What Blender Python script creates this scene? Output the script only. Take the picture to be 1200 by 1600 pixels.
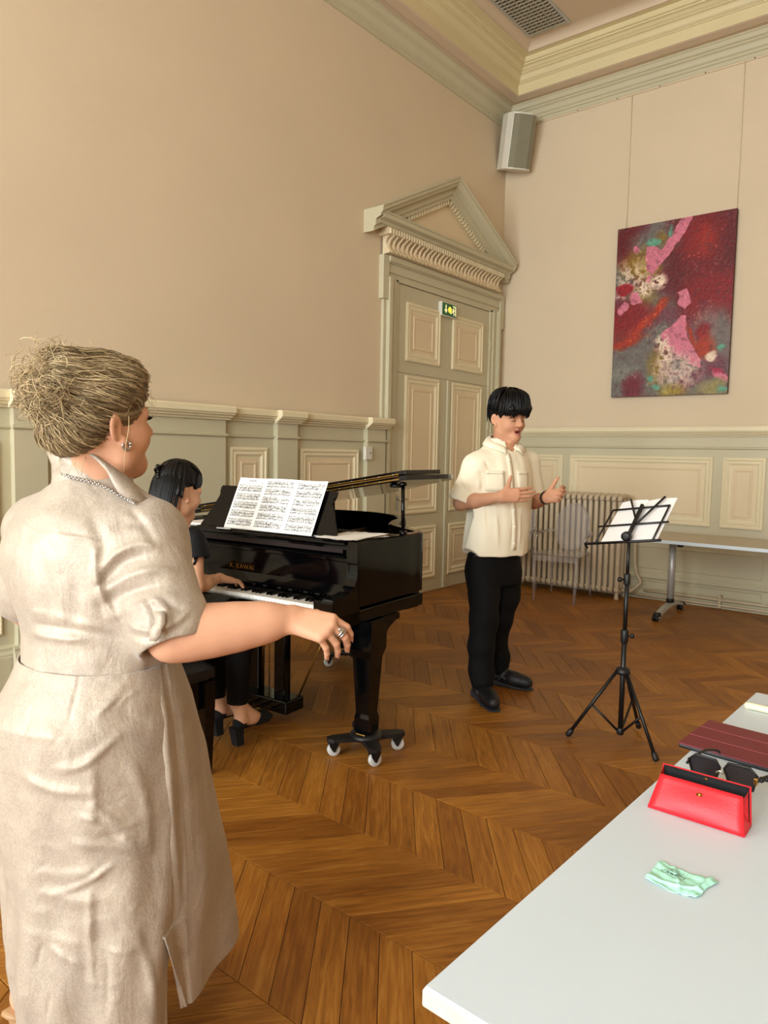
import bpy, bmesh, math, random
import numpy as np
from mathutils import Vector, Matrix, Euler

for _o in list(bpy.data.objects): bpy.data.objects.remove(_o, do_unlink=True)
SC = bpy.context.scene
COL = SC.collection
random.seed(7)
PI = math.pi

# ------------------------------------------------------------------ camera
FPX, YAW, PITCH, ROLL = 1138.6, -0.6784, 0.0797, 0.0189
CAM = np.array([4.281, -7.3155, 1.40])
_f = np.array([math.sin(YAW)*math.cos(PITCH), math.cos(YAW)*math.cos(PITCH), -math.sin(PITCH)])
_r = np.array([math.cos(YAW), -math.sin(YAW), 0.0]); _u = np.cross(_r, _f)
CR = math.cos(ROLL)*_r + math.sin(ROLL)*_u
CU = -math.sin(ROLL)*_r + math.cos(ROLL)*_u
CF = _f
cam_data = bpy.data.cameras.new('camera'); cam = bpy.data.objects.new('camera', cam_data); COL.objects.link(cam)
cam.matrix_world = Matrix(((CR[0], CU[0], -CF[0], CAM[0]), (CR[1], CU[1], -CF[1], CAM[1]), (CR[2], CU[2], -CF[2], CAM[2]), (0, 0, 0, 1)))
cam_data.sensor_fit = 'AUTO'; cam_data.sensor_width = 36.0; cam_data.lens = FPX*36.0/1600.0
cam_data.clip_start = 0.05
SC.camera = cam

# ------------------------------------------------------------------ world, daylight, exposure
W = bpy.data.worlds.new('sky'); SC.world = W; W.use_nodes = True
_bg = W.node_tree.nodes['Background']; _bg.inputs[0].default_value = (0.80, 0.90, 1.0, 1); _bg.inputs[1].default_value = 1.6
SC.view_settings.view_transform = 'Standard'; SC.view_settings.look = 'None'
SC.view_settings.gamma = 1.0; SC.view_settings.use_curve_mapping = False
SC.view_settings.exposure = 0.34

ROOM_X, ROOM_Y, ROOM_Z, YB = 8.2, -11.4, 5.53, 0.05      # room box: x 0..ROOM_X, y ROOM_Y..YB
WINDOWS = [(0.45, 1.95), (2.65, 4.15), (4.85, 6.35)]   # windows in the wall behind the camera (x ranges)
WZ0, WZ1 = 0.75, 4.55
def area_light(name, loc, rot, sx, sy, power, col):
    l = bpy.data.lights.new(name, 'AREA'); l.shape = 'RECTANGLE'; l.size = sx; l.size_y = sy; l.energy = power; l.color = col
    o = bpy.data.objects.new(name, l); COL.objects.link(o); o.location = loc; o.rotation_euler = rot
    return o
for _i, (_a, _b) in enumerate(WINDOWS):                 # daylight standing in each window opening
    area_light('window_daylight', ((_a+_b)/2, ROOM_Y-0.22, (WZ0+WZ1)/2), (PI/2, 0, 0), _b-_a, WZ1-WZ0, (285, 255, 240)[_i], (0.90, 0.975, 1.0))

# ------------------------------------------------------------------ helpers
def V3(p): return Vector((float(p[0]), float(p[1]), float(p[2])))
def at(px, py, d):                                      # photo pixel + distance along the lens axis -> point in the room
    return CAM + d*(CF + CR*(px-600)/FPX - CU*(py-800)/FPX)
def link(o, parent=None):
    COL.objects.link(o)
    if parent is not None:
        o.parent = parent
        o.matrix_parent_inverse = parent.matrix_basis.inverted()
    return o
def tag(o, label=None, cat=None, group=None, kind=None):
    if label: o['label'] = label
    if cat: o['category'] = cat
    if group: o['group'] = group
    if kind: o['kind'] = kind
    return o
def empty(name, loc=(0, 0, 0), rz=0.0, parent=None):
    o = bpy.data.objects.new(name, None); o.location = loc; o.rotation_euler = (0, 0, rz); o.empty_display_size = .1
    return link(o, parent)
def smooth(me, on=True):
    me.polygons.foreach_set('use_smooth', [on]*len(me.polygons)); me.update()
def mesh_obj(name, verts, faces, mats, parent=None, sm=False, mi=None):
    me = bpy.data.meshes.new(name); me.from_pydata([tuple(map(float, v)) for v in verts], [], [tuple(map(int, f)) for f in faces])
    for m in (mats if isinstance(mats, (list, tuple)) else [mats]): me.materials.append(m)
    if mi is not None: me.polygons.foreach_set('material_index', mi)
    if sm: smooth(me)
    me.update()
    return link(bpy.data.objects.new(name, me), parent)
def copy_tree(o, parent=None):
    c = o.copy(); COL.objects.link(c); c.parent = parent
    for ch in o.children:
        if ch.name != c.name: copy_tree(ch, c)
    return c

class MB:                                               # mesh builder: collects simple solids, builds one object
    def __init__(s): s.v = []; s.f = []; s.m = []; s.smf = []
    def add(s, vs, fs, m=0, sm=False):
        n = len(s.v); s.v += [tuple(map(float, v)) for v in vs]; s.f += [tuple(n+i for i in f) for f in fs]; s.m += [m]*len(fs); s.smf += [sm]*len(fs)
        return s
    def box(s, x0, x1, y0, y1, z0, z1, bev=0.0, m=0):
        if bev <= 0:
            vs = [(x, y, z) for z in (z0, z1) for y in (y0, y1) for x in (x0, x1)]
            return s.add(vs, [(0, 2, 3, 1), (4, 5, 7, 6), (0, 1, 5, 4), (2, 6, 7, 3), (0, 4, 6, 2), (1, 3, 7, 5)], m)
        bm = bmesh.new(); bmesh.ops.create_cube(bm, size=1.0)
        for v in bm.verts: v.co = ((x0+x1)/2+v.co.x*(x1-x0), (y0+y1)/2+v.co.y*(y1-y0), (z0+z1)/2+v.co.z*(z1-z0))
        bmesh.ops.bevel(bm, geom=list(bm.edges), offset=bev, segments=2, affect='EDGES', profile=.6)
        return s.bm(bm, m)
    def bm(s, bm, m=0, sm=False):
        bm.verts.ensure_lookup_table(); bm.verts.index_update()
        s.add([v.co for v in bm.verts], [[v.index for v in f.verts] for f in bm.faces], m, sm); bm.free(); return s
    def tube(s, pts, r, n=10, m=0, cap=True, sm=True):
        pts = [V3(p) for p in pts]; k = len(pts); rs = r if isinstance(r, (list, tuple)) else [r]*k
        vs = []; prev = None
        for i, p in enumerate(pts):
            t = (pts[min(i+1, k-1)]-pts[max(i-1, 0)]).normalized()
            if prev is None:
                a = Vector((0, 0, 1)) if abs(t.z) < .9 else Vector((1, 0, 0)); u = t.cross(a).normalized()
            else:
                u = (prev - t*prev.dot(t)).normalized()
            prev = u; w = t.cross(u)
            for j in range(n):
                a = 2*PI*j/n; vs.append(p + u*(rs[i]*math.cos(a)) + w*(rs[i]*math.sin(a)))
        fs = [(i*n+j, i*n+(j+1) % n, (i+1)*n+(j+1) % n, (i+1)*n+j) for i in range(k-1) for j in range(n)]
        s.add(vs, fs, m, sm)
        if cap:
            b = len(s.v)-len(vs); s.f.append(tuple(b+j for j in reversed(range(n)))); s.f.append(tuple(b+(k-1)*n+j for j in range(n))); s.m += [m, m]; s.smf += [False, False]
        return s
    def lathe(s, prof, c=(0, 0, 0), n=20, m=0, axis='z', sm=True):
        vs = []
        for (r, h) in prof:
            for j in range(n):
                a = 2*PI*j/n; p = (r*math.cos(a), r*math.sin(a), h)
                if axis == 'x': p = (h, p[0], p[1])
                elif axis == 'y': p = (p[1], h, p[0])
                vs.append((c[0]+p[0], c[1]+p[1], c[2]+p[2]))
        k = len(prof)
        fs = [(i*n+j, i*n+(j+1) % n, (i+1)*n+(j+1) % n, (i+1)*n+j) for i in range(k-1) for j in range(n)]
        fs += [tuple(reversed(range(n))), tuple((k-1)*n+j for j in range(n))]
        return s.add(vs, fs, m, sm)
    def prism(s, poly, z0, z1, m=0, axis='z', sm=False):   # polygon (2D) extruded along an axis
        n = len(poly)
        def P(q, h):
            return (q[0], q[1], h) if axis == 'z' else ((h, q[0], q[1]) if axis == 'x' else (q[0], h, q[1]))
        vs = [P(q, z0) for q in poly]+[P(q, z1) for q in poly]
        s.add(vs, [tuple(reversed(range(n))), tuple(range(n, 2*n))], m)
        b = len(s.v)-2*n
        for i in range(n):
            s.f.append((b+i, b+(i+1) % n, b+n+(i+1) % n, b+n+i)); s.m.append(m); s.smf.append(sm)
        return s
    def sphere(s, c, r, n=12, m=0):
        rr = (r, r, r) if not isinstance(r, (tuple, list)) else r
        bm = bmesh.new(); bmesh.ops.create_uvsphere(bm, u_segments=n, v_segments=max(6, n*2//3), radius=1)
        for v in bm.verts: v.co = (c[0]+v.co.x*rr[0], c[1]+v.co.y*rr[1], c[2]+v.co.z*rr[2])
        return s.bm(bm, m, True)
    def xf(s, M):
        s.v = [tuple(M @ Vector(v)) for v in s.v]; return s
    def build(s, name, mats, parent=None, local=False):
        me = bpy.data.meshes.new(name); me.from_pydata(s.v, [], s.f)
        for m in (mats if isinstance(mats, (list, tuple)) else [mats]): me.materials.append(m)
        me.polygons.foreach_set('material_index', s.m); me.polygons.foreach_set('use_smooth', s.smf)
        bm = bmesh.new(); bm.from_mesh(me); bmesh.ops.recalc_face_normals(bm, faces=bm.faces); bm.to_mesh(me); bm.free(); me.update()
        o = bpy.data.objects.new(name, me)
        COL.objects.link(o)
        if parent is not None:
            o.parent = parent
            if not local: o.matrix_parent_inverse = parent.matrix_basis.inverted()
        return o

# ------------------------------------------------------------------ materials
def srgb(c):
    if isinstance(c, str): c = [int(c[i:i+2], 16)/255 for i in (0, 2, 4)]
    return tuple((x/12.92 if x <= .04045 else ((x+.055)/1.055)**2.4) for x in c)
def material(name, col, rough=.5, metal=0.0, var=.06, vscale=6.0, bump=0.0, bscale=60.0, coat=0.0, spec=.5, coords='Object', trans=0.0, ior=1.45, sheen=0.0):
    m = bpy.data.materials.new(name); m.use_nodes = True; nt = m.node_tree; N = nt.nodes; L = nt.links
    b = N['Principled BSDF']; c = srgb(col)
    tc = N.new('ShaderNodeTexCoord')
    nz = N.new('ShaderNodeTexNoise'); nz.inputs['Scale'].default_value = vscale; nz.inputs['Detail'].default_value = 4
    L.new(tc.outputs[coords], nz.inputs['Vector'])
    rp = N.new('ShaderNodeValToRGB'); rp.color_ramp.elements[0].position = .25; rp.color_ramp.elements[1].position = .75
    rp.color_ramp.elements[0].color = tuple(x*(1-var) for x in c)+(1,); rp.color_ramp.elements[1].color = tuple(min(1, x*(1+var)) for x in c)+(1,)
    L.new(nz.outputs['Fac'], rp.inputs['Fac']); L.new(rp.outputs['Color'], b.inputs['Base Color'])
    b.inputs['Roughness'].default_value = rough; b.inputs['Metallic'].default_value = metal
    b.inputs['Coat Weight'].default_value = coat; b.inputs['Coat Roughness'].default_value = .04
    b.inputs['Specular IOR Level'].default_value = spec; b.inputs['Transmission Weight'].default_value = trans; b.inputs['IOR'].default_value = ior
    if sheen: b.inputs['Sheen Weight'].default_value = sheen
    if bump:
        n2 = N.new('ShaderNodeTexNoise'); n2.inputs['Scale'].default_value = bscale; n2.inputs['Detail'].default_value = 6
        L.new(tc.outputs[coords], n2.inputs['Vector'])
        bp = N.new('ShaderNodeBump'); bp.inputs['Strength'].default_value = bump; bp.inputs['Distance'].default_value = .01
        L.new(n2.outputs['Fac'], bp.inputs['Height']); L.new(bp.outputs['Normal'], b.inputs['Normal'])
    return m
def vcol_material(name, rough=.6, attr='Col', bump=0.0, spec=.4):
    m = bpy.data.materials.new(name); m.use_nodes = True; N = m.node_tree.nodes; L = m.node_tree.links; b = N['Principled BSDF']
    a = N.new('ShaderNodeAttribute'); a.attribute_name = attr; L.new(a.outputs['Color'], b.inputs['Base Color'])
    b.inputs['Roughness'].default_value = rough; b.inputs['Specular IOR Level'].default_value = spec
    if bump:
        tc = N.new('ShaderNodeTexCoord'); n2 = N.new('ShaderNodeTexNoise'); n2.inputs['Scale'].default_value = 40; n2.inputs['Detail'].default_value = 6
        L.new(tc.outputs['Object'], n2.inputs['Vector'])
        bp = N.new('ShaderNodeBump'); bp.inputs['Strength'].default_value = bump; bp.inputs['Distance'].default_value = .01
        L.new(n2.outputs['Fac'], bp.inputs['Height']); L.new(bp.outputs['Normal'], b.inputs['Normal'])
    return m
M = {}
M['wall'] = material('wall_paint', 'D7C4A7', .75, var=.03, vscale=1.2, bump=.06, bscale=220)
M['green'] = material('grey_green_paint', 'C4BC9E', .45, var=.03, vscale=2, bump=.04, bscale=90)
M['cream'] = material('cream_moulding_paint', 'E2D5B2', .45, var=.03, vscale=3, bump=.04, bscale=90)
M['pink'] = material('beige_panel_paint', 'DFCCA9', .5, var=.03, vscale=2, bump=.05, bscale=120)
M['yellow'] = material('yellow_cornice_paint', 'D8C99E', .5, var=.03, vscale=2)
M['ceil'] = material('ceiling_paint', 'CFBBA0', .8, var=.03, vscale=1)
M['black'] = material('black_lacquer', '040405', .07, var=.1, spec=.34)
M['blackm'] = material('black_powder_metal', '0E0E0F', .38, var=.15, vscale=20)
M['blackp'] = material('black_plastic', '141414', .45, var=.1)
M['brass'] = material('brass', 'A67F3A', .32, 1.0, var=.08, vscale=30)
M['chrome'] = material('chrome', 'C8C8C6', .18, 1.0, var=.04)
M['alu'] = material('satin_aluminium', 'B9B8B4', .40, .35, var=.04, vscale=10)
M['white'] = material('white_plastic', 'DAD6C8', .45, var=.03)
M['wheel'] = material('pale_rubber_wheel', 'C9C9C6', .4, var=.05)
M['paper'] = material('white_paper', 'EDEBE6', .8, var=.02, vscale=8)
M['radiator'] = material('radiator_enamel', 'C7B69A', .35, var=.06, vscale=8, bump=.05, bscale=60)
M['laminate'] = material('white_laminate', 'C9D5DD', .45, var=.015, vscale=5)
M['ivory'] = material('white_key', 'EFECE4', .2, var=.02)
# ================================================================== THE ROOM
def struct(o, label=None): o['kind'] = 'structure'; return tag(o, label) if label else o
# ---- floor: oak chevron boards laid in bands along x
BAND, PITCHX, SHEAR = 0.397, 0.118, 0.312      # band depth, board pitch along the band, board lean
Y_JOINT = -5.33                                # one of the straight joints between bands
def wood_material():
    m = bpy.data.materials.new('oak_parquet'); m.use_nodes = True; N = m.node_tree.nodes; L = m.node_tree.links; b = N['Principled BSDF']
    a = N.new('ShaderNodeAttribute'); a.attribute_name = 'loc'
    oi = N.new('ShaderNodeObjectInfo'); t = N.new('ShaderNodeAttribute'); t.attribute_name = 'tone'
    ad = N.new('ShaderNodeMath'); ad.operation = 'ADD'; L.new(oi.outputs['Random'], ad.inputs[0]); L.new(t.outputs['Fac'], ad.inputs[1])
    fr = N.new('ShaderNodeMath'); fr.operation = 'FRACT'; L.new(ad.outputs[0], fr.inputs[0])
    mp = N.new('ShaderNodeMapping'); mp.inputs['Scale'].default_value = (3.2, 42, 1); L.new(a.outputs['Vector'], mp.inputs['Vector'])
    off = N.new('ShaderNodeCombineXYZ'); ml = N.new('ShaderNodeMath'); ml.operation = 'MULTIPLY'; ml.inputs[1].default_value = 91.7
    L.new(fr.outputs[0], ml.inputs[0]); L.new(ml.outputs[0], off.inputs[0]); L.new(ml.outputs[0], off.inputs[2]); L.new(off.outputs[0], mp.inputs['Location'])
    gr = N.new('ShaderNodeTexNoise'); gr.inputs['Scale'].default_value = 1.6; gr.inputs['Detail'].default_value = 8; gr.inputs['Roughness'].default_value = .62; gr.inputs['Distortion'].default_value = .9
    L.new(mp.outputs[0], gr.inputs['Vector'])
    r1 = N.new('ShaderNodeValToRGB'); cr = r1.color_ramp
    cr.elements[0].position = .30; cr.elements[0].color = srgb('855721')+(1,); cr.elements[1].position = .72; cr.elements[1].color = srgb('BE8A42')+(1,)
    e = cr.elements.new(.5); e.color = srgb('A56D28')+(1,)
    L.new(gr.outputs['Fac'], r1.inputs['Fac'])
    r2 = N.new('ShaderNodeValToRGB'); r2.color_ramp.elements[0].color = srgb('D2C4B2')+(1,); r2.color_ramp.elements[1].color = srgb('FFFCF0')+(1,); L.new(fr.outputs[0], r2.inputs['Fac'])
    mx = N.new('ShaderNodeMix'); mx.data_type = 'RGBA'; mx.blend_type = 'MULTIPLY'; mx.inputs[0].default_value = 1
    L.new(r1.outputs['Color'], mx.inputs[6]); L.new(r2.outputs['Color'], mx.inputs[7])
    # worn blotches in the finish, across boards
    geo = N.new('ShaderNodeNewGeometry'); bl = N.new('ShaderNodeTexNoise'); bl.inputs['Scale'].default_value = 1.7; bl.inputs['Detail'].default_value = 5; L.new(geo.outputs['Position'], bl.inputs['Vector'])
    r3 = N.new('ShaderNodeValToRGB'); r3.color_ramp.elements[0].position = .35; r3.color_ramp.elements[1].position = .65; r3.color_ramp.elements[0].color = (.72, .68, .62, 1); r3.color_ramp.elements[1].color = (1.05, 1.03, 1, 1); L.new(bl.outputs['Fac'], r3.inputs['Fac'])
    m2 = N.new('ShaderNodeMix'); m2.data_type = 'RGBA'; m2.blend_type = 'MULTIPLY'; m2.inputs[0].default_value = .75
    L.new(mx.outputs[2], m2.inputs[6]); L.new(r3.outputs['Color'], m2.inputs[7]); L.new(m2.outputs[2], b.inputs['Base Color'])
    rr = N.new('ShaderNodeMapRange'); rr.inputs[3].default_value = .32; rr.inputs[4].default_value = .52; L.new(gr.outputs['Fac'], rr.inputs[0]); L.new(rr.outputs[0], b.inputs['Roughness'])
    bp = N.new('ShaderNodeBump'); bp.inputs['Strength'].default_value = .10; bp.inputs['Distance'].default_value = .003; L.new(gr.outputs['Fac'], bp.inputs['Height']); L.new(bp.outputs['Normal'], b.inputs['Normal'])
    b.inputs['Specular IOR Level'].default_value = .35
    return m
M['oak'] = wood_material()
M['joint'] = material('dark_floor_joint', '3A220C', .8)
floor = MB().box(-.05, ROOM_X+.05, ROOM_Y-.05, YB+.05, -.12, -.004).build('floor', M['joint']); struct(floor, 'oak parquet floor laid in a chevron pattern')
_ang = math.atan2(BAND, SHEAR); _len = math.hypot(BAND, SHEAR)
def board_verts(s, g=.0009, ch=.0012):
    """one board in room axes about its centre: leaning s=+1/-1, small gap g, chamfer ch, 8+ verts"""
    hy = BAND/2-g; hx = PITCHX/2-g*1.3; k = s*SHEAR/BAND
    out = []
    for (ins, z) in ((0, -.006), (0, -ch), (ch*1.3, 0)):
        for (sx, sy) in ((-1, -1), (1, -1), (1, 1), (-1, 1)):
            y = sy*(hy-ins); out.append((sx*(hx-ins*1.3)+k*y, y, z))
    return out
BF = [(3, 2, 1, 0)]+[(i*4+j, i*4+(j+1) % 4, (i+1)*4+(j+1) % 4, (i+1)*4+j) for i in range(2) for j in range(4)]+[(8, 9, 10, 11)]
def loc_coords(vs, s):
    ca, sa = math.cos(_ang), s*math.sin(_ang)
    return [(v[0]*ca+v[1]*sa, -v[0]*sa+v[1]*ca, 0.0) for v in vs]
def set_attr(me, name, typ, vals):
    at_ = me.attributes.new(name, typ, 'POINT')
    if typ == 'FLOAT': at_.data.foreach_set('value', np.asarray(vals, 'f').ravel())
    elif typ == 'FLOAT_VECTOR': at_.data.foreach_set('vector', np.asarray(vals, 'f').ravel())
    else: at_.data.foreach_set('color', np.asarray(vals, 'f').ravel())
board_me = {}
for s in (1, -1):
    vs = board_verts(s); me = bpy.data.meshes.new('board'); me.from_pydata(vs, [], BF); me.materials.append(M['oak'])
    set_attr(me, 'loc', 'FLOAT_VECTOR', loc_coords(vs, s)); set_attr(me, 'tone', 'FLOAT', [0]*len(vs)); board_me[s] = me
cells = []
nb = int(15/BAND)+2
for ib in range(-nb, nb):
    y0 = Y_JOINT+ib*BAND; yc = y0+BAND/2
    if yc > YB+.1 or yc < ROOM_Y-.1: continue
    s = -1 if ib % 2 == 0 else 1
    for ix in range(-4, int(ROOM_X/PITCHX)+5):
        xc = (ix+.37)*PITCHX
        if -.15 < xc < ROOM_X+.15: cells.append((xc, yc, s))
def cam_px(P):
    v = np.asarray(P)-CAM; z = v@CF
    return (600+FPX*(v@CR)/z, 800-FPX*(v@CU)/z, z) if z > .1 else (1e9, 1e9, z)
def in_view(xc, yc):
    x, y, z = cam_px((xc, yc, 0))
    return z > .2 and 225 < x < 1230 and y < 1660 and not (y > 1100 and x > 690+(1640-y)*1.05)
vis = sorted([(cam_px((c[0], c[1], 0))[2], c) for c in cells if in_view(c[0], c[1])], key=lambda q: q[0])
near = set(c for _, c in vis[:300])
rs = random.Random(3)
for c in sorted(near):
    o = bpy.data.objects.new('board', board_me[c[2]]); o.location = (c[0], c[1], 0); o.parent = floor; COL.objects.link(o)
bv, bf, bl_, bt = [], [], [], []
for c in cells:
    if c in near: continue
    vs = board_verts(c[2]); n = len(bv); t = rs.random()
    bv += [(v[0]+c[0], v[1]+c[1], v[2]) for v in vs]; bf += [tuple(n+i for i in f) for f in BF]; bl_ += loc_coords(vs, c[2]); bt += [t]*len(vs)
o = mesh_obj('boards', bv, bf, M['oak'], floor); set_attr(o.data, 'loc', 'FLOAT_VECTOR', bl_); set_attr(o.data, 'tone', 'FLOAT', bt); o['kind'] = 'stuff'

# ---- walls and ceiling
T = .25
wl = MB().box(-T, 0, ROOM_Y-T, YB+T, -.1, ROOM_Z+.4).build('wall_left', M['wall']); struct(wl, 'tall plain cream wall above the grey-green dado')
wb = MB().box(0, ROOM_X, YB, YB+T, -.1, ROOM_Z+.4).build('wall_back', M['wall']); struct(wb, 'cream wall that carries the abstract painting')
wr = MB().box(ROOM_X, ROOM_X+T, ROOM_Y-T, YB+T, -.1, ROOM_Z+.4).build('wall_right', M['wall']); struct(wr)
m = MB(); xs = [-T]+[q for w in WINDOWS for q in w]+[ROOM_X+T]
for i in range(0, len(xs), 2): m.box(xs[i], xs[i+1], ROOM_Y-T, ROOM_Y, -.1, ROOM_Z+.4)
for (a, b_) in WINDOWS: m.box(a, b_, ROOM_Y-T, ROOM_Y, -.1, WZ0); m.box(a, b_, ROOM_Y-T, ROOM_Y, WZ1, ROOM_Z+.4)
wf = m.build('wall_front', M['wall']); struct(wf)
for i, (a, b_) in enumerate(WINDOWS):
    m = MB(); y = ROOM_Y-.12
    m.box(a, a+.07, y-.04, y+.04, WZ0, WZ1).box(b_-.07, b_, y-.04, y+.04, WZ0, WZ1).box(a, b_, y-.04, y+.04, WZ0, WZ0+.08).box(a, b_, y-.04, y+.04, WZ1-.08, WZ1)
    m.box((a+b_)/2-.04, (a+b_)/2+.04, y-.04, y+.04, WZ0, WZ1)
    for zz in (1.75, 2.75, 3.6): m.box(a, b_, y-.025, y+.025, zz-.025, zz+.025)
    struct(m.build('window_%d' % (i+1), M['white']))
ce = MB().box(-T, ROOM_X+T, ROOM_Y-T, YB+T, ROOM_Z, ROOM_Z+.3).build('ceiling', M['ceil']); struct(ce, 'pale beige plaster ceiling above the cornice')

# ---- cornice: swept round the room
def ring(prof, name, mat, parent):
    vs, fs = [], []
    for (d, z) in prof:
        vs += [(d, YB-d, z), (ROOM_X-d, YB-d, z), (ROOM_X-d, ROOM_Y+d, z), (d, ROOM_Y+d, z)]
    n = len(prof)
    for i in range(n-1):
        for j in range(4): fs.append((i*4+j, i*4+(j+1) % 4, (i+1)*4+(j+1) % 4, (i+1)*4+j))
    return mesh_obj(name, vs, fs, mat, parent)
tr = empty('trim_1', (0, 0, 5.02)); struct(tr, 'stepped plaster cornice running round the ceiling')
def ogee(d0, z0, d1, z1, n=6):
    return [(d0+(d1-d0)*t, z0+(z1-z0)*(t-math.sin(2*PI*t)/(2*PI)*.9)) for t in [i/n for i in range(n+1)]]
ring([(0, 5.0), (.018, 5.0), (.018, 5.035), (.03, 5.04), (.03, 5.06)]+ogee(.035, 5.065, .075, 5.115)+[(.085, 5.12), (.085, 5.13)]+ogee(.095, 5.135, .135, 5.175)+[(.135, 5.188)], 'bed_moulding', M['green'], tr)
ring([(.135, 5.188), (.17, 5.189), (.19, 5.181), (.27, 5.190), (.287, 5.196)], 'soffit', M['ceil'], tr)
ring([(.287, 5.196), (.287, 5.296), (.298, 5.298), (.300, 5.306), (.31, 5.308)]+ogee(.312, 5.312, .352, 5.362)+[(.362, 5.364), (.362, 5.372), (.37, 5.374)]+ogee(.372, 5.378, .412, 5.402, 4)+[(.424, 5.404), (.424, 5.418), (.44, 5.42), (.448, 5.43), (.448, 5.466), (.50, 5.468)], 'crown_moulding', M['yellow'], tr)
ring([(.50, 5.468), (.515, 5.468)]+[(.515+.10*(1-math.cos(t)), 5.468+.062*math.sin(t)) for t in [i*PI/2/6 for i in range(7)]]+[(.70, 5.5295)], 'cove', M['ceil'], tr)
# ---- ceiling vent with its grid
vx0, vx1, vy0, vy1, vz = .62, 1.00, -1.55, -.62, ROOM_Z
vent = empty('ceiling_vent', ((vx0+vx1)/2, (vy0+vy1)/2, vz)); tag(vent, 'long metal grid air vent set into the ceiling above the corner', 'vent')
fr_ = MB()
for (a, b_, c, d) in ((vx0-.03, vx0, vy0-.03, vy1+.03), (vx1, vx1+.03, vy0-.03, vy1+.03), (vx0, vx1, vy0-.03, vy0), (vx0, vx1, vy1, vy1+.03)): fr_.box(a, b_, c, d, vz-.012, vz+.0)
fr_.build('frame', M['alu'], vent)
MB().box(vx0, vx1, vy0, vy1, vz-.002, vz-.0005).build('duct', material('dark_duct', '15130F', .9), vent)
M['slat'] = material('vent_slat', 'A79D88', .5)
for i in range(1, 8): x = vx0+(vx1-vx0)*i/8; MB().box(x-.004, x+.004, vy0, vy1, vz-.022, vz-.002).build('bar', M['slat'], vent)
for i in range(0, 19): y = vy0+(vy1-vy0)*(i+.5)/19; MB().box(vx0, vx1, y-.005, y+.005, vz-.024, vz-.004).build('slat', M['slat'], vent)

# ---- dado (panelled lower wall)
def rect_frame(plane, a0, a1, z0, z1, prof, name, mat, parent, base):
    """picture-frame moulding on wall 'x' (left wall: a = y) or 'y' (back wall: a = x); prof = (inset, proud)"""
    vs, fs = [], []
    for (ins, d) in prof:
        for (a, z) in ((a0+ins, z0+ins), (a1-ins, z0+ins), (a1-ins, z1-ins), (a0+ins, z1-ins)):
            vs.append((base+d, a, z) if plane == 'x' else (a, base-d, z))
    n = len(prof)
    for i in range(n-1):
        for j in range(4): fs.append((i*4+j, i*4+(j+1) % 4, (i+1)*4+(j+1) % 4, (i+1)*4+j))
    return mesh_obj(name, vs, fs, mat, parent)
def wall_box(plane, base, a0, a1, z0, z1, d, m=None, bev=0):
    m = m or MB()
    if plane == 'x': m.box(base-.002, base+d, min(a0, a1), max(a0, a1), z0, z1, bev)
    else: m.box(min(a0, a1), max(a0, a1), base-d, base+.002, z0, z1, bev)
    return m
def moulded_panel(plane, base, a0, a1, z0, z1, parent, wide=.085, name='panel'):
    p = wall_box(plane, base, a0+wide*.8, a1-wide*.8, z0+wide*.8, z1-wide*.8, .004).build(name, M['pink'], parent)
    w = wide
    rect_frame(plane, a0, a1, z0, z1, [(0, 0), (0, .014), (w*.12, .020), (w*.26, .020), (w*.34, .013), (w*.42, .011), (w*.52, .016), (w*.62, .016), (w*.8, .006), (w, .003)], 'panel_moulding', M['cream'], p, base)
    rect_frame(plane, a0+w*1.25, a1-w*1.25, z0+w*1.25, z1-w*1.25, [(0, .004), (.004, .010), (.014, .010), (.026, .004)], 'bead', M['pink'], p, base)
    return p
def run(plane, base, prof, a0, a1, name, mat, parent, ends=True):
    """horizontal moulding: prof (proud, z) swept from a0 to a1"""
    vs, fs = [], []
    n = len(prof)
    for a in (a0, a1):
        for (d, z) in prof: vs.append((base+d, a, z) if plane == 'x' else (a, base-d, z))
    for i in range(n-1): fs.append((i, i+1, n+i+1, n+i))
    fs += [tuple(range(n)), tuple(reversed(range(n, 2*n)))]
    return mesh_obj(name, vs, fs, mat, parent)
RAIL = [(0, 1.62), (.02, 1.62), (.026, 1.632), (.045, 1.638), (.05, 1.65), (.07, 1.655), (.075, 1.667), (.085, 1.67), (.085, 1.705), (.075, 1.718), (0, 1.718)]
STRING = [(0, 1.50), (.008, 1.50), (.018, 1.508), (.018, 1.516), (.006, 1.524), (0, 1.524)]
BASE = [(0, 0), (.035, 0), (.035, .20), (.03, .205), (.03, .215), (.018, .235), (.018, .25), (.008, .262), (0, .265)]
CHAIR = [(0, .635), (.006, .637), (.014, .648), (.014, .662), (.004, .672), (0, .674)]
dl = empty('trim_2', (0, -4, 0)); struct(dl, 'grey-green panelled dado along the left wall under a cream rail')
BA = .03                                         # dado field stands 3 cm proud of the plaster
wall_box('x', 0, -2.10, ROOM_Y, 0, 1.64, BA).build('dado_field', M['green'], dl)
segs = [(-2.355, -2.10, .05), (-3.215, -2.355, 0), (-3.43, -3.215, .05), (-3.935, -3.43, 0), (-4.68, -3.935, .05), (-5.235, -4.68, 0), (-5.425, -5.235, .05), (-6.6, -5.425, 0), (-6.85, -6.6, .05), (-7.9, -6.85, 0), (-8.15, -7.9, .05), (-9.6, -8.15, 0), (-9.85, -9.6, .05), (-11.4, -9.85, 0)]
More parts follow.
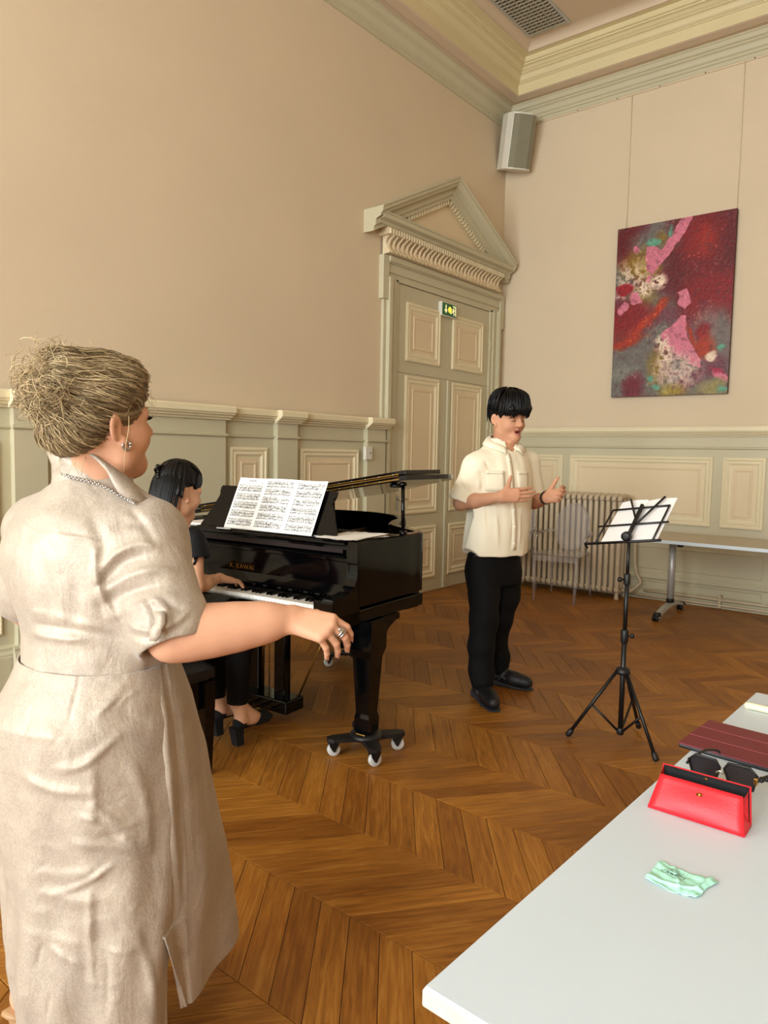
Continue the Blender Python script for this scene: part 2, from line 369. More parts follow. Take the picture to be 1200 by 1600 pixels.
for (a0, a1, pr) in segs:
    if pr:
        wall_box('x', BA, a0, a1, 0, 1.64, pr).build('pilaster', M['green'], dl)
    e = .0
    run('x', BA+pr, RAIL, a0-(.0 if not pr else .03), a1+(0 if not pr else .03), 'dado_rail', M['cream'], dl)
    run('x', BA+pr, STRING, a0-(0 if not pr else .012), a1+(0 if not pr else .012), 'string_moulding', M['green'], dl)
    run('x', BA+pr, BASE, a0-(0 if not pr else .03), a1+(0 if not pr else .03), 'baseboard_moulding', M['green'], dl)
    if not pr:
        run('x', BA, CHAIR, a0, a1, 'panel_rail', M['green'], dl)
        g = .07
        moulded_panel('x', BA, a0+g, a1-g-(.0), .76, 1.43, dl)
        moulded_panel('x', BA, a0+g, a1-g, .33, .575, dl, wide=.05)
# back wall dado
db = empty('trim_3', (2, 0, 0)); struct(db, 'grey-green panelled dado along the back wall')
BB = YB-.03
wall_box('y', YB, .0, ROOM_X, 0, 1.64, .03).build('dado_field', M['green'], db)
run('y', BB, RAIL, 0.0, ROOM_X, 'dado_rail', M['cream'], db); run('y', BB, STRING, 0.0, ROOM_X, 'string_moulding', M['green'], db)
for (a0, a1) in ((.30, .835), (.915, 2.36), (2.445, 2.815), (2.90, 4.35), (4.44, 4.80), (4.90, 6.35), (6.45, 7.9)): moulded_panel('y', BB, a0, a1, .762, 1.425, db)
for (a0, a1) in ((.30, .835), (.915, 2.845), (2.93, 4.80), (4.9, 7.9)):
    rect_frame('y', a0, a1, .30, .53, [(0, 0), (.006, .006), (.012, .006), (.018, -.004), (.03, -.004)], 'sunk_panel', M['green'], db, BB)
    rect_frame('y', a0, a1, .095, .185, [(0, 0), (.005, .006), (.010, .006), (.016, 0)], 'sunk_panel', M['green'], db, BB)
run('y', BB, [(0, .20), (.012, .2), (.02, .21), (.02, .222), (.012, .235), (.012, .25), (0, .262)], 0, ROOM_X, 'baseboard_moulding', M['green'], db)
run('y', BB, [(0, 0), (.03, 0), (.03, .028), (.02, .04), (.02, .07), (.012, .078), (0, .08)], 0, ROOM_X, 'baseboard_foot', M['green'], db)
# heating pipes along the skirting
def pipe(name, pts, r, label, group='heating pipes along the back wall'):
    return tag(MB().tube(pts, r, 10).build(name, M['radiator']), label, 'pipe', group)
pipe('heating_pipe', [(1.60, YB-.085, .035), (2.4, YB-.085, .035), (4.4, YB-.085, .035), (8.0, YB-.085, .035)], .014, 'lower painted heating pipe running along the back skirting')
pipe('heating_pipe', [(1.78, YB-.085, .085), (2.4, YB-.085, .085), (4.4, YB-.085, .085), (8.0, YB-.085, .085)], .014, 'upper painted heating pipe running along the back skirting')
pipe('heating_pipe', [(1.675, YB-.10, .92), (1.678, YB-.10, .60), (1.682, YB-.10, .36), (1.705, YB-.10, .25), (1.745, YB-.10, .18), (1.75, YB-.10, .155), (1.72, YB-.11, .12), (1.695, YB-.14, .085), (1.685, YB-.2, .08)], .016, 'bent painted heating pipe dropping beside the radiator end')
for x in (2.50, 3.6): tag(MB().box(x-.012, x+.012, YB-.105, YB-.03, .015, .13, .003).build('pipe_bracket', M['radiator']), 'small painted bracket clamping the skirting pipes' if x < 3 else 'farther painted bracket clamping the skirting pipes', 'bracket')

# ---- double door with pediment on the left wall
d1 = empty('door_1', (0, -1.05, 0)); struct(d1, 'tall grey-green panelled double door under a triangular pediment')
DX = .012
for (a0, a1) in ((-1.885, -1.013), (-1.009, -.235)):
    lf = MB().box(-.03, DX, a0, a1, .012, 2.165).build('door_leaf', M['green'], d1)
    up = MB().box(-.03, DX, a0, a1, 2.171, 2.98).build('transom_leaf', M['green'], d1)
    c0, c1 = (-1.745, -1.180) if a0 < -1.5 else (-.958, -.365)
    for (z0, z1) in ((.145, .685), (.815, 2.15)): moulded_panel('x', DX, c0, c1, z0, z1, lf, .095)
    moulded_panel('x', DX, c0, c1, 2.285, 2.835, up, .095)
MB().box(DX, DX+.018, -1.035, -.985, .012, 2.165, .004).build('astragal', M['green'], d1)
for z in (2.62, 1.75, .5): MB().lathe([(.011, -.055), (.013, -.05), (.011, -.045), (.011, .045), (.013, .05), (.011, .055)], (DX+.014, -.228, z), 10).build('hinge', M['green'], d1)
# architrave with ears
m = MB()
def arch_side(a_in, a_out, z1):
    s = 1 if a_out > a_in else -1; w = abs(a_out-a_in)
    for (u0, u1, d) in ((0, .30, .03), (.30, .36, .045), (.36, .70, .04), (.70, .76, .055), (.76, 1, .07)):
        lo, hi = sorted((a_in+s*w*u0, a_in+s*w*u1)); m.box(-.01, d, lo, hi, 0, z1)
arch_side(-1.885, -2.06, 3.0); arch_side(-.235, -.06, 3.0)
for (u0, u1, d) in ((0, .30, .03), (.30, .36, .045), (.36, .70, .04), (.70, .76, .055), (.76, 1, .07)): m.box(-.01, d, -2.06+.0*u0, -.06, 2.985+.2*u0, 2.985+.2*u1)
m.box(-.01, .055, -2.14, -2.06, 2.80, 3.185).box(-.01, .055, -.06, .02, 2.82, 3.185)
m.box(-.01, .03, -2.10, -2.06, 0, 2.80).box(-.01, .03, -.06, -.01, 0, 2.82)
m.build('architrave', M['green'], d1)
# leaf-carved frieze: curved backing with acanthus leaves
prof = [(.02, 3.19), (.10, 3.195), (.105, 3.215), (.075, 3.25), (.06, 3.29), (.068, 3.325), (.10, 3.345), (.02, 3.35)]
run('x', 0, prof, -2.12, -.16, 'frieze', M['pink'], d1)
leafm = MB()
def leaf_shape(w, h, tip):
    pts = []
    for i in range(5):
        t = i/4; ww = w*(.55+.45*math.sin(PI*min(1, t*1.1+.12)))
        d = .062+.05*(2*t-1)**2+.012
        for j in (-1, -.5, 0, .5, 1): pts.append((d+(.010 if j == 0 else (.004 if abs(j) < .8 else -.004))+(.012 if i == 4 else 0)*tip, j*ww/2*(1 if i < 4 else .7), h*t))
    fs = [(i*5+j, i*5+j+1, (i+1)*5+j+1, (i+1)*5+j) for i in range(4) for j in range(4)]
    return pts, fs
lme = {}
for k, (w, tip) in enumerate(((.062, 1), (.05, .3), (.075, 1.4))):
    pts, fs = leaf_shape(w, .15, tip); me = bpy.data.meshes.new('acanthus_leaf'); me.from_pydata(pts, [], fs); me.materials.append(M['pink']); smooth(me); lme[k] = me
fz = bpy.data.objects['frieze']
for i in range(30):
    y = -2.095+i*(1.91/29); k = 2 if i % 6 == 3 else (i % 2)
    o = bpy.data.objects.new('acanthus_leaf', lme[k]); o.location = (0, y, 3.192); o.parent = fz; COL.objects.link(o)
# dentil course
run('x', 0, [(0, 3.345), (.115, 3.345), (.115, 3.40), (.125, 3.405), (0, 3.41)], -2.16, -.14, 'dentil_band', M['pink'], d1)
dme = MB().box(0, .022, -.010, .010, -.024, .024, .003); dme = dme.build('dentil', M['cream']); dmesh = dme.data; bpy.data.objects.remove(dme)
bd = bpy.data.objects['dentil_band']
for i in range(52):
    o = bpy.data.objects.new('dentil', dmesh); o.location = (.115, -2.14+i*(1.98/51), 3.373); o.parent = bd; COL.objects.link(o)
# pediment: horizontal cornice + two raking cornices + tympanum
CORN = [(0, 3.405), (.13, 3.405), (.14, 3.415), (.14, 3.43), (.19, 3.44), (.19, 3.475), (.20, 3.48), (.205, 3.49), (0, 3.505)]
pc = run('x', 0, CORN, -2.31, -.055, 'pediment_cornice', M['green'], d1)
yl, yr, ya, za, zb = -2.36, -.015, -1.185, 4.105, 3.50
PROFR = [(0, 0), (.115, 0), (.115, .035), (.135, .04), (.135, .085), (.16, .095), (.185, .10), (.20, .125), (.215, .135), (.215, .16), (.225, .165), (.225, .175), (0, .175)]
for (ye, nm) in ((yl, 'a'), (yr, 'b')):
    vs = []; n = len(PROFR)
    sl = abs(za-zb)/abs(ya-ye); cs = 1/math.sqrt(1+sl*sl)
    for (y, ztop) in ((ye, zb+.02), (ya, za)):
        for (d, h) in PROFR: vs.append((d, y, ztop-(.175-h)/cs))
    fs = [(i, i+1, n+i+1, n+i) for i in range(n-1)]+[tuple(range(n)), tuple(reversed(range(n, 2*n)))]
    rk = mesh_obj('raking_cornice', vs, fs, M['green'], d1)
    # dentils under the raking cornice
    yin0, yin1 = (ye+(.52 if ye < ya else -.52)), ya
    for i in range(17):
        t = i/16*.96; y = yin0+(yin1-yin0)*t; z = zb+.02+(za-zb-.02)*(abs(y-ye)/abs(ya-ye))-.175/cs-.022
        o = bpy.data.objects.new('dentil', dmesh); o.location = (.075, y, z); o.rotation_euler = (math.atan(sl)*(1 if ye < ya else -1), 0, 0); o.scale = (1.4, 1, .9); o.parent = rk; COL.objects.link(o)
mesh_obj('tympanum', [(.06, -2.2, 3.50), (.06, -.17, 3.50), (.06, -1.185, 4.02), (-.01, -2.2, 3.50), (-.01, -.17, 3.50), (-.01, -1.185, 4.02)], [(0, 1, 2), (5, 4, 3), (0, 3, 4, 1), (1, 4, 5, 2), (2, 5, 3, 0)], M['pink'], d1)
# small tilted inner slopes of the tympanum
for (ya_, yb_) in ((-2.0, -1.185), (-.37, -1.185)):
    za_, zb_ = 3.507, 3.925
    mesh_obj('tympanum_bead', [(.06, ya_, za_), (.09, ya_, za_), (.09, yb_, zb_), (.06, yb_, zb_), (.06, ya_+(.07 if ya_ < -1 else -.07), za_), (.06, yb_, zb_-.05)], [(0, 1, 2, 3), (1, 4, 5, 2)], M['cream'], d1)
lk = tag(MB().box(DX, DX+.006, -1.925, -1.900, 1.30, 1.405, .002).build('lock_plate', M['brass'], d1), 'brass lock plate')
hd = MB().box(DX, DX+.008, -1.84, -1.81, .86, 1.01, .003).tube([(DX+.008, -1.825, .97), (DX+.045, -1.825, .97), (DX+.05, -1.80, .972), (DX+.05, -1.73, .972)], .008, 8).build('door_handle', M['chrome'], d1)
# ---- illuminated exit sign above the meeting stiles
M['sign_green'] = material('sign_green', '1E6B3E', .35)
def emis(name, col, st):
    m_ = bpy.data.materials.new(name); m_.use_nodes = True; b = m_.node_tree.nodes['Principled BSDF']; b.inputs['Base Color'].default_value = srgb(col)+(1,)
    b.inputs['Emission Color'].default_value = srgb(col)+(1,); b.inputs['Emission Strength'].default_value = st; return m_
ex = empty('exit_sign', (.05, -1.075, 2.80)); tag(ex, 'green lit exit sign with running figure above the door', 'exit sign')
MB().box(DX, .055, -1.215, -.945, 2.79, 2.93, .006).build('housing', M['white'], ex)
MB().box(.055, .060, -1.205, -.955, 2.80, 2.92, .002).build('panel', M['sign_green'], ex)
em = emis('sign_white', 'E8E4A8', .55)
def flat_sign(polys, name):
    m_ = MB()
    for q in polys: m_.add([(.0615, -1.205+u*.25, 2.80+v*.12) for (u, v) in q], [tuple(range(len(q)))])
    return m_.build(name, em, ex)
flat_sign([[(.18, .85), (.26, .85), (.26, .45), (.34, .45), (.22, .15), (.10, .45), (.18, .45)]], 'arrow')
flat_sign([[(.70, .90), (.95, .90), (.95, .08), (.88, .08), (.88, .82), (.70, .82)]], 'doorway')
flat_sign([[(.76, .78), (.80, .80), (.83, .75), (.80, .70), (.76, .72)], [(.66, .55), (.72, .68), (.82, .66), (.84, .50), (.88, .48), (.86, .43), (.80, .46), (.78, .40), (.84, .25), (.80, .10), (.75, .12), (.78, .25), (.70, .36), (.62, .20), (.52, .16), (.52, .22), (.60, .27), (.68, .45), (.70, .58)]], 'runner')
MB().sphere((.062, -1.08, 2.86), (.004, .03, .03), 12).build('lamp_glow', emis('sign_lamp', 'FFC63A', 1.3), ex)
# ---- little things on the left wall
tb = empty('thermostat', (.05, -2.37, 1.35)); tag(tb, 'small cream plastic box on the dado beside the door', 'thermostat')
MB().box(BA+.05, BA+.085, -2.415, -2.325, 1.345, 1.46, .006).build('case', M['white'], tb); MB().box(BA+.085, BA+.088, -2.36, -2.35, 1.40, 1.41).build('led', M['blackp'], tb)
# ---- corner loudspeaker
sp = empty('wall_speaker', (.25, -.2, 4.45)); tag(sp, 'pale corner loudspeaker with grey grille mounted under the cornice', 'loudspeaker')
Ms = Matrix.Translation((.245, -.15, 4.75)) @ Matrix.Rotation(math.radians(52), 4, 'Z') @ Matrix.Rotation(math.radians(16), 4, 'X')
poly = [(-.15, .12), (-.16, -.05), (-.13, -.13), (-.07, -.165), (.07, -.165), (.13, -.13), (.16, -.05), (.15, .12)]
MB().prism(poly, -.27, .27).xf(Ms).build('cabinet', M['white'], sp)
gp = [(-.125, -.137), (-.07, -.171), (.07, -.171), (.125, -.137), (.12, -.13), (-.12, -.13)]
MB().prism(gp, -.255, .255).xf(Ms).build('grille', material('speaker_grille', '8F8A74', .7, bump=.5, bscale=900), sp)
MB().box(-.03, .03, .1, .22, -.05, .05).xf(Ms).build('bracket', M['blackp'], sp)
# picture rail rod + wires
rod = tag(MB().box(.3, 6.0, YB-.012, YB+.001, 4.985, 5.003).build('picture_rail', M['wall']), 'thin picture rail fixed under the back wall cornice', 'rail'); 
for i in range(14): MB().lathe([(.006, 0), (.006, .004)], (.42+i*.42, YB-.014, 4.994), 8, axis='y').build('screw', M['blackp'], rod)
# ================================================================== GRAND PIANO
def catmull(pts, n=8, closed=False):
    P = [np.array(q, float) for q in pts]; out = []
    k = len(P)
    rng = range(k if closed else k-1)
    for i in rng:
        p0, p1, p2, p3 = (P[(i-1) % k], P[i], P[(i+1) % k], P[(i+2) % k]) if closed else (P[max(i-1, 0)], P[i], P[i+1], P[min(i+2, k-1)])
        for j in range(n):
            t = j/n; out.append(.5*((2*p1)+(-p0+p2)*t+(2*p0-5*p1+4*p2-p3)*t*t+(-p0+3*p1-3*p2+p3)*t**3))
    if not closed: out.append(P[-1])
    return out
def offset_poly(pts, d):
    out = []; n = len(pts)
    for i in range(n):
        a = pts[max(i-1, 0)]; b = pts[min(i+1, n-1)]; t = (b-a)/np.linalg.norm(b-a); out.append(pts[i]+d*np.array([-t[1], t[0]]))
    return out
pn = empty('grand_piano', (2.19, -4.90, 0)); tag(pn, 'glossy black grand piano with half-raised lid standing on wheeled trolleys', 'piano')
RIM = catmull([(2.19, -4.90), (2.19, -4.62), (2.19, -4.42), (2.175, -4.315), (2.03, -4.205), (1.87, -4.08), (1.765, -3.90), (1.687, -3.70), (1.52, -3.545), (1.28, -3.45), (1.02, -3.47), (.83, -3.57), (.72, -3.75), (.69, -3.95), (.68, -4.20), (.68, -4.55), (.68, -4.90)], 6)
ZT, ZBm = 1.01, .715
inn = offset_poly(RIM, .05)
vs, fs = [], []
for (poly, z) in ((RIM, ZBm), (RIM, ZBm+.012), (RIM, ZT-.006), (offset_poly(RIM, .006), ZT), (offset_poly(RIM, .044), ZT), (inn, ZT-.006), (inn, .80)):
    vs += [(q[0], q[1], z) for q in poly]
k = len(RIM)
for i in range(6):
    for j in range(k-1): fs.append((i*k+j, i*k+j+1, (i+1)*k+j+1, (i+1)*k+j))
fs.append(tuple(reversed(range(k))))
o = mesh_obj('rim', vs, fs, M['black'], pn, True)
bmx = bmesh.new(); bmx.from_mesh(o.data); bmesh.ops.recalc_face_normals(bmx, faces=bmx.faces); bmx.to_mesh(o.data); bmx.free()
md = o.modifiers.new('edge', 'EDGE_SPLIT'); md.split_angle = math.radians(40)
# soundboard, iron frame, strings
M['maple'] = material('soundboard_wood', '6E4A22', .4, var=.15, vscale=12)
M['iron'] = material('bronze_iron_frame', '7A5A2C', .38, .6, var=.1, vscale=14)
inl = [(q[0], q[1]) for q in offset_poly(RIM, .049)]
MB().prism(inl+[(.73, -4.55), (2.14, -4.55)][::1], .81, .825).build('soundboard', M['maple'], pn)
ifr = MB()
ring_o = offset_poly(RIM, .07)[8:-8]; ring_i = offset_poly(RIM, .15)[8:-8]; n = len(ring_o)
ifr.add([(q[0], q[1], .875) for q in ring_o]+[(q[0], q[1], .89) for q in ring_i]+[(q[0], q[1], .83) for q in ring_i], [(i, i+1, n+i+1, n+i) for i in range(n-1)]+[(n+i, n+i+1, 2*n+i+1, 2*n+i) for i in range(n-1)])
for (xa, ya, xb, yb) in ((1.05, -4.45, 1.0, -3.62), (1.40, -4.45, 1.30, -3.58), (1.75, -4.45, 1.62, -3.85), (2.0, -4.45, 1.95, -4.25)):
    ifr.tube([(xa, ya, .90), (xb, yb, .90)], .016, 6)
ifr.box(.74, 2.13, -4.55, -4.36, .86, .90, .008)
ifr.build('iron_frame', M['iron'], pn)
st = MB()
for i in range(46):
    t = i/45; xa = .80+1.3*t; yb = -3.62-.62*max(0, t-.25)**1.1
    if yb > -4.34: st.box(xa-.0008, xa+.0008, -4.40, yb, .893, .8945)
st.build('strings', M['brass'], pn)['kind'] = 'stuff'
pins = MB()
for i in range(60): pins.lathe([(.003, 0), (.003, .02)], (.79+i*.0224, -4.44+(.02 if i % 2 else 0), .90), 5)
pins.build('tuning_pins', M['chrome'], pn)['kind'] = 'stuff'
# case front: arms, cheek blocks, key bed, key slip, fallboard, shelf
ARM = [(-4.88, 1.01), (-4.905, 1.008), (-4.905, .912), (-4.897, .905), (-4.897, .875), (-4.903, .845), (-4.92, .812), (-4.95, .790), (-5.0, .779), (-5.06, .774), (-5.075, .768), (-5.078, .757), (-5.078, .645), (-4.88, .645)]
for (x0, x1) in ((2.13, 2.19), (.68, .74)): MB().prism(ARM, x0, x1, axis='x').build('arm', M['black'], pn)
for (x0, x1) in ((2.066, 2.13), (.74, .834)): MB().box(x0, x1, -5.055, -4.87, .66, .762, .006).build('cheek_block', M['black'], pn)
MB().box(.68, 2.19, -5.065, -4.33, .640, .70, .004).build('key_bed', M['black'], pn)
MB().box(.74, 2.13, -5.075, -5.045, .655, .716, .006).build('key_slip', M['black'], pn)
MB().box(.72, 2.15, -4.42, -4.30, .62, .716, .004).build('cross_beam', M['black'], pn)
fb = MB().prism([(-4.885, .742), (-4.893, .752), (-4.889, .762), (-4.872, .80), (-4.868, .905), (-4.885, .912), (-4.885, .925), (-4.84, .925), (-4.84, .742)], .74, 2.13, axis='x').build('fallboard', M['black'], pn)
MB().prism([(-4.905, .93), (-4.915, .936), (-4.905, .945), (-4.89, .95), (-4.88, .985), (-4.915, .992), (-4.92, 1.0), (-4.915, 1.008), (-4.50, 1.008), (-4.50, .975), (-4.80, .975), (-4.83, .93)], .74, 2.13, axis='x').build('music_shelf', M['black'], pn)
MB().box(.76, 2.11, -4.905, -4.897, .952, .972, .002).build('felt_strip', material('dark_red_felt', '1A0A07', .8), pn)
# brand lettering on the fallboard, brass inlay
def lettering(txt, size, Mx, mat, name, parent, depth=.0006):
    cu = bpy.data.curves.new(name, 'FONT'); cu.body = txt; cu.size = size; cu.extrude = depth; cu.align_x = 'CENTER'; cu.space_character = 1.12; cu.resolution_u = 3
    t = bpy.data.objects.new(name, cu); COL.objects.link(t); dg = bpy.context.evaluated_depsgraph_get(); me = bpy.data.meshes.new_from_object(t.evaluated_get(dg)); bpy.data.objects.remove(t)
    me.transform(Mx); me.materials.append(mat); return link(bpy.data.objects.new(name, me), parent)
lettering('K. KAWAI', .034, Matrix.Translation((1.452, -4.873, .812)) @ Matrix.Rotation(PI/2, 4, 'X'), M['brass'], 'brand_lettering', fb)
# keys
ww = (2.065-.835)/52
wk = MB().box(-ww/2+.0005, ww/2-.0005, -5.035, -4.885, .712, .7315, .0012).build('white_key', M['ivory'], pn); wme = wk.data; bpy.data.objects.remove(wk)
bk = MB().prism([(-4.992, .728), (-4.986, .742), (-4.978, .744), (-4.885, .744), (-4.885, .728)], -.0055, .0055, axis='x').build('black_key', M['black'], pn); bkm = bk.data; bpy.data.objects.remove(bk)
pinv = pn.matrix_basis.inverted()
for i in range(52):
    o = bpy.data.objects.new('white_key', wme); o.location = (.835+ww*(i+.5), 0, 0); link(o, pn)
    o.matrix_parent_inverse = pinv
    if i % 7 in (0, 2, 3, 5, 6) and i < 51:       # A-based: black after A, C, D, F, G
        o = bpy.data.objects.new('black_key', bkm); o.location = (.835+ww*(i+1), 0, 0); link(o, pn); o.matrix_parent_inverse = pinv
# music desk
def desk_pt(u, w, th=0.0):                        # u across from the desk's middle, w up its slope
    return (1.605+u, -4.885+w*.40+th, 1.006+w*.915)
half = [(.445, 0), (.44, .02), (.425, .05), (.405, .09), (.385, .14), (.372, .175), (.372, .19), (.378, .20), (.378, .226), (.37, .234)]
poly = [(u, w) for (u, w) in half]+[(-u, w) for (u, w) in reversed(half)]; n = len(poly)
mesh_obj('music_desk', [desk_pt(u, w) for (u, w) in poly]+[desk_pt(u, w, .02) for (u, w) in poly], [tuple(range(n)), tuple(reversed(range(n, 2*n)))]+[(i, (i+1) % n, n+(i+1) % n, n+i) for i in range(n)], M['black'], pn)
MB().box(1.17, 2.04, -4.915, -4.875, 1.006, 1.016, .003).build('desk_ledge', M['black'], pn)
# lid: hinged along the bass side, propped low; front flap folded back on top
TH = math.radians(9.6)
ML = Matrix.Translation((.69, 0, 1.022)) @ Matrix.Rotation(-TH, 4, 'Y') @ Matrix.Translation((-.69, 0, -1.022))
lid_out = catmull([(2.205, -4.50), (2.205, -4.25), (2.20, -4.05), (2.14, -3.93), (2.00, -3.84), (1.85, -3.75), (1.70, -3.62), (1.53, -3.51), (1.28, -3.43), (1.02, -3.45), (.82, -3.56), (.71, -3.74), (.675, -3.95), (.67, -4.20), (.67, -4.50)], 6)
lid = MB().prism([tuple(q) for q in lid_out], 1.022, 1.046).xf(ML).build('lid', M['black'], pn)
MB().box(.67, 2.205, -4.50, -4.155, 1.050, 1.072, .004).xf(ML).build('front_flap', M['black'], lid)
hg = MB().box(.75, 2.165, -4.5025, -4.499, 1.028, 1.036).box(.75, 2.165, -4.5025, -4.499, 1.054, 1.060).tube([(.75, -4.503, 1.047), (2.165, -4.503, 1.047)], .003, 6)
hg.xf(ML).build('brass_hinge', material('aged_brass', '7D5E2C', .35, .9, var=.1), lid)
sc = MB()
for i in range(17):
    for z in (1.032, 1.057): sc.lathe([(.004, -.0065), (.004, -.003)], (.79+i*.084, -4.50, z), 6, axis='y')
sc.xf(ML).build('hinge_screws', M['chrome'], lid)
MB().tube([(2.165, -4.49, 1.0), (2.155, -4.485, 1.255)], .0095, 10).lathe([(.016, 0), (.02, .008), (.018, .02)], (2.1655, -4.49, 1.005), 12).lathe([(.018, 0), (.022, .01), (.012, .02)], (2.155, -4.485, 1.245), 12).build('lid_prop', M['black'], pn)
MB().lathe([(.03, 0), (.034, .012), (.02, .02)], (2.06, -4.40, 1.232), 14).build('prop_cup', M['blackp'], lid)
# legs, lyre, trolleys
M['trolley'] = material('cast_iron_black', '161617', .42, var=.15, vscale=25, bump=.15, bscale=120)
def tapered(m, cx, cy, secs):
    vs = []
    for (h, z) in secs: vs += [(cx-h, cy-h, z), (cx+h, cy-h, z), (cx+h, cy+h, z), (cx-h, cy+h, z)]
    n = len(secs); fs = [(3, 2, 1, 0), tuple(4*(n-1)+j for j in range(4))]
    for i in range(n-1):
        for j in range(4): fs.append((i*4+j, i*4+(j+1) % 4, (i+1)*4+(j+1) % 4, (i+1)*4+j))
    return m.add(vs, fs)
WH = MB().lathe([(.012, -.011), (.028, -.011), (.031, -.008), (.031, .008), (.028, .011), (.012, .011)], (0, 0, 0), 20, axis='y').build('wheel', M['wheel']); whm = WH.data; bpy.data.objects.remove(WH)
def piano_leg(cx, cy, rot, flare):
    m = MB(); tapered(m, cx, cy, [(.038, .105), (.041, .115), (.041, .175), (.036, .195), (.050, .46), (.062, .50), (.064, .64)])
    lg = m.build('leg', M['black'], pn)
    s = flare
    MB().prism([(cy-.064*s, .640), (cy-.064*s, .52), (cy+.064*s, .50), (cy+.075*s, .545), (cy+.11*s, .585), (cy+.17*s, .61), (cy+.20*s, .612), (cy+.20*s, .640)], cx-.045, cx+.045, axis='x').build('leg_bracket', M['black'], lg)
    tl = empty('piano_trolley', (cx, cy, 0))
    tag(tl, 'black four-armed piano trolley with pale wheels under the front right leg' if cx > 2 else ('black wheeled piano trolley under the tail leg' if cy > -4 else 'black wheeled piano trolley under the front left leg'), 'trolley', 'trolleys under the piano legs')
    MB().lathe([(.05, .07), (.075, .074), (.08, .085), (.075, .097), (.05, .10)], (cx, cy, 0), 16).build('hub', M['trolley'], tl)
    MB().box(cx-.026, cx+.026, cy-.052, cy-.046, .062, .105, .004).build('clasp', M['brass'], tl)
    for k in range(4):
        a = rot+k*PI/2; ca, sa = math.cos(a), math.sin(a)
        Ma = Matrix.Translation((cx, cy, 0)) @ Matrix.Rotation(a, 4, 'Z')
        am = MB().prism([(.04, -.036), (.10, -.034), (.16, -.03), (.185, -.016), (.188, 0), (.185, .016), (.16, .03), (.10, .034), (.04, .036)], .070, .088).xf(Ma).build('arm', M['trolley'], tl)
        cs = MB().prism([(.130, .068), (.178, .068), (.172, .05), (.158, .022), (.15, .022), (.132, .05)], -.018, -.0135, axis='y').prism([(.130, .068), (.178, .068), (.172, .05), (.158, .022), (.15, .022), (.132, .05)], .0135, .018, axis='y').box(.128, .18, -.018, .018, .062, .071, .002)
        cs.tube([(.155, -.02, .031), (.155, .02, .031)], .005, 8); cs.xf(Matrix.Translation((cx, cy, 0)) @ Matrix.Rotation(a, 4, 'Z') @ Matrix.Translation((.155, 0, 0)) @ Matrix.Rotation(-a+math.radians(35+k*9), 4, 'Z') @ Matrix.Translation((-.155, 0, 0)))
        ca_ = cs.build('caster', M['blackm'], am)
        o = bpy.data.objects.new('wheel', whm); o.location = (cx+.155*ca, cy+.155*sa, .031); o.rotation_euler = (0, 0, math.radians(35+k*9)); link(o, am)
    return tl
trolleys = [piano_leg(2.158, -4.765, math.radians(50), 1), piano_leg(.76, -4.765, math.radians(40), 1), piano_leg(1.22, -3.64, math.radians(66), -1)]
ly = MB().box(1.25, 1.62, -4.72, -4.58, .045, .115, .008).build('lyre_box', M['black'], pn)
for x in (1.345, 1.53): MB().box(x-.037, x+.037, -4.675, -4.625, .11, .645, .006).build('lyre_post', M['black'], pn)
for (xa, ya, xb, yb) in ((1.60, -4.60, 1.73, -4.40), (1.28, -4.60, 1.16, -4.40)): MB().tube([(xa, ya, .11), (xb, yb, .63)], .005, 8).build('brace_rod', M['brass'], pn)
for x in (1.39, 1.437, 1.484): MB().tube([(x, -4.65, .10), (x, -4.65, .64)], .003, 6).build('pedal_rod', M['brass'], pn)
for x in (1.36, 1.435, 1.51): MB().prism([(x-.012, -4.70), (x+.012, -4.70), (x+.016, -4.80), (x+.02, -4.84), (x, -4.865), (x-.02, -4.84), (x-.016, -4.80)], .062, .072).build('pedal', M['brass'], pn)
pn.rotation_euler = (0, 0, math.radians(5))
for t_ in trolleys:                                # trolleys turn with the piano about its front corner
    v = Matrix.Rotation(math.radians(5), 3, 'Z') @ (t_.location-pn.location); t_.location = (pn.location.x+v.x, pn.location.y+v.y, 0); t_.rotation_euler = (0, 0, math.radians(5))
PM = Matrix.Translation((2.19, -4.90, 0)) @ Matrix.Rotation(math.radians(5), 4, 'Z') @ Matrix.Translation((-2.19, 4.90, 0))

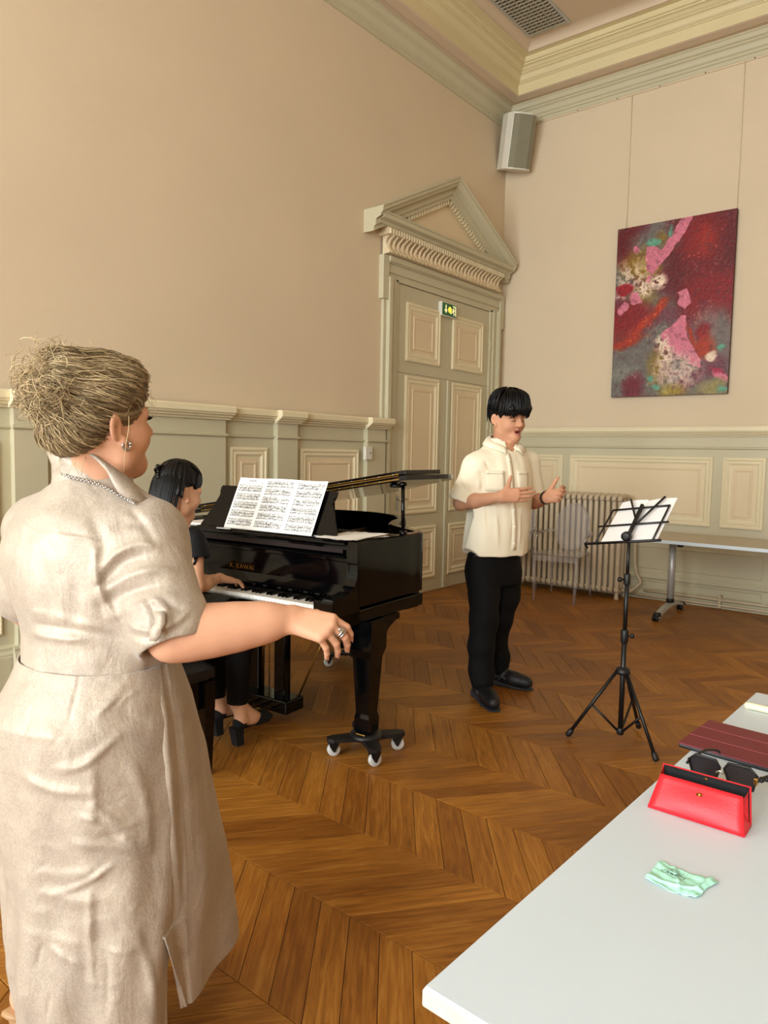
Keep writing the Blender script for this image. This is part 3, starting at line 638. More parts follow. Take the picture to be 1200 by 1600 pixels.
# ---- printed pages: coloured grids
def paint(name, pts00, U, Vv, arr, mat, parent=None, off=0.0, bow=0.0, thick=.0006):
    """flat printed sheet: arr (rows from top, cols, 3) coloured on a grid spanning U (across) and V (up) from the lower left corner"""
    h, w = arr.shape[:2]
    p0, U, Vv = np.array(pts00, float), np.array(U, float), np.array(Vv, float); N_ = np.cross(U, Vv); N_ /= np.linalg.norm(N_)
    uu, vv = np.meshgrid(np.linspace(0, 1, w+1), np.linspace(1, 0, h+1))
    P = p0+uu[..., None]*U+vv[..., None]*Vv+(bow*np.sin(PI*uu)+off)[..., None]*N_
    vs = P.reshape(-1, 3)
    i, j = np.meshgrid(np.arange(h), np.arange(w), indexing='ij'); a = (i*(w+1)+j).ravel()
    F = np.stack([a+w+1, a+w+2, a+1, a], 1)
    nv = len(vs); back = vs-N_*thick
    vs = np.vstack([vs, back]); nf = len(F)
    F = np.vstack([F, F[:, ::-1]+nv])
    rim_ = np.concatenate([np.arange(w+1), np.arange(1, h+1)*(w+1)+w, (h*(w+1)+np.arange(w)[::-1]), (np.arange(1, h)[::-1]*(w+1))]); r2 = np.roll(rim_, -1)
    F = np.vstack([F, np.stack([rim_, r2, r2+nv, rim_+nv], 1)])
    me = bpy.data.meshes.new(name); me.from_pydata(vs.tolist(), [], F.tolist()); me.materials.append(mat)
    ca = me.color_attributes.new('Col', 'BYTE_COLOR', 'CORNER'); cols = np.ones((len(F), 4, 4), 'f'); cols[:, :, :3] = arr[0, 0]
    cols[:nf, :, :3] = arr.reshape(-1, 1, 3); ca.data.foreach_set('color_srgb', cols.ravel()); me.update()
    return link(bpy.data.objects.new(name, me), parent)
M['print'] = vcol_material('printed_paper', .75)
rg = np.random.default_rng(5)
def score_page(w=110, h=190, title=False, seed=0, paper=(.97, .968, .96)):
    g = np.random.default_rng(seed); A = np.empty((h, w, 3)); A[:] = paper
    ink = np.zeros((h, w))
    y = 26 if title else 9
    if title:
        for x in range(int(w*.36), int(w*.64)): ink[8:11, x] = g.random() < .72
        for x in range(int(w*.44), int(w*.56)): ink[14, x] = g.random() < .6
        for x in range(int(w*.82), int(w*.93)): ink[18:20, x] = g.random() < .6
    sysn = 5 if title else 6
    sp_ = (h-y-8)/sysn
    for s in range(sysn):
        y0 = int(y+s*sp_)
        for k_ in range(3):
            ys = y0+int(k_*sp_*.30)
            x0 = int(w*.08); x1 = int(w*.95)
            for l in range(3): ink[ys+2*l, x0:x1] = np.maximum(ink[ys+2*l, x0:x1], .32)
            ink[ys:ys+5, x0:x0+3] = np.maximum(ink[ys:ys+5, x0:x0+3], .75)
            x = x0+5
            while x < x1-3:
                dense = k_ > 0
                yy = ys+g.integers(-1, 5); L_ = g.integers(2, 5)
                if g.random() < (.85 if dense else .55):
                    ink[yy:yy+2, x:x+2] = .95
                    ink[max(0, yy-L_):yy, x+1] = .8
                    if dense and g.random() < .7: ink[max(0, yy-L_), x:x+5] = .9
                x += g.integers(2, 5) if dense else g.integers(4, 9)
            if k_ == 0:
                for x in range(x0+4, x1-2): ink[ys+7, x] = max(ink[ys+7, x], .55 if g.random() < .5 else 0)
    A *= (1-.97*np.clip(ink*1.15, 0, 1)[..., None]); return A
def desk_w(u, w, th=0.0): return np.array(PM @ Vector(desk_pt(u, w, th)))
SH = [(-.262, -.075, True, 11), (-.074, .128, False, 12), (.130, .316, False, 13)]
for k, (u0, u1, ti, sd) in enumerate(SH):
    p0 = desk_w(u0-.005*0, .004, -.010-.003*k); U_ = desk_w(u1, .004, -.010-.003*k+(-.002 if k < 2 else 0))-p0; V_ = desk_w(u0+.012, .283, -.012-.003*k)-p0
    tag(paint('sheet_music', p0, U_, V_, score_page(title=ti, seed=sd), M['print'], bow=-.004 if k != 1 else .005), ['titled page of printed music at the left of the piano desk', 'middle page of printed music on the piano desk', 'right-hand page of printed music on the piano desk'][k], 'sheet music', 'music pages on the piano desk')
# loose papers on the right end of the shelf
for k in range(6):
    a = math.radians((-14, -6, 3, -20, 9, -2)[k]); c = (2.03+.012*k, -4.745-.012*k)
    w2, h2 = .10, .145
    q = [(c[0]+x*math.cos(a)-y*math.sin(a), c[1]+x*math.sin(a)+y*math.cos(a)) for (x, y) in ((-w2, -h2), (w2, -h2), (w2, h2), (-w2, h2))]
    z = 1.0115+.0022*k
    m = MB(); nn = 6
    vs = [((1-u)*((1-v)*q[0][0]+v*q[3][0])+u*((1-v)*q[1][0]+v*q[2][0]), (1-u)*((1-v)*q[0][1]+v*q[3][1])+u*((1-v)*q[1][1]+v*q[2][1]), z+.006*max(0, math.sin(3*u+k))*v*v*(k > 2)) for v in [i/nn for i in range(nn+1)] for u in [i/nn for i in range(nn+1)]]
    fs = [(i*(nn+1)+j, i*(nn+1)+j+1, (i+1)*(nn+1)+j+1, (i+1)*(nn+1)+j) for i in range(nn) for j in range(nn)]
    m.add(vs, fs); m.xf(PM); o = m.build('loose_paper', M['paper']); md = o.modifiers.new('t', 'SOLIDIFY'); md.thickness = .0008
    tag(o, ['bottom sheet of the loose paper pile on the piano shelf corner', 'second sheet up in the loose paper pile on the piano shelf corner', 'third sheet up in the loose paper pile on the piano shelf corner', 'fourth sheet, skewed, in the loose paper pile on the piano shelf corner', 'fifth sheet up in the loose paper pile on the piano shelf corner', 'curled top sheet of the loose paper pile on the piano shelf corner'][k], 'paper', 'loose papers on the piano shelf')
for k in range(2):
    m = MB().box(.93+.03*k, 1.15+.03*k, -4.86+.02*k, -4.62, 1.0085+.003*k, 1.0115+.003*k).xf(PM)
    tag(m.build('loose_paper', M['paper']), ['lower white paper lying on the piano shelf beyond the pianist', 'upper white paper lying on the piano shelf beyond the pianist'][k], 'paper', 'papers beyond the pianist')
pcil = MB().tube([(1.33, -4.925, 1.013), (1.42, -4.92, 1.013)], .004, 8).xf(PM); tag(pcil.build('pencil', M['wheel']), 'pale pencil lying on the piano shelf edge', 'pencil')

# ================================================================== PIANO BENCH
bn = empty('piano_bench', (1.5, -5.58, 0)); tag(bn, 'black padded piano bench under the seated pianist', 'bench')
M['leather'] = material('black_leather', '0B0B0C', .35, var=.2, vscale=30, bump=.25, bscale=160)
m = MB(); bm_ = bmesh.new(); bmesh.ops.create_grid(bm_, x_segments=24, y_segments=16, size=.5)
for v in bm_.verts:
    x, y = v.co.x, v.co.y; e = max(abs(x), abs(y))*2
    tuft = .006*(abs(math.sin(x*PI*4))*abs(math.sin(y*PI*3)))
    v.co = (1.50+x*.62, -5.58+y*.40, .475+.03*(1-e**8)+tuft)
m.bm(bm_, 0, True); m.box(1.19, 1.81, -5.78, -5.38, .43, .478, .008); m.build('cushion', M['leather'], bn)
MB().box(1.21, 1.79, -5.76, -5.40, .30, .428, .006).build('apron', M['black'], bn)
for (x, y) in ((1.785, -5.41), (1.785, -5.75), (1.215, -5.41), (1.215, -5.75)): tapered(MB(), x, y, [(.017, 0), (.027, .32), (.027, .42)]).build('leg', M['black'], bn)
MB().lathe([(.008, 0), (.008, .03), (.024, .03), (.026, .04), (.024, .055)], (1.80, -5.58, .365), 14, axis='x').build('height_knob', M['chrome'], bn)

# ================================================================== MUSIC STAND
def nrm_(v): return np.asarray(v)/np.linalg.norm(v)
ms = empty('music_stand', (3.011, -3.855, 0)); tag(ms, 'black folding tripod music stand holding open pages', 'music stand')
bx_, by_ = 3.011, -3.855
MB().tube([(bx_, by_, .05), (bx_, by_, .56)], .0125, 12).tube([(bx_, by_, .52), (bx_, by_, .82)], .0105, 12).tube([(bx_, by_, .80), (bx_, by_, 1.005)], .008, 12).build('pole', M['blackm'], ms)
MB().lathe([(.016, .505), (.018, .51), (.018, .565), (.015, .57)], (bx_, by_, 0), 14).lathe([(.014, .79), (.0155, .795), (.0155, .84), (.012, .845)], (bx_, by_, 0), 14).build('collar', M['blackp'], ms)
for (z, s) in ((.54, 1), (.815, -1)): MB().lathe([(.004, 0), (.004, .012), (.012, .014), (.013, .022), (.010, .03)], (bx_+.012*s*0, by_, z), 12, axis='x').xf(Matrix.Translation((bx_, by_, 0)) @ Matrix.Rotation(math.radians(25 if s > 0 else 215), 4, 'Z') @ Matrix.Translation((-bx_, -by_, 0)) @ Matrix.Translation((.014, 0, 0))).build('knob', M['blackp'], ms)
MB().lathe([(.018, .345), (.034, .35), (.036, .362), (.03, .378), (.016, .385)], (bx_, by_, 0), 14).build('hub', M['blackp'], ms)
MB().lathe([(.013, .045), (.018, .05), (.018, .075), (.013, .08)], (bx_, by_, 0), 12).build('lower_hub', M['blackp'], ms)
for a in (206, 331, 88):
    ca, sa = math.cos(math.radians(a)), math.sin(math.radians(a))
    P1 = (bx_+.028*ca, by_+.028*sa, .362); R_ = .245 if a != 88 else .235; P2 = (bx_+R_*ca, by_+R_*sa, .022)
    lg = MB().tube([P1, P2], .0085, 10).build('leg', M['blackm'], ms)
    d_ = (V3(P2)-V3(P1)).normalized(); q = V3(P2)
    MB().tube([q-d_*.03, q-d_*.02, q+d_*.005, q+d_*.014], [.011, .014, .0145, .008], 10).build('rubber_foot', M['blackp'], lg)
    mid = V3(P1)*.48+V3(P2)*.52
    MB().tube([mid, (bx_+.012*ca, by_+.012*sa, .062)], .006, 6).build('strut', M['blackm'], ms)
# desk frame: leans back, faces the singer's left; u along its foot bar, w up the slope
su = nrm_(CR*.64-CF*.77+CU*.075)
sc0 = np.array([bx_, by_, 1.0])
sv = CR*.56+CF*.47+CU*.68; sv = nrm_(sv-np.dot(sv, su)*su); sn = -np.cross(su, sv)
def SP(u, w, n_=0.0): return sc0+su*u+sv*w+sn*n_
def bar(pts, r, name, parent=ms, n=6): return MB().tube([SP(*q) for q in pts], r, n).build(name, M['blackm'], parent)
bar([(-.25, 0, 0), (.165, 0, 0)], .0075, 'ledge'); bar([(-.25, .0, -.0), (-.25, .0, .03)], .005, 'ledge_end')
bar([(-.225, .125, 0), (.160, .125, 0)], .0055, 'cross_bar'); bar([(-.19, .245, 0), (.125, .245, 0)], .0055, 'cross_bar')
bar([(-.19, 0, 0), (-.19, .245, 0)], .005, 'side_bar'); bar([(.122, 0, 0), (.122, .245, 0)], .005, 'side_bar')
bar([(-.008, .0, -.012), (-.02, .25, -.012)], .011, 'spine'); bar([(.0, .12, -.016), (-.105, .305, -.012)], .0055, 'page_arm'); bar([(.01, .12, -.016), (.085, .30, -.012)], .0055, 'page_arm')
MB().lathe([(.012, -.02), (.022, -.018), (.024, 0), (.022, .018), (.012, .02)], tuple(SP(-.01, .018, -.02)), 14, axis='y').build('tilt_joint', M['blackp'], ms)
for k, (u0, u1) in enumerate(((-.172, -.020), (-.022, .135))):
    p0 = SP(u0, .008, .012+.002*k); U_ = SP(u1, .008, .010+.002*k)-p0; V_ = SP(u0, .318-.006*k, .014)-p0
    A = np.ones((24, 16, 3))*np.array([.925, .915, .90])
    tag(paint('sheet_music', p0, U_, V_, A, M['print'], bow=.006, thick=.0012), ['blank back of the left page on the music stand', 'blank back of the right page on the music stand'][k], 'sheet music', 'pages on the music stand')

# ================================================================== RADIATOR
rd = empty('radiator', (1.05, -.12, 0)); tag(rd, 'cream cast iron column radiator against the back wall', 'radiator')
sec = MB()
for yy in (-.30, -.20, -.10):
    sec.tube([(0, yy, .10), (0, yy, .13), (0, yy, .97), (0, yy, 1.0)], [.018, .0225, .0225, .018], 10)
sec.tube([(0, -.325, .12), (0, -.31, .085), (0, -.20, .078), (0, -.09, .085), (0, -.075, .12)], .026, 8); sec.tube([(0, -.322, .975), (0, -.31, 1.012), (0, -.20, 1.025), (0, -.09, 1.012), (0, -.078, .975)], .026, 8)
so = sec.build('section', M['radiator'], rd); sme = so.data; bpy.data.objects.remove(so)
NR = 20
for i in range(NR):
    o = bpy.data.objects.new('section', sme); o.location = (1.605-.0605*i, 0, 0); link(o, rd)
for i in (0, NR-1):
    x = 1.605-.0605*i
    for y in (-.30, -.10): MB().lathe([(.024, 0), (.02, .02), (.018, .10)], (x, y, 0), 10).build('foot', M['radiator'], rd)
MB().tube([(1.62, -.2, .085), (1.645, -.2, .085)], .02, 10).lathe([(.022, 0), (.03, .01), (.03, .05), (.02, .06)], (1.655, -.2, .10), 12).build('valve', M['radiator'], rd)
MB().tube([(1.605-.0605*(NR-1), -.2, 1.02), (1.605, -.2, 1.02)], .018, 8).tube([(1.605-.0605*(NR-1), -.2, .085), (1.605, -.2, .085)], .018, 8).build('header', M['radiator'], rd)

# ================================================================== CLEAR CHAIRS
def clear_plastic():
    m = bpy.data.materials.new('clear_polycarbonate'); m.use_nodes = True; N = m.node_tree.nodes; L = m.node_tree.links; b = N['Principled BSDF']
    N.remove(b); out = N['Material Output']
    tr_ = N.new('ShaderNodeBsdfTransparent'); tr_.inputs[0].default_value = (.97, .965, .97, 1); gl = N.new('ShaderNodeBsdfGlossy'); gl.inputs['Roughness'].default_value = .05; gl.inputs[0].default_value = (.95, .95, .95, 1)
    fr = N.new('ShaderNodeLayerWeight'); fr.inputs['Blend'].default_value = .16; mx = N.new('ShaderNodeMixShader'); L.new(fr.outputs['Fresnel'], mx.inputs[0]); L.new(tr_.outputs[0], mx.inputs[1]); L.new(gl.outputs[0], mx.inputs[2]); df = N.new('ShaderNodeBsdfDiffuse'); df.inputs[0].default_value = (.80, .77, .76, 1); m3 = N.new('ShaderNodeMixShader'); m3.inputs[0].default_value = .13; L.new(mx.outputs[0], m3.inputs[1]); L.new(df.outputs[0], m3.inputs[2]); L.new(m3.outputs[0], out.inputs['Surface'])
    return m
M['clear'] = clear_plastic()
def ghost_chair(loc, rz, label):
    c = empty('clear_chair', (0, 0, 0)); tag(c, label, 'chair', 'clear plastic armchairs by the radiator')
    # local: front = -y
    n = 28
    ov = [(.165*math.cos(2*PI*i/n), .225*math.sin(2*PI*i/n)) for i in range(n)]
    vs = []
    for th in (0, .010):
        for (x, z) in ov:
            zz = .70+z; vs.append((x, .20+th+(zz-.45)*.22-.10*x*x*4*.3, zz))
    mesh_obj('back_panel', vs, [tuple(range(n)), tuple(reversed(range(n, 2*n)))]+[(i, (i+1) % n, n+(i+1) % n, n+i) for i in range(n)], M['clear'], c)
    m = MB(); m.tube([(x*1.03, .205+(.70+z-.45)*.22, .70+z*1.03) for (x, z) in ov]+[(ov[0][0]*1.03, .205+(.70-.45)*.22, .70)], .010, 8, cap=False); m.build('back_rim', M['clear'], c)
    seat = [(-.235, -.22), (-.20, -.25), (.20, -.25), (.235, -.22), (.215, .15), (.16, .21), (-.16, .21), (-.215, .15)]
    MB().prism(seat, .452, .468).prism([(-.215, -.232), (.215, -.232), (.215, -.222), (-.215, -.222)], .40, .452).build('seat', M['clear'], c)
    for s in (-1, 1):
        MB().tube([(s*.205, -.215, .46), (s*.207, -.218, .44), (s*.205, -.225, .20), (s*.20, -.23, 0)], [.017, .019, .016, .012], 8).build('leg', M['clear'], c)
        MB().tube([(s*.175, .19, .46), (s*.18, .20, .40), (s*.195, .24, .18), (s*.205, .28, 0)], [.017, .018, .015, .012], 8).build('leg', M['clear'], c)
        MB().tube(catmull([(s*.165, .245, .66), (s*.21, .20, .655), (s*.245, .08, .65), (s*.25, -.06, .635), (s*.238, -.13, .58), (s*.225, -.165, .50), (s*.215, -.18, .46)], 4), .013, 8).build('arm', M['clear'], c)
    c.location = loc; c.rotation_euler = (0, 0, rz)
    return c
ghost_chair((1.19, -.66, 0), math.radians(6), 'transparent armchair with oval back standing in front of the radiator')
ghost_chair((.60, -.68, 0), math.radians(6), 'transparent armchair half hidden behind the singing man')

# ================================================================== FOLDING TABLE BY THE BACK WALL
ft = empty('folding_table', (2.9, -.65, 0)); tag(ft, 'white folding table on casters standing before the back wall', 'table')
MB().box(1.97, 3.57, -1.06, -.28, .690, .716, .003).build('table_top', material('pale_grey_laminate', 'B4A994', .4, var=.02), ft)
MB().box(1.966, 3.574, -1.064, -1.058, .689, .717, .002).build('edge_band', M['laminate'], ft)
for x in (2.235, 3.32):
    lg = MB().tube([(x, -.655, .13), (x, -.655, .685)], .03, 16).build('leg', M['alu'], ft)
    MB().lathe([(.034, .12), (.034, .15), (.03, .155)], (x, -.655, 0), 16).build('collar', M['blackp'], lg)
    arc = [(x, -.655+t*.345, .105-.055*abs(t)**1.8) for t in [i/8-1 for i in range(17)]]
    vs, fs = [], []
    for (a, b, c) in arc: vs += [(a-.028, b, c-.014), (a+.028, b, c-.014), (a+.022, b, c+.014), (a-.022, b, c+.014)]
    for i in range(16):
        for j in range(4): fs.append((i*4+j, i*4+(j+1) % 4, (i+1)*4+(j+1) % 4, (i+1)*4+j))
    fs += [(3, 2, 1, 0), (64, 65, 66, 67)]
    mesh_obj('foot', vs, fs, M['alu'], lg)
    for s in (-1, 1):
        y = -.655+s*.335
        MB().lathe([(.03, .045), (.034, .055), (.03, .075)], (x, y, 0), 12).build('end_cap', M['blackp'], lg)
        for e in (-.014, .014): MB().lathe([(.010, -.009), (.026, -.009), (.0285, -.005), (.0285, .005), (.026, .009), (.010, .009)], (x+e-.01, y-.012, .0285), 16, axis='x').build('wheel', M['blackp'], lg)
    MB().box(x-.12, x+.10, -.74, -.57, .665, .690, .004).build('bracket', M['alu'], ft)
MB().box(2.33, 2.99, -.70, -.62, .66, .69, .003).build('beam', M['alu'], ft)
MB().box(2.36, 2.40, -.95, -.90, .655, .69, .004).build('latch', M['blackp'], ft)

# ================================================================== PAINTING
M['oil'] = vcol_material('oil_paint', .5, bump=.5)
def abstract(w=220, h=330):
    g = np.random.default_rng(21)
    def fbm(sx, sy, oct_=5, seed=0):
        gg = np.random.default_rng(seed); out = np.zeros((h, w)); amp = 1; tot = 0
        for o_ in range(oct_):
            ny, nx = int(sy*2**o_)+2, int(sx*2**o_)+2
            G = gg.random((ny, nx)); yy = np.linspace(0, ny-1.001, h); xx = np.linspace(0, nx-1.001, w)
            y0 = yy.astype(int); x0 = xx.astype(int); fy = (yy-y0)[:, None]; fx = (xx-x0)[None, :]; fy = fy*fy*(3-2*fy); fx = fx*fx*(3-2*fx)
            out += amp*((G[np.ix_(y0, x0)]*(1-fx)+G[np.ix_(y0, x0+1)]*fx)*(1-fy)+(G[np.ix_(y0+1, x0)]*(1-fx)+G[np.ix_(y0+1, x0+1)]*fx)*fy); tot += amp; amp *= .55
        return out/tot
    X, Y_ = np.meshgrid(np.linspace(0, 1, w), np.linspace(0, 1.5, h))
    wx = X+.10*(fbm(5, 7, 5, 1)-.5); wy = Y_+.10*(fbm(5, 7, 5, 2)-.5)
    fx = X+.06*(fbm(14, 20, 4, 3)-.5); fy = Y_+.06*(fbm(14, 20, 4, 4)-.5)
    A = np.empty((h, w, 3)); A[:] = np.array([.42, .22, .26])
    def lay(mask, col): A[:] = A*(1-mask[..., None])+np.array(col)*mask[..., None]
    S = lambda v, a, b: np.clip((v-a)/(b-a), 0, 1)
    def blob(cx, cy, rx, ry, soft=.25, fine=False, rot=0):
        xx, yy = (fx, fy) if fine else (wx, wy); c, s = math.cos(rot), math.sin(rot); dx, dy = xx-cx, yy-cy
        d = np.sqrt(((dx*c+dy*s)/rx)**2+((-dx*s+dy*c)/ry)**2); return 1-S(d, 1-soft, 1+soft)
    def poly(pts, soft=.012, rough=1.0):
        xx = X+rough*.035*(fbm(18, 26, 4, 8)-.5); yy = Y_+rough*.035*(fbm(18, 26, 4, 9)-.5); ins = np.zeros((h, w), bool); n = len(pts)
        for i in range(n):
            (x1, y1), (x2, y2) = pts[i], pts[(i+1) % n]
            c = ((y1 > yy) != (y2 > yy)) & (xx < (x2-x1)*(yy-y1)/(y2-y1+1e-9)+x1); ins ^= c
        return ins.astype(float)
    n1, n2, n3, n4 = fbm(4, 6, 5, 31), fbm(9, 13, 5, 32), fbm(26, 40, 4, 33), fbm(60, 90, 3, 34)
    grey, crim, deep, pink, cream, och, teal, orng = (.42, .39, .36), (.50, .035, .06), (.36, .025, .055), (.80, .44, .52), (.90, .80, .70), (.55, .43, .10), (.36, .60, .50), (.66, .17, .04)
    lay(S(n1, .42, .55), grey)
    lay(blob(.78, .35, .38, .46, .3)*.95, deep); lay(blob(.85, .72, .26, .25, .3)*.9, crim); lay(blob(.72, .20, .16, .2, .6)*.6, (.62, .10, .08))
    lay(blob(.10, .12, .14, .18, .4), deep); lay(blob(.76, .20, .06, .10, .6)*.45, orng)
    lay(blob(.32, .16, .20, .12, .4)*.9, grey); lay(blob(.20, .33, .16, .12, .5)*.85, och); lay(blob(.28, .43, .1, .07, .5)*.8, och); lay(blob(.40, .14, .05, .05, .6)*.8, och)
    lay(blob(.14, .42, .17, .11, .5, True)*S(n3, .34, .50)*.8, cream); lay(blob(.08, .56, .10, .07, .5, True)*S(n3, .38, .52), cream)
    lay(blob(.27, .62, .10, .08, .6)*.7, och)
    lay(blob(.14, .80, .22, .15, .3)*.97, crim); lay(blob(.08, .98, .18, .08, .4)*.8, (.50, .10, .07))
    lay(blob(.26, .87, .26, .04, .5, rot=-.75)*.95, orng); lay(blob(.40, .73, .09, .035, .4, rot=-1.0), orng); lay(blob(.08, 1.03, .20, .03, .6, rot=-.25)*.8, orng)
    lay(blob(.08, .55, .08, .05, .2, True), (.58, .03, .10))
    lay(poly([(.26, .30), (.27, .20), (.32, .19), (.39, .24), (.50, .09), (.54, .02), (.57, -.05), (.66, -.05), (.63, .03), (.60, .105), (.54, .20), (.46, .29), (.38, .38), (.33, .44), (.28, .40)]), pink)
    lay(poly([(.56, .62), (.62, .60), (.66, .66), (.67, .72), (.62, .78), (.56, .70)]), pink); lay(poly([(.15, .58), (.19, .57), (.25, .68), (.18, .69), (.14, .65)]), pink); lay(poly([(.03, .70), (.09, .65), (.13, .67), (.12, .73), (.04, .77)]), pink); lay(blob(.16, .20, .025, .03, .2, True), pink); lay(blob(.30, .47, .03, .035, .2, True), pink)
    lay(blob(.33, .165, .075, .03, .2, True, .1), teal); lay(blob(.47, .085, .02, .05, .3, True), teal)
    lay(blob(.39, .51, .075, .065, .3, True)*S(n3, .34, .42), cream); lay(blob(.26, .55, .06, .08, .4, True)*S(n3, .38, .48), cream)
    lay(blob(.85, .98, .16, .18, .5)*.85, (.50, .42, .40)); lay(blob(.95, 1.0, .05, .18, .4)*.8, grey)
    lay(blob(.78, .98, .06, .07, .4, True), crim); lay(blob(.80, 1.10, .09, .09, .4)*.9, orng)
    lay(blob(.15, 1.35, .22, .22, .4)*.95, (.42, .40, .37)); lay(blob(.20, 1.42, .09, .12, .4, True)*.9, (.42, .08, .14)); lay(blob(.10, 1.28, .12, .05, .5)*.8, (.50, .50, .45))
    lay(poly([(.43, .96), (.52, .90), (.60, .82), (.63, .83), (.65, .98), (.70, 1.10), (.77, 1.20), (.78, 1.28), (.70, 1.25), (.58, 1.16), (.47, 1.10)]), pink)
    lay(blob(.68, 1.0, .02, .09, .4, True, -.4)*.9, orng)
    lay(blob(.42, 1.25, .08, .14, .5)*.7, och); lay(blob(.58, 1.30, .19, .15, .35, True)*S(n3, .28, .56)*.85, (.86, .74, .68)); lay(blob(.48, 1.16, .06, .10, .5, True)*S(n3, .35, .5), cream); lay(blob(.44, 1.05, .06, .06, .5, True)*S(n3, .40, .5), cream)
    lay(blob(.86, 1.19, .05, .035, .3, True), cream); lay(blob(.92, 1.32, .07, .03, .4, True, .4), (.62, .12, .24)); lay(blob(.96, 1.36, .08, .025, .4, True, .4), pink)
    lay(blob(.55, 1.46, .10, .05, .5)*.8, (.62, .56, .14)); lay(blob(.86, 1.46, .12, .07, .5)*.7, (.64, .58, .30))
    lay(blob(.94, 1.12, .03, .035, .4, True), teal); lay(blob(.40, 1.42, .04, .02, .4, True), teal); lay(blob(.35, 1.36, .03, .02, .4, True), teal); lay(blob(.97, 1.46, .05, .02, .4, True), teal)
    lay(S(n4, .64, .74)*S(n2, .52, .66)*.28, (.86, .78, .68)); lay(S(n3, .62, .72)*.35, (.30, .14, .18))
    A *= (.86+.28*n4)[..., None]
    return np.clip(A, 0, 1)
pt = empty('abstract_painting', (1.9, YB-.02, 2.02)); tag(pt, 'large unframed abstract canvas in crimson, pink and grey on the back wall', 'painting')
px0, px1, pz0, pz1 = 1.345, 2.455, 2.02, 3.69
MB().box(px0, px1, YB-.058, YB-.020, pz0, pz1, .003).build('canvas', material('canvas_edge', '4A2A2A', .8), pt)
paint('painted_face', (px0, YB-.0605, pz0), (px1-px0, 0, 0), (0, 0, pz1-pz0), abstract(), M['oil'], pt)
for (x, lb) in ((1.412, 'left hanging wire of the abstract painting'), (2.44, 'right hanging wire of the abstract painting')):
    tag(MB().tube([(x, YB-.022, 3.60), (x, YB-.012, 5.0)], .0035, 6).build('hanging_wire', M['cream']), lb, 'wire', 'wires holding the painting')

# ================================================================== FOREGROUND TABLE AND WHAT LIES ON IT
TA = math.radians(-1.75)
gt = empty('long_table', (3.79, -6.61, 0)); tag(gt, 'white laminate table in the lower right foreground', 'table')
MB().box(3.79, 4.59, -6.61, -5.05, .713, .740, .0035).build('table_top', M['laminate'], gt)
MB().box(3.7885, 4.5915, -6.6115, -5.0485, .714, .737, .003).build('edge_band', material('cream_edge_band', 'C9BFAE', .5, var=.1, vscale=25), gt)
for (x, y) in ((3.87, -6.53), (4.51, -6.53), (3.87, -5.13), (4.51, -5.13)): MB().tube([(x, y, 0), (x, y, .713)], .022, 14).build('leg', M['alu'], gt)
MB().box(3.88, 4.50, -6.54, -6.52, .66, .713).box(3.88, 4.50, -5.14, -5.12, .66, .713).build('frame', M['alu'], gt)
gt.rotation_euler = (0, 0, TA)
TZ = .7402
# glasses case: standing wedge, mouth open at the back
M['redl'] = material('red_leather', 'D8222C', .42, var=.04, vscale=30, bump=.12, bscale=400)
M['blackfelt'] = material('black_lining', '0C0C10', .9)
gc = empty('glasses_case', (3.92, -5.90, TZ)); tag(gc, 'bright red snap-closed glasses case standing open on the white table', 'glasses case')
def strip(secs, mat, name, parent, th=.003):
    n = len(secs[0]); vs = [q for s in secs for q in s]; fs = [(i*n+j, i*n+j+1, (i+1)*n+j+1, (i+1)*n+j) for i in range(len(secs)-1) for j in range(n-1)]
    o = mesh_obj(name, vs, fs, mat, parent, True); md = o.modifiers.new('t', 'SOLIDIFY'); md.thickness = th; md.offset = 0; return o
xs_ = [i/12 for i in range(13)]
front = []
for w in [i/8 for i in range(9)]:
    row = []
    for u in xs_:
        hw = .0845-.012*w; x = 3.926+(2*u-1)*hw
        bulge = .010*math.sin(PI*u)*math.sin(PI*min(1, w*1.1))
        row.append((x, -5.957-.002*0+w*.030-bulge*(1-w*.4)+.006*(2*u-1)*0, TZ+.003+.058*w))
    front.append(row)
strip(front, M['redl'], 'front_flap', gc)
bot = [[(3.926+(2*u-1)*.0845, -5.957+.052*w, TZ+.003) for u in xs_] for w in (0, .5, 1)]; strip(bot, M['redl'], 'bottom', gc)
back = [[(3.926+(2*u-1)*(.0845-.006*w), -5.905+.010*w, TZ+.003+.0665*w) for u in xs_] for w in [i/6 for i in range(7)]]; strip(back, M['redl'], 'back_flap', gc)
lin = [[(3.926+(2*u-1)*(.082-.006*w), -5.9085+.010*w, TZ+.006+.0625*w) for u in xs_] for w in [i/6 for i in range(7)]]; strip(lin, M['blackfelt'], 'lining', gc, .001)
for s in (-1, 1):
    mesh_obj('gusset', [(3.926+s*.0845, -5.957, TZ+.003), (3.926+s*.0845, -5.905, TZ+.003), (3.926+s*.077, -5.895, TZ+.066), (3.926+s*.0735, -5.928, TZ+.058), (3.926+s*.070, -5.915, TZ+.03)], [(0, 1, 4), (1, 2, 4), (2, 3, 4), (3, 0, 4)], M['redl'], gc)
MB().lathe([(.0015, .004), (.0045, .003), (.0055, 0)], (3.928, -5.9415, TZ+.046), 14, axis='y').xf(Matrix.Identity(4)).build('snap_stud', M['brass'], gc)
MB().lathe([(.002, .002), (.004, 0)], (3.928, -5.900, TZ+.062), 10, axis='y').build('snap_socket', M['brass'], gc)
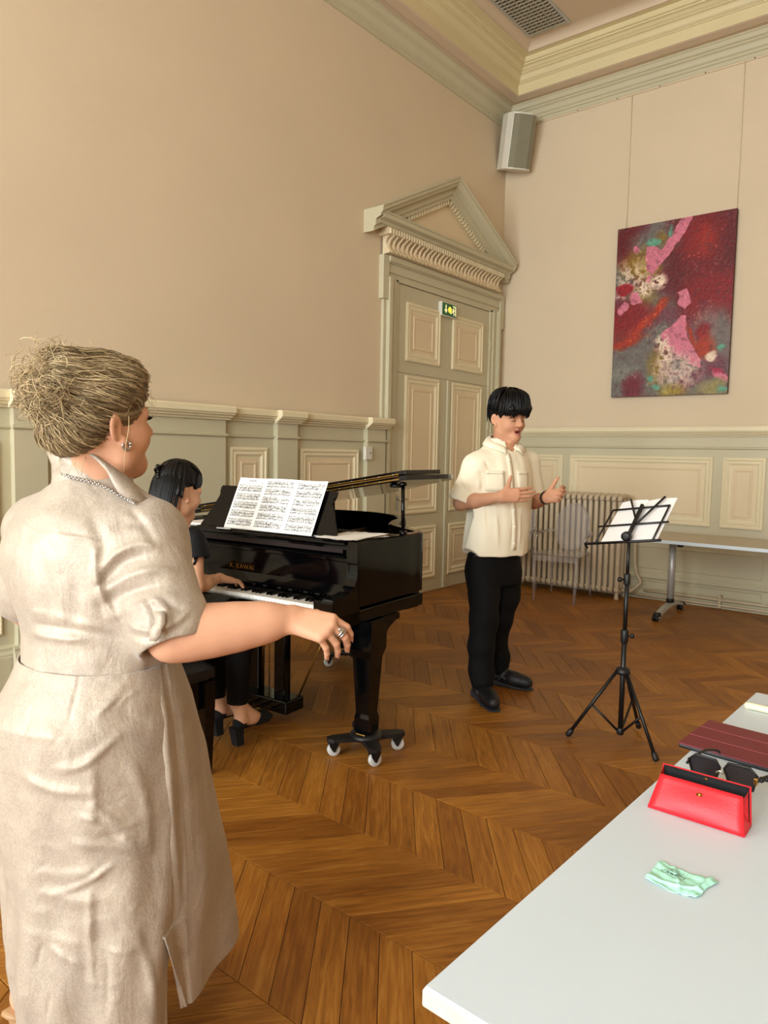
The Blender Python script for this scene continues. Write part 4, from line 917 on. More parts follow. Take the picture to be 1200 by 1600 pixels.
# tablet in a folding cover
M['burg'] = material('burgundy_leatherette', '6E1A26', .45, var=.05, vscale=20, bump=.15, bscale=500)
tb_ = empty('tablet', (3.93, -5.53, TZ)); tag(tb_, 'tablet in a burgundy folding cover lying on the white table', 'tablet')
tx0, tx1, ty0, ty1 = 3.80, 4.06, -5.625, -5.425
MB().box(tx0, tx1, ty0, ty1, TZ, TZ+.009, .003).build('body', M['blackp'], tb_)
MB().box(tx0-.001, tx1+.001, ty0-.001, ty1+.001, TZ+.009, TZ+.0125, .0015).build('cover', M['burg'], tb_)
for y in (-5.487, -5.556): MB().box(tx0, tx1, y-.0012, y+.0012, TZ+.0122, TZ+.0132, .0004).build('fold_crease', material('crease_red', '8E3540', .4), tb_)
tb_.rotation_euler = (0, 0, math.radians(-4))
# sunglasses
M['lens'] = material('dark_tinted_lens', '3A3338', .06, var=.05, trans=.55)
sg = empty('sunglasses', (3.92, -5.77, TZ)); tag(sg, 'black angular sunglasses lying behind the red glasses case', 'sunglasses')
def hexring(cx, s):
    q = [(-.030, .012), (-.022, .026), (.016, .028), (.030, .014), (.022, -.018), (.002, -.026), (-.020, -.020)]
    return [(cx+s*x, -5.785-.25*z, TZ+.034+z*1.05) for (x, z) in q]
for (cx, s) in ((3.895, -1), (3.963, 1)):
    rg_ = hexring(cx, s); n = len(rg_)
    MB().tube(rg_+[rg_[0], rg_[1]], .0028, 6, cap=False).build('rim', M['blackp'], sg)
    mesh_obj('lens', rg_+[(a, b+.0015, c) for (a, b, c) in rg_], [tuple(range(n)), tuple(reversed(range(n, 2*n)))]+[(i, (i+1) % n, n+(i+1) % n, n+i) for i in range(n)], M['lens'], sg)
MB().tube([(3.921, -5.803, TZ+.042), (3.929, -5.802, TZ+.046), (3.937, -5.803, TZ+.042)], .0025, 6).build('bridge', M['chrome'], sg)
MB().tube(catmull([(3.866, -5.803, TZ+.045), (3.866, -5.77, TZ+.044), (3.872, -5.70, TZ+.04), (3.882, -5.65, TZ+.028), (3.886, -5.632, TZ+.018)], 5), .003, 6).build('temple', M['blackp'], sg)
MB().tube(catmull([(3.993, -5.803, TZ+.045), (4.00, -5.78, TZ+.043), (4.02, -5.72, TZ+.04), (4.03, -5.66, TZ+.03)], 5), .0045, 8).build('temple', M['blackp'], sg)
for k in range(4): MB().sphere((4.0+.0065*k, -5.785+.014*k, TZ+.0435-.001*k), (.006, .008, .006), 8).build('braid_link', M['blackm'], sg)
MB().box(3.990, 3.997, -5.806, -5.798, TZ+.038, TZ+.050, .001).build('hinge_plate', M['brass'], sg)
# pale strap of soft tube near the far corner, black item beyond
tag(MB().tube(catmull([(3.845, -5.222, TZ+.008), (3.87, -5.225, TZ+.010), (3.93, -5.232, TZ+.010), (3.99, -5.236, TZ+.010)], 4), [.004]+[.009]*11+[.009], 12).build('cream_pen', material('cream_rubber', 'E9DFB8', .5)), 'fat cream coloured pen at the far end of the white table', 'pen')
bp_ = tag(MB().tube([(3.955, -5.395, TZ+.008), (3.975, -5.36, TZ+.008), (4.03, -5.27, TZ+.008)], [.005, .008, .008], 10).build('black_pen', M['blackp']), 'black marker beside the burgundy tablet at the frame edge', 'pen')
# mint cleaning cloth, crumpled, with printing
def cloth():
    w, h = 74, 46; X, Y_ = np.meshgrid(np.linspace(0, 1, w+1), np.linspace(0, 1, h+1)); g = np.random.default_rng(4)
    jag = lambda t, s: .012*np.sin(t*90+s)+.008*np.sin(t*41+2*s)
    U_ = X+np.where(X < .1, jag(Y_, 1)*(1-X*10), 0)+np.where(X > .9, .02*np.sin(Y_*9), 0); W_ = Y_+np.where(Y_ > .85, jag(X, 2)*(Y_-.85)/.15, 0)
    x = 3.925+.083*U_+.0*W_-.008*(1-W_); y = -6.197+.068*W_+.012*U_*0-.006*np.sin(U_*3)
    x = x+.012*(W_-.5)*(U_-.5)
    z = TZ+.0025+.0010*np.sin(U_*7+W_*9)+.0007*np.sin(U_*19-W_*7+1)+.0005*np.sin(W_*25+U_*6)
    z += .006*np.exp(-((U_-.90)/.05)**2)*(.4+.6*W_)+.002*np.exp(-((U_+.45*W_-.72)/.04)**2)+.003*np.exp(-((W_-.15-.2*U_)/.06)**2)
    col = np.ones((h, w, 3))*np.array([.68, .90, .82])
    def text(r, c0, c1, p_, thick=1):
        for c in range(c0, c1):
            if g.random() < p_: col[r:r+thick, c] = (.32, .46, .44)
    for r, c0, c1 in ((41, 16, 40), (39, 19, 38), (37, 17, 36), (35, 18, 36), (33, 22, 36)): text(r, c0, c1, .62)
    text(28, 17, 34, .75, 3)
    cx, cy, a, b_ = 26, 29, 16, 4.2
    for t in np.linspace(0, 2*PI, 160): col[int(np.clip(cy+b_*math.sin(t), 0, h-1)), int(np.clip(cx+a*math.cos(t), 0, w-1))] = (.36, .48, .46)
    vs = np.stack([x, y, z], -1).reshape(-1, 3); i, j = np.meshgrid(np.arange(h), np.arange(w), indexing='ij'); a = (i*(w+1)+j).ravel(); F = np.stack([a, a+1, a+w+2, a+w+1], 1)
    me = bpy.data.meshes.new('cleaning_cloth'); me.from_pydata(vs.tolist(), [], F.tolist()); me.materials.append(vcol_material('mint_microfibre', .9))
    ca = me.color_attributes.new('Col', 'BYTE_COLOR', 'CORNER'); cols = np.ones((len(F), 4, 4), 'f'); cols[:, :, :3] = col.reshape(-1, 1, 3); ca.data.foreach_set('color_srgb', cols.ravel()); smooth(me)
    o = link(bpy.data.objects.new('cleaning_cloth', me)); md = o.modifiers.new('t', 'SOLIDIFY'); md.thickness = .001
    return tag(o, 'crumpled mint green cleaning cloth with dark print on the white table', 'cloth')
cloth()
# ================================================================== PEOPLE: implicit-surface modelling
def nrm(v): v = np.asarray(v, float); return v/np.linalg.norm(v)
class Field:
    def __init__(s, lo, hi, h):
        s.lo = np.array(lo, float); s.h = h; n = np.ceil((np.array(hi)-s.lo)/h).astype(int)+1
        s.n = n; s.F = np.full(n, .5, 'f4'); s.ax = [(s.lo[i]+h*np.arange(n[i])).astype('f4') for i in range(3)]
    def win(s, lo, hi):
        a = np.clip(np.floor((np.asarray(lo)-s.lo)/s.h).astype(int), 0, s.n); b = np.clip(np.ceil((np.asarray(hi)-s.lo)/s.h).astype(int)+1, 0, s.n)
        if np.any(b <= a): return None, None
        sl = tuple(slice(a[i], b[i]) for i in range(3))
        return sl, (s.ax[0][sl[0]][:, None, None], s.ax[1][sl[1]][None, :, None], s.ax[2][sl[2]][None, None, :])
    def comb(s, sl, d, k, op):
        A = s.F[sl]
        if op == 'u': h = np.maximum(k-np.abs(A-d), 0)/k if k > 0 else 0; s.F[sl] = np.minimum(A, d)-(h*h*k*.25 if k > 0 else 0)
        else: d = -d; h = np.maximum(k-np.abs(A-d), 0)/k if k > 0 else 0; s.F[sl] = np.maximum(A, d)+(h*h*k*.25 if k > 0 else 0)
    def cone(s, a, b, ra, rb, k=.01, op='u'):
        a = np.asarray(a, float); b = np.asarray(b, float); pad = max(ra, rb)+max(k, .01)*1.2+2*s.h
        sl, g = s.win(np.minimum(a, b)-pad, np.maximum(a, b)+pad)
        if sl is None: return s
        ab = b-a; L2 = max(ab@ab, 1e-12)
        X, Y, Z = g[0]-a[0], g[1]-a[1], g[2]-a[2]
        t = np.clip((X*ab[0]+Y*ab[1]+Z*ab[2])/L2, 0, 1)
        d = np.sqrt((X-t*ab[0])**2+(Y-t*ab[1])**2+(Z-t*ab[2])**2)-(ra+(rb-ra)*t)
        s.comb(sl, d.astype('f4'), k, op); return s
    def chain(s, pts, rs, k=.01, op='u'):
        for i in range(len(pts)-1): s.cone(pts[i], pts[i+1], rs[i], rs[i+1], k, op)
        return s
    def ell(s, c, r, ax=None, k=.01, op='u'):
        c = np.asarray(c, float); r = np.asarray(r, float) if not np.isscalar(r) else np.array([r]*3, float); ax = np.eye(3) if ax is None else np.asarray(ax)
        pad = np.sqrt(((ax*r[:, None])**2).sum(0))+max(k, .01)*1.2+2*s.h
        sl, g = s.win(c-pad, c+pad)
        if sl is None: return s
        X, Y, Z = g[0]-c[0], g[1]-c[1], g[2]-c[2]
        q = [X*ax[i][0]+Y*ax[i][1]+Z*ax[i][2] for i in range(3)]
        k0 = np.sqrt(sum((q[i]/r[i])**2 for i in range(3))); k1 = np.sqrt(sum((q[i]/r[i]**2)**2 for i in range(3)))+1e-9
        s.comb(sl, (k0*(k0-1)/k1).astype('f4'), k, op); return s
    def loft(s, secs, k=.01, op='u', pw=2.0):
        """stack of ellipses in z: (z, cx, cy, fwd_angle_deg, half_side, half_front, half_back)"""
        S_ = np.array(sorted(secs), float); z0, z1 = S_[0, 0], S_[-1, 0]; R_ = S_[:, 4:].max()
        lo = np.array([S_[:, 1].min()-R_-.06, S_[:, 2].min()-R_-.06, z0-.06]); hi = np.array([S_[:, 1].max()+R_+.06, S_[:, 2].max()+R_+.06, z1+.06])
        sl, g = s.win(lo, hi)
        zz = g[2][0, 0]; I = lambda j: _smooth_interp(zz, S_[:, 0], S_[:, j])[None, None, :].astype('f4')
        a = np.radians(I(3)); X = g[0]-I(1); Y = g[1]-I(2)
        f = X*np.cos(a)+Y*np.sin(a); l = -X*np.sin(a)+Y*np.cos(a)
        hs = I(4); hf = np.where(f > 0, I(5), I(6))
        rr = (np.abs(l/hs)**pw+np.abs(f/hf)**pw)**(1/pw); d = (rr-1)*np.minimum(hs, np.minimum(I(5), I(6)))
        d = np.maximum(d, np.maximum(z0-g[2], g[2]-z1))
        s.comb(sl, d.astype('f4'), k, op); return s
    def cut(s, p, n_):
        n_ = nrm(n_); s.F = np.maximum(s.F, ((s.ax[0][:, None, None]-p[0])*n_[0]+(s.ax[1][None, :, None]-p[1])*n_[1]+(s.ax[2][None, None, :]-p[2])*n_[2]).astype('f4')); return s
    def mesh(s):
        F = s.F; S_ = F < 0; c = np.zeros(s.n-1, 'u1')
        sh = [(i, j, k) for i in (0, 1) for j in (0, 1) for k in (0, 1)]
        for (i, j, k) in sh: c += S_[i:s.n[0]-1+i, j:s.n[1]-1+j, k:s.n[2]-1+k]
        idx = np.argwhere((c > 0) & (c < 8)); vid = np.full(s.n-1, -1, 'i4'); vid[tuple(idx.T)] = np.arange(len(idx))
        acc = np.zeros((len(idx), 3)); cnt = np.zeros(len(idx))
        for o1 in sh:
            for a in range(3):
                if o1[a]: continue
                o2 = list(o1); o2[a] = 1
                f1 = F[tuple((idx+o1).T)]; f2 = F[tuple((idx+o2).T)]; m = (f1 < 0) != (f2 < 0)
                t = np.where(m, f1/np.where(m, f1-f2, 1), 0); p = np.array(o1, float)+t[:, None]*(np.array(o2)-np.array(o1)); acc[m] += p[m]; cnt[m] += 1
        Vt = s.lo+s.h*(idx+acc/np.maximum(cnt, 1)[:, None])
        Q = []
        for a in range(3):
            b, cc = [(1, 2), (2, 0), (0, 1)][a]
            d = np.diff(S_.astype('i1'), axis=a); e = np.argwhere(d != 0); sg = d[tuple(e.T)]
            ok = (e[:, b] > 0) & (e[:, cc] > 0) & (e[:, b] < s.n[b]-1) & (e[:, cc] < s.n[cc]-1); e = e[ok]; sg = sg[ok]
            def vi(db, dc):
                q = e.copy(); q[:, b] += db; q[:, cc] += dc; return vid[tuple(q.T)]
            q = np.stack([vi(-1, -1), vi(0, -1), vi(0, 0), vi(-1, 0)], 1); q[sg > 0] = q[sg > 0][:, ::-1]
            Q.append(q[:, ::-1] if False else q)
        Q = np.concatenate(Q); Q = Q[(Q >= 0).all(1)]
        return Vt, Q[:, ::-1]
def _smooth_interp(x, xp, fp):                      # Catmull-like monotone enough interpolation
    i = np.clip(np.searchsorted(xp, x)-1, 0, len(xp)-2); t = np.clip((x-xp[i])/(xp[i+1]-xp[i]), 0, 1)
    m = np.gradient(fp, xp) if len(xp) > 1 else np.zeros_like(fp)
    h = xp[i+1]-xp[i]
    return (2*t**3-3*t**2+1)*fp[i]+(t**3-2*t**2+t)*h*m[i]+(-2*t**3+3*t**2)*fp[i+1]+(t**3-t**2)*h*m[i+1]
def fast_mesh(name, Vt, Q, mats, parent=None, mi=None, sm=True):
    me = bpy.data.meshes.new(name); me.vertices.add(len(Vt)); me.vertices.foreach_set('co', np.asarray(Vt, 'f4').ravel())
    k = Q.shape[1]; me.loops.add(Q.size); me.loops.foreach_set('vertex_index', Q.astype('i4').ravel()); me.polygons.add(len(Q))
    me.polygons.foreach_set('loop_start', np.arange(0, Q.size, k, dtype='i4'))
    for m in (mats if isinstance(mats, (list, tuple)) else [mats]): me.materials.append(m)
    if mi is not None: me.polygons.foreach_set('material_index', np.asarray(mi, 'i4'))
    me.update(calc_edges=True); me.validate()
    if sm: smooth(me)
    return link(bpy.data.objects.new(name, me), parent)
def vnormals(Vt, Q):
    n_ = np.cross(Vt[Q[:, 2]]-Vt[Q[:, 0]], Vt[Q[:, 3]]-Vt[Q[:, 1]]); N_ = np.zeros_like(Vt)
    for j in range(4): np.add.at(N_, Q[:, j], n_)
    return N_/(np.linalg.norm(N_, axis=1)[:, None]+1e-12)
def relax(Vt, Q, it=2, lam=.5):
    for _ in range(it):
        A = np.zeros_like(Vt); c = np.zeros(len(Vt))
        for j in range(4):
            for o in (1, 3): np.add.at(A, Q[:, j], Vt[Q[:, (j+o) % 4]]); np.add.at(c, Q[:, j], 1)
        Vt = Vt*(1-lam)+lam*A/c[:, None]
    return Vt
_ng = np.random.default_rng(77); _NT = _ng.random((32, 32, 32)).astype('f4')
def vnoise(P):                                       # smooth value noise, period 32
    i = np.floor(P).astype(int); f = P-i; f = f*f*(3-2*f); i0 = i % 32; i1 = (i+1) % 32
    x0, y0, z0 = i0.T; x1, y1, z1 = i1.T; fx, fy, fz = f.T
    L_ = lambda a, b, t: a+(b-a)*t
    return L_(L_(L_(_NT[x0, y0, z0], _NT[x1, y0, z0], fx), L_(_NT[x0, y1, z0], _NT[x1, y1, z0], fx), fy), L_(L_(_NT[x0, y0, z1], _NT[x1, y0, z1], fx), L_(_NT[x0, y1, z1], _NT[x1, y1, z1], fx), fy), fz)*2-1
def ridge(P, s): return 1-np.abs(vnoise(P*s))*2
def seg_fold(Vt, N_, a, b, w, amp, taper=True, facing=None):
    """raise (amp>0) or sink a soft crease along the segment a-b"""
    a = np.asarray(a); b = np.asarray(b); ab = b-a; t = np.clip(((Vt-a)@ab)/(ab@ab), 0, 1); d = np.linalg.norm(Vt-a-t[:, None]*ab, axis=1)
    e = amp*np.exp(-(d/w)**2)
    if taper: e *= np.sin(PI*np.clip(t, .02, .98))**.6
    return Vt+N_*e[:, None]

# ---- skin, hair, cloth materials
def skin_mat(name, col, ruddy):
    m = material(name, col, .58, spec=.3, var=.05, vscale=18, bump=.05, bscale=350); b = m.node_tree.nodes['Principled BSDF']
    b.inputs['Subsurface Weight'].default_value = .12; b.inputs['Subsurface Radius'].default_value = (.012, .005, .003); b.inputs['Subsurface Scale'].default_value = .6
    return m
M['skinW'] = skin_mat('fair_skin', 'D09C7D', 0); M['skinM'] = skin_mat('warm_skin', 'C79272', 0); M['skinP'] = skin_mat('light_skin', 'D0A080', 0)
M['lip'] = material('lips', 'B4705F', .45); M['mouth'] = material('mouth_inside', '5A2224', .5)
M['nail'] = material('nail_polish', 'E6B9A6', .2)
def hair_mat(name, c0, c1, rough=.35):
    m = bpy.data.materials.new(name); m.use_nodes = True; N = m.node_tree.nodes; L = m.node_tree.links; b = N['Principled BSDF']
    a = N.new('ShaderNodeAttribute'); a.attribute_name = 'tone'; r = N.new('ShaderNodeValToRGB'); r.color_ramp.elements[0].color = srgb(c0)+(1,); r.color_ramp.elements[1].color = srgb(c1)+(1,)
    L.new(a.outputs['Fac'], r.inputs['Fac']); L.new(r.outputs['Color'], b.inputs['Base Color']); b.inputs['Roughness'].default_value = rough; b.inputs['Specular IOR Level'].default_value = .25
    return m
M['hairK'] = hair_mat('black_hair', '020203', '0C0B0E', .42); M['hairB'] = hair_mat('dark_blond_hair', '4E3A24', 'DCC294', .48)
def strands(name, paths, rads, tones, mat, parent, n=4, kind=True):
    vs, fs, tn = [], [], []
    for P, r, t in zip(paths, rads, tones):
        P = np.asarray(P, float); k = len(P); T_ = np.gradient(P, axis=0); T_ /= np.linalg.norm(T_, axis=1)[:, None]+1e-9
        ref = np.array([.3, .2, .93]); U_ = np.cross(T_, ref); U_ /= np.linalg.norm(U_, axis=1)[:, None]+1e-9; W_ = np.cross(T_, U_)
        b0 = len(vs)
        tt = np.linspace(0, 1, k); rr = r*np.minimum(1, np.minimum(tt*6+.35, (1-tt)*4+.15))
        for i in range(k):
            for j in range(n):
                a = 2*PI*j/n; vs.append(P[i]+rr[i]*(math.cos(a)*U_[i]+math.sin(a)*W_[i])); tn.append(t)
        for i in range(k-1):
            for j in range(n): fs.append((b0+i*n+j, b0+i*n+(j+1) % n, b0+(i+1)*n+(j+1) % n, b0+(i+1)*n+j))
    o = fast_mesh(name, np.array(vs), np.array(fs), mat, parent); set_attr(o.data, 'tone', 'FLOAT', tn)
    if kind: o['kind'] = 'stuff'
    return o
# ---- anatomy
def axes(fdeg, pitch=0.0, roll=0.0):
    """rows: forward, left, up of something facing fdeg, pitched (down > 0), rolled"""
    a = math.radians(fdeg); f = np.array([math.cos(a), math.sin(a), 0]); l = np.array([-math.sin(a), math.cos(a), 0]); u = np.array([0, 0, 1.0])
    p = math.radians(pitch); f, u = math.cos(p)*f-math.sin(p)*u, math.sin(p)*f+math.cos(p)*u
    r = math.radians(roll); l, u = math.cos(r)*l+math.sin(r)*u, -math.sin(r)*l+math.cos(r)*u
    return np.stack([f, l, u])
def add_head(Fd, C, A, s=1.0, neck_to=None, neck_r=(.055, .06), fem=False, mouth=0.0, fat=0.0, closed=False):
    P = lambda f, l, u: C+s*(f*A[0]+l*A[1]+u*A[2]); k = .02*s
    Fd.ell(P(-.008, 0, .03), np.array([.096, .076, .098])*s, A, k)
    Fd.ell(P(.022, 0, -.035), np.array([.075, .066+fat*.3, .088])*s, A, k)
    for e in (-1, 1):
        Fd.cone(P(-.012, e*.052, -.045), P(.012, e*(.046+fat*.4), -.092), .024*s, (.024+fat)*s, .03*s)
        Fd.cone(P(.012, e*(.046+fat*.4), -.092), P(.072, e*.010, -.118), (.022+fat)*s, .016*s, .03*s)
        Fd.ell(P(.055, e*.036, -.052), (.031+fat*.4)*s, A, .03*s)
        Fd.cone(P(.083, e*.012, .012), P(.070, e*.052, .004), .014*s, .012*s, .02*s)
        Fd.ell(P(.094, e*.031, -.014), np.array([.016, .019, .011])*s, A, .014*s, 's')
        if closed: Fd.ell(P(.078, e*.031, -.014), np.array([.0135, .018, .013])*s, A, .004*s); Fd.cone(P(.0905, e*.017, -.0215), P(.083, e*.046, -.0215), .0012*s, .0012*s, .002*s, 's')
        Fd.ell(P(.104, e*.011, -.046), np.array([.012, .008, .007])*s, A, .008*s)
        # ear: rim, bowl, lobe
        db = nrm(-A[0]*.93+e*A[1]*.36); no = nrm(A[0]*.36+e*A[1]*.93); Ae = np.stack([db, no, A[2]]); ec = P(-.010, e*(.079+fat*.2), -.026)+db*.009*s
        Fd.ell(ec, np.array([.0195, .0065, .031])*s, Ae, .006*s); Fd.ell(ec+no*.007*s-db*.001*s-A[2]*.002*s, np.array([.0105, .006, .0175])*s, Ae, .003*s, 's')
        Fd.ell(P(.0, e*(.081+fat*.2), -.056), np.array([.010, .007, .012])*s, A, .006*s)
    Fd.ell(P(.074, 0, -.114), np.array([.022, .026, .022])*s, A, .035*s)
    Fd.cone(P(.092, 0, -.002), P(.113, 0, -.036), .008*s, .0105*s, .014*s); Fd.ell(P(.113, 0, -.042), np.array([.012, .012, .010])*s, A, .008*s)
    for (ff, uu, r_) in ((.094, -.072-.0*mouth, .0075), (.092, -.086-mouth*.5, .0085)):
        for e in (-1, 1): Fd.cone(P(ff, 0, uu), P(ff-.012, e*.022, uu-.001+(.002 if uu > -.08 else .005)), r_*s, .0045*s, .008*s)
    if mouth > 0: Fd.ell(P(.100, 0, -.080-mouth*.25), np.array([.013, .017, .003+mouth*.35])*s, A, .004*s, 's')
    else: Fd.cone(P(.104, -.02, -.079), P(.104, .02, -.079), .002*s, .002*s, .003*s, 's')
    if neck_to is not None: Fd.cone(P(-.034, 0, -.06), neck_to, neck_r[0]*s, neck_r[1]*s, .03*s)
    return P
def add_hand(Fd, wrist, X, Y, right=True, s=1.0, curl=((20, 25, 15),)*4, spread=(4, 1, -3, -8), thumb=None, thumb_r=.0105, k=.006):
    """fingers point along X, thumb side Y; returns finger tips and joints"""
    X = nrm(X); Y = nrm(np.asarray(Y)-np.dot(Y, X)*X); Z = np.cross(X, Y)*(1 if right else -1)
    P = lambda x, y, z: np.asarray(wrist)+s*(x*X+y*Y+z*Z)
    kn = [(.090, .030, .004), (.094, .009, .006), (.088, -.011, .004), (.078, -.029, 0)]
    ln = [(.042, .026, .021), (.046, .029, .022), (.042, .027, .021), (.033, .021, .019)]; rd_ = [.0098, .0100, .0095, .0083]
    for i in range(4):
        Fd.cone(P(.0, kn[i][1]*.62, 0), P(*kn[i]), .0165*s, .0122*s, .016*s)
    Fd.ell(P(.045, .004, -.004), np.array([.045, .034, .0135])*s, np.stack([X, Y, Z]), .012*s)
    out = []
    for i in range(4):
        p = P(*kn[i]); ang = 0; c = curl[i % len(curl)]; sp_ = math.radians(spread[i]); joints = [p]
        d0 = math.cos(sp_)*X+math.sin(sp_)*Y
        for j in range(3):
            ang += math.radians(c[j]); d = math.cos(ang)*d0-math.sin(ang)*Z; q = p+s*ln[i][j]*d
            r0 = rd_[i]*(1-.10*j); Fd.cone(p, q, r0*s, rd_[i]*(1-.10*(j+1))*s, .004*s); p = q; joints.append(p)
        out.append((joints, d, d0, math.cos(ang)*Z+math.sin(ang)*d0))
    th = thumb or [(.022, .030, -.010), (.055, .055, -.016), (.080, .072, -.018), (.100, .080, -.020)]
    T_ = [P(*q) for q in th]
    Fd.cone(P(.008, .012, -.004), T_[1], .0165*s, .0135*s, .012*s); Fd.cone(T_[1], T_[2], .0125*s, thumb_r*s, .005*s); Fd.cone(T_[2], T_[3], thumb_r*s, .0085*s, .004*s)
    return out, T_, Z
def nails(parent, fingers, s, mat, width=.0058):
    for (J, d, d0, dz) in fingers:
        tip = J[-1]; side = np.cross(d, dz); c = tip+d*.001*s+dz*.0062*s
        m = MB(); vs = []
        for (a, b, z) in ((-.006, -1, -.001), (-.006, 0, .0006), (-.006, 1, -.001), (.003, -1.05, -.0012), (.003, 0, .0006), (.003, 1.05, -.0012), (.009, -.6, -.002), (.009, 0, -.0008), (.009, .6, -.002)): vs.append(c+s*(a*d+b*width*side+z*dz))
        m.add(vs, [(0, 1, 4, 3), (1, 2, 5, 4), (3, 4, 7, 6), (4, 5, 8, 7)], 0, True); m.build('nail', mat, parent)
# ================================================================== THE SINGING MAN
mA = axes(-20)
mF, mL = mA[0], mA[1]
hip_c = at(772, 872, 4.33); ch = at(781, 745, 4.33); nk = at(786, 700, 4.32)
shR, shL = at(741, 731, 4.23), at(824, 724, 4.45)
elR, wrR = at(720, 786, 4.24), at(784, 776, 4.06)
elL, wrL = at(834, 784, 4.50), at(853, 778, 4.26)
hdA = axes(-20, 10, 3); hdC = at(794, 648, 4.30); HS = 1.06
def man_body(h):
    Fd = Field((hip_c[0]-.42, hip_c[1]-.42, .90), (hip_c[0]+.50, hip_c[1]+.50, 1.86), h)
    add_head(Fd, hdC, hdA, HS, nk+np.array([0, 0, -.03]), (.050, .060), mouth=.011, fat=.0, closed=True)
    Fd.loft([(.92, hip_c[0], hip_c[1], -20, .15, .10, .10), (1.05, hip_c[0], hip_c[1], -20, .145, .10, .10), (1.25, ch[0], ch[1], -20, .155, .105, .10), (1.40, ch[0], ch[1], -20, .15, .09, .09), (1.47, nk[0], nk[1], -20, .09, .06, .06)], .03)
    for sh_, el_, wr_ in ((shR, elR, wrR), (shL, elL, wrL)):
        Fd.cone(nk+np.array([0, 0, -.06]), sh_, .05, .052, .04); Fd.cone(sh_, el_, .048, .042, .03)
        mid = el_*.65+wr_*.35; Fd.cone(el_, mid, .041, .041, .02); Fd.cone(mid, wr_, .041, .027, .02)
    fr_, tr_, zr_ = add_hand(Fd, wrR, CR+.10*CU, CU-.1*CR, True, 1.0, ((14, 8, 6), (8, 8, 6), (6, 10, 8), (8, 14, 8)), (2, 0, -2, -5), [(.022, .030, -.006), (.042, .056, -.004), (.052, .085, .0), (.062, .106, .004)])
    fl_, tl_, zl_ = add_hand(Fd, wrL, .80*CR+.18*CU-.55*CF, CU+.15*CR+.1*CF, False, 1.0, ((34, 48, 25), (42, 55, 28), (50, 58, 28), (56, 55, 25)), (5, 1, -3, -7), [(.022, .032, -.004), (.045, .062, .004), (.066, .088, .008), (.084, .108, .010)])
    return Fd, (fr_, fl_)
Fd, fing = man_body(.0032)
Vt, Q = Fd.mesh(); Vt = relax(Vt, Q, 1, .35)
loc = (Vt-hdC)@hdA.T/HS; cen = loc[Q].mean(1)
mi = np.zeros(len(Q), int)
lipm = (((cen[:, 1]/.023)**2+((cen[:, 2]+.082)/.019)**2) < 1) & (cen[:, 0] > .084); mi[lipm] = 1
mi[(((cen[:, 1]/.017)**2+((cen[:, 2]+.084)/.0105)**2) < 1) & (cen[:, 0] > .05) & (cen[:, 0] < .095)] = 2
man = fast_mesh('person', Vt, Q, [M['skinM'], M['lip'], M['mouth']], None, mi)
tag(man, 'standing singer in an ivory short-sleeved shirt, black trousers and black sneakers', 'person')
HP = lambda f, l, u: hdC+HS*(f*hdA[0]+l*hdA[1]+u*hdA[2])
# eyelid lines, brows
M['brow'] = material('eyebrow_hair', '17110E', .8)
for e in (-1, 1):
    MB().tube([HP(.098, e*.016, .006), HP(.096, e*.030, .011), HP(.084, e*.048, .006)], [.002, .0032, .0015], 6).build('eyebrow', M['brow'], man)
    MB().tube([HP(.0925, e*.018, -.0215), HP(.0925, e*.031, -.0245), HP(.083, e*.046, -.0205)], [.0008, .0016, .0008], 6).build('eyelashes', M['brow'], man)
# hair: full mop with fringe
Fh = Field(HP(0, 0, .03)-.20, HP(0, 0, .03)+.20, .0035)
PH = HP
Fh.ell(PH(-.012, 0, .048), np.array([.114, .092, .094])*HS, hdA, .02)
Fh.ell(PH(.055, 0, .062), np.array([.062, .084, .058])*HS, hdA, .03); Fh.ell(PH(-.055, 0, .0), np.array([.062, .080, .080])*HS, hdA, .03)
for e in (-1, 1): Fh.ell(PH(.02, e*.066, .034), np.array([.062, .024, .044])*HS, hdA, .02)
Fh.cone(PH(.095, -.06, .045), PH(.104, 0, .040), .022, .024, .02); Fh.cone(PH(.104, 0, .040), PH(.092, .06, .045), .024, .022, .02)
# carve the face, ears and nape
Fh.ell(PH(.095, 0, -.075), np.array([.075, .088, .092])*HS, hdA, .01, 's')
for e in (-1, 1): Fh.ell(PH(.0, e*.100, -.030), np.array([.032, .036, .046])*HS, hdA, .008, 's'); Fh.ell(PH(.045, e*.085, -.045), np.array([.030, .034, .055])*HS, hdA, .01, 's')
Fh.ell(PH(-.04, 0, -.150), np.array([.12, .12, .072])*HS, hdA, .01, 's')
Vh, Qh = Fh.mesh(); Nh = vnormals(Vh, Qh); lh = (Vh-hdC)@hdA.T
ang = np.arctan2(lh[:, 1], lh[:, 0]); q = np.stack([ang*9, lh[:, 2]*10, np.zeros(len(ang))], 1)
Vh = Vh+Nh*(.006*vnoise(q+50)+.003*vnoise(q*np.array([3, 1.5, 1])+9))[:, None]
hair = fast_mesh('hair', Vh, Qh, M['hairK'], man); set_attr(hair.data, 'tone', 'FLOAT', .25+.25*vnoise(q*2))
g = np.random.default_rng(3); paths, rr_, tt_ = [], [], []
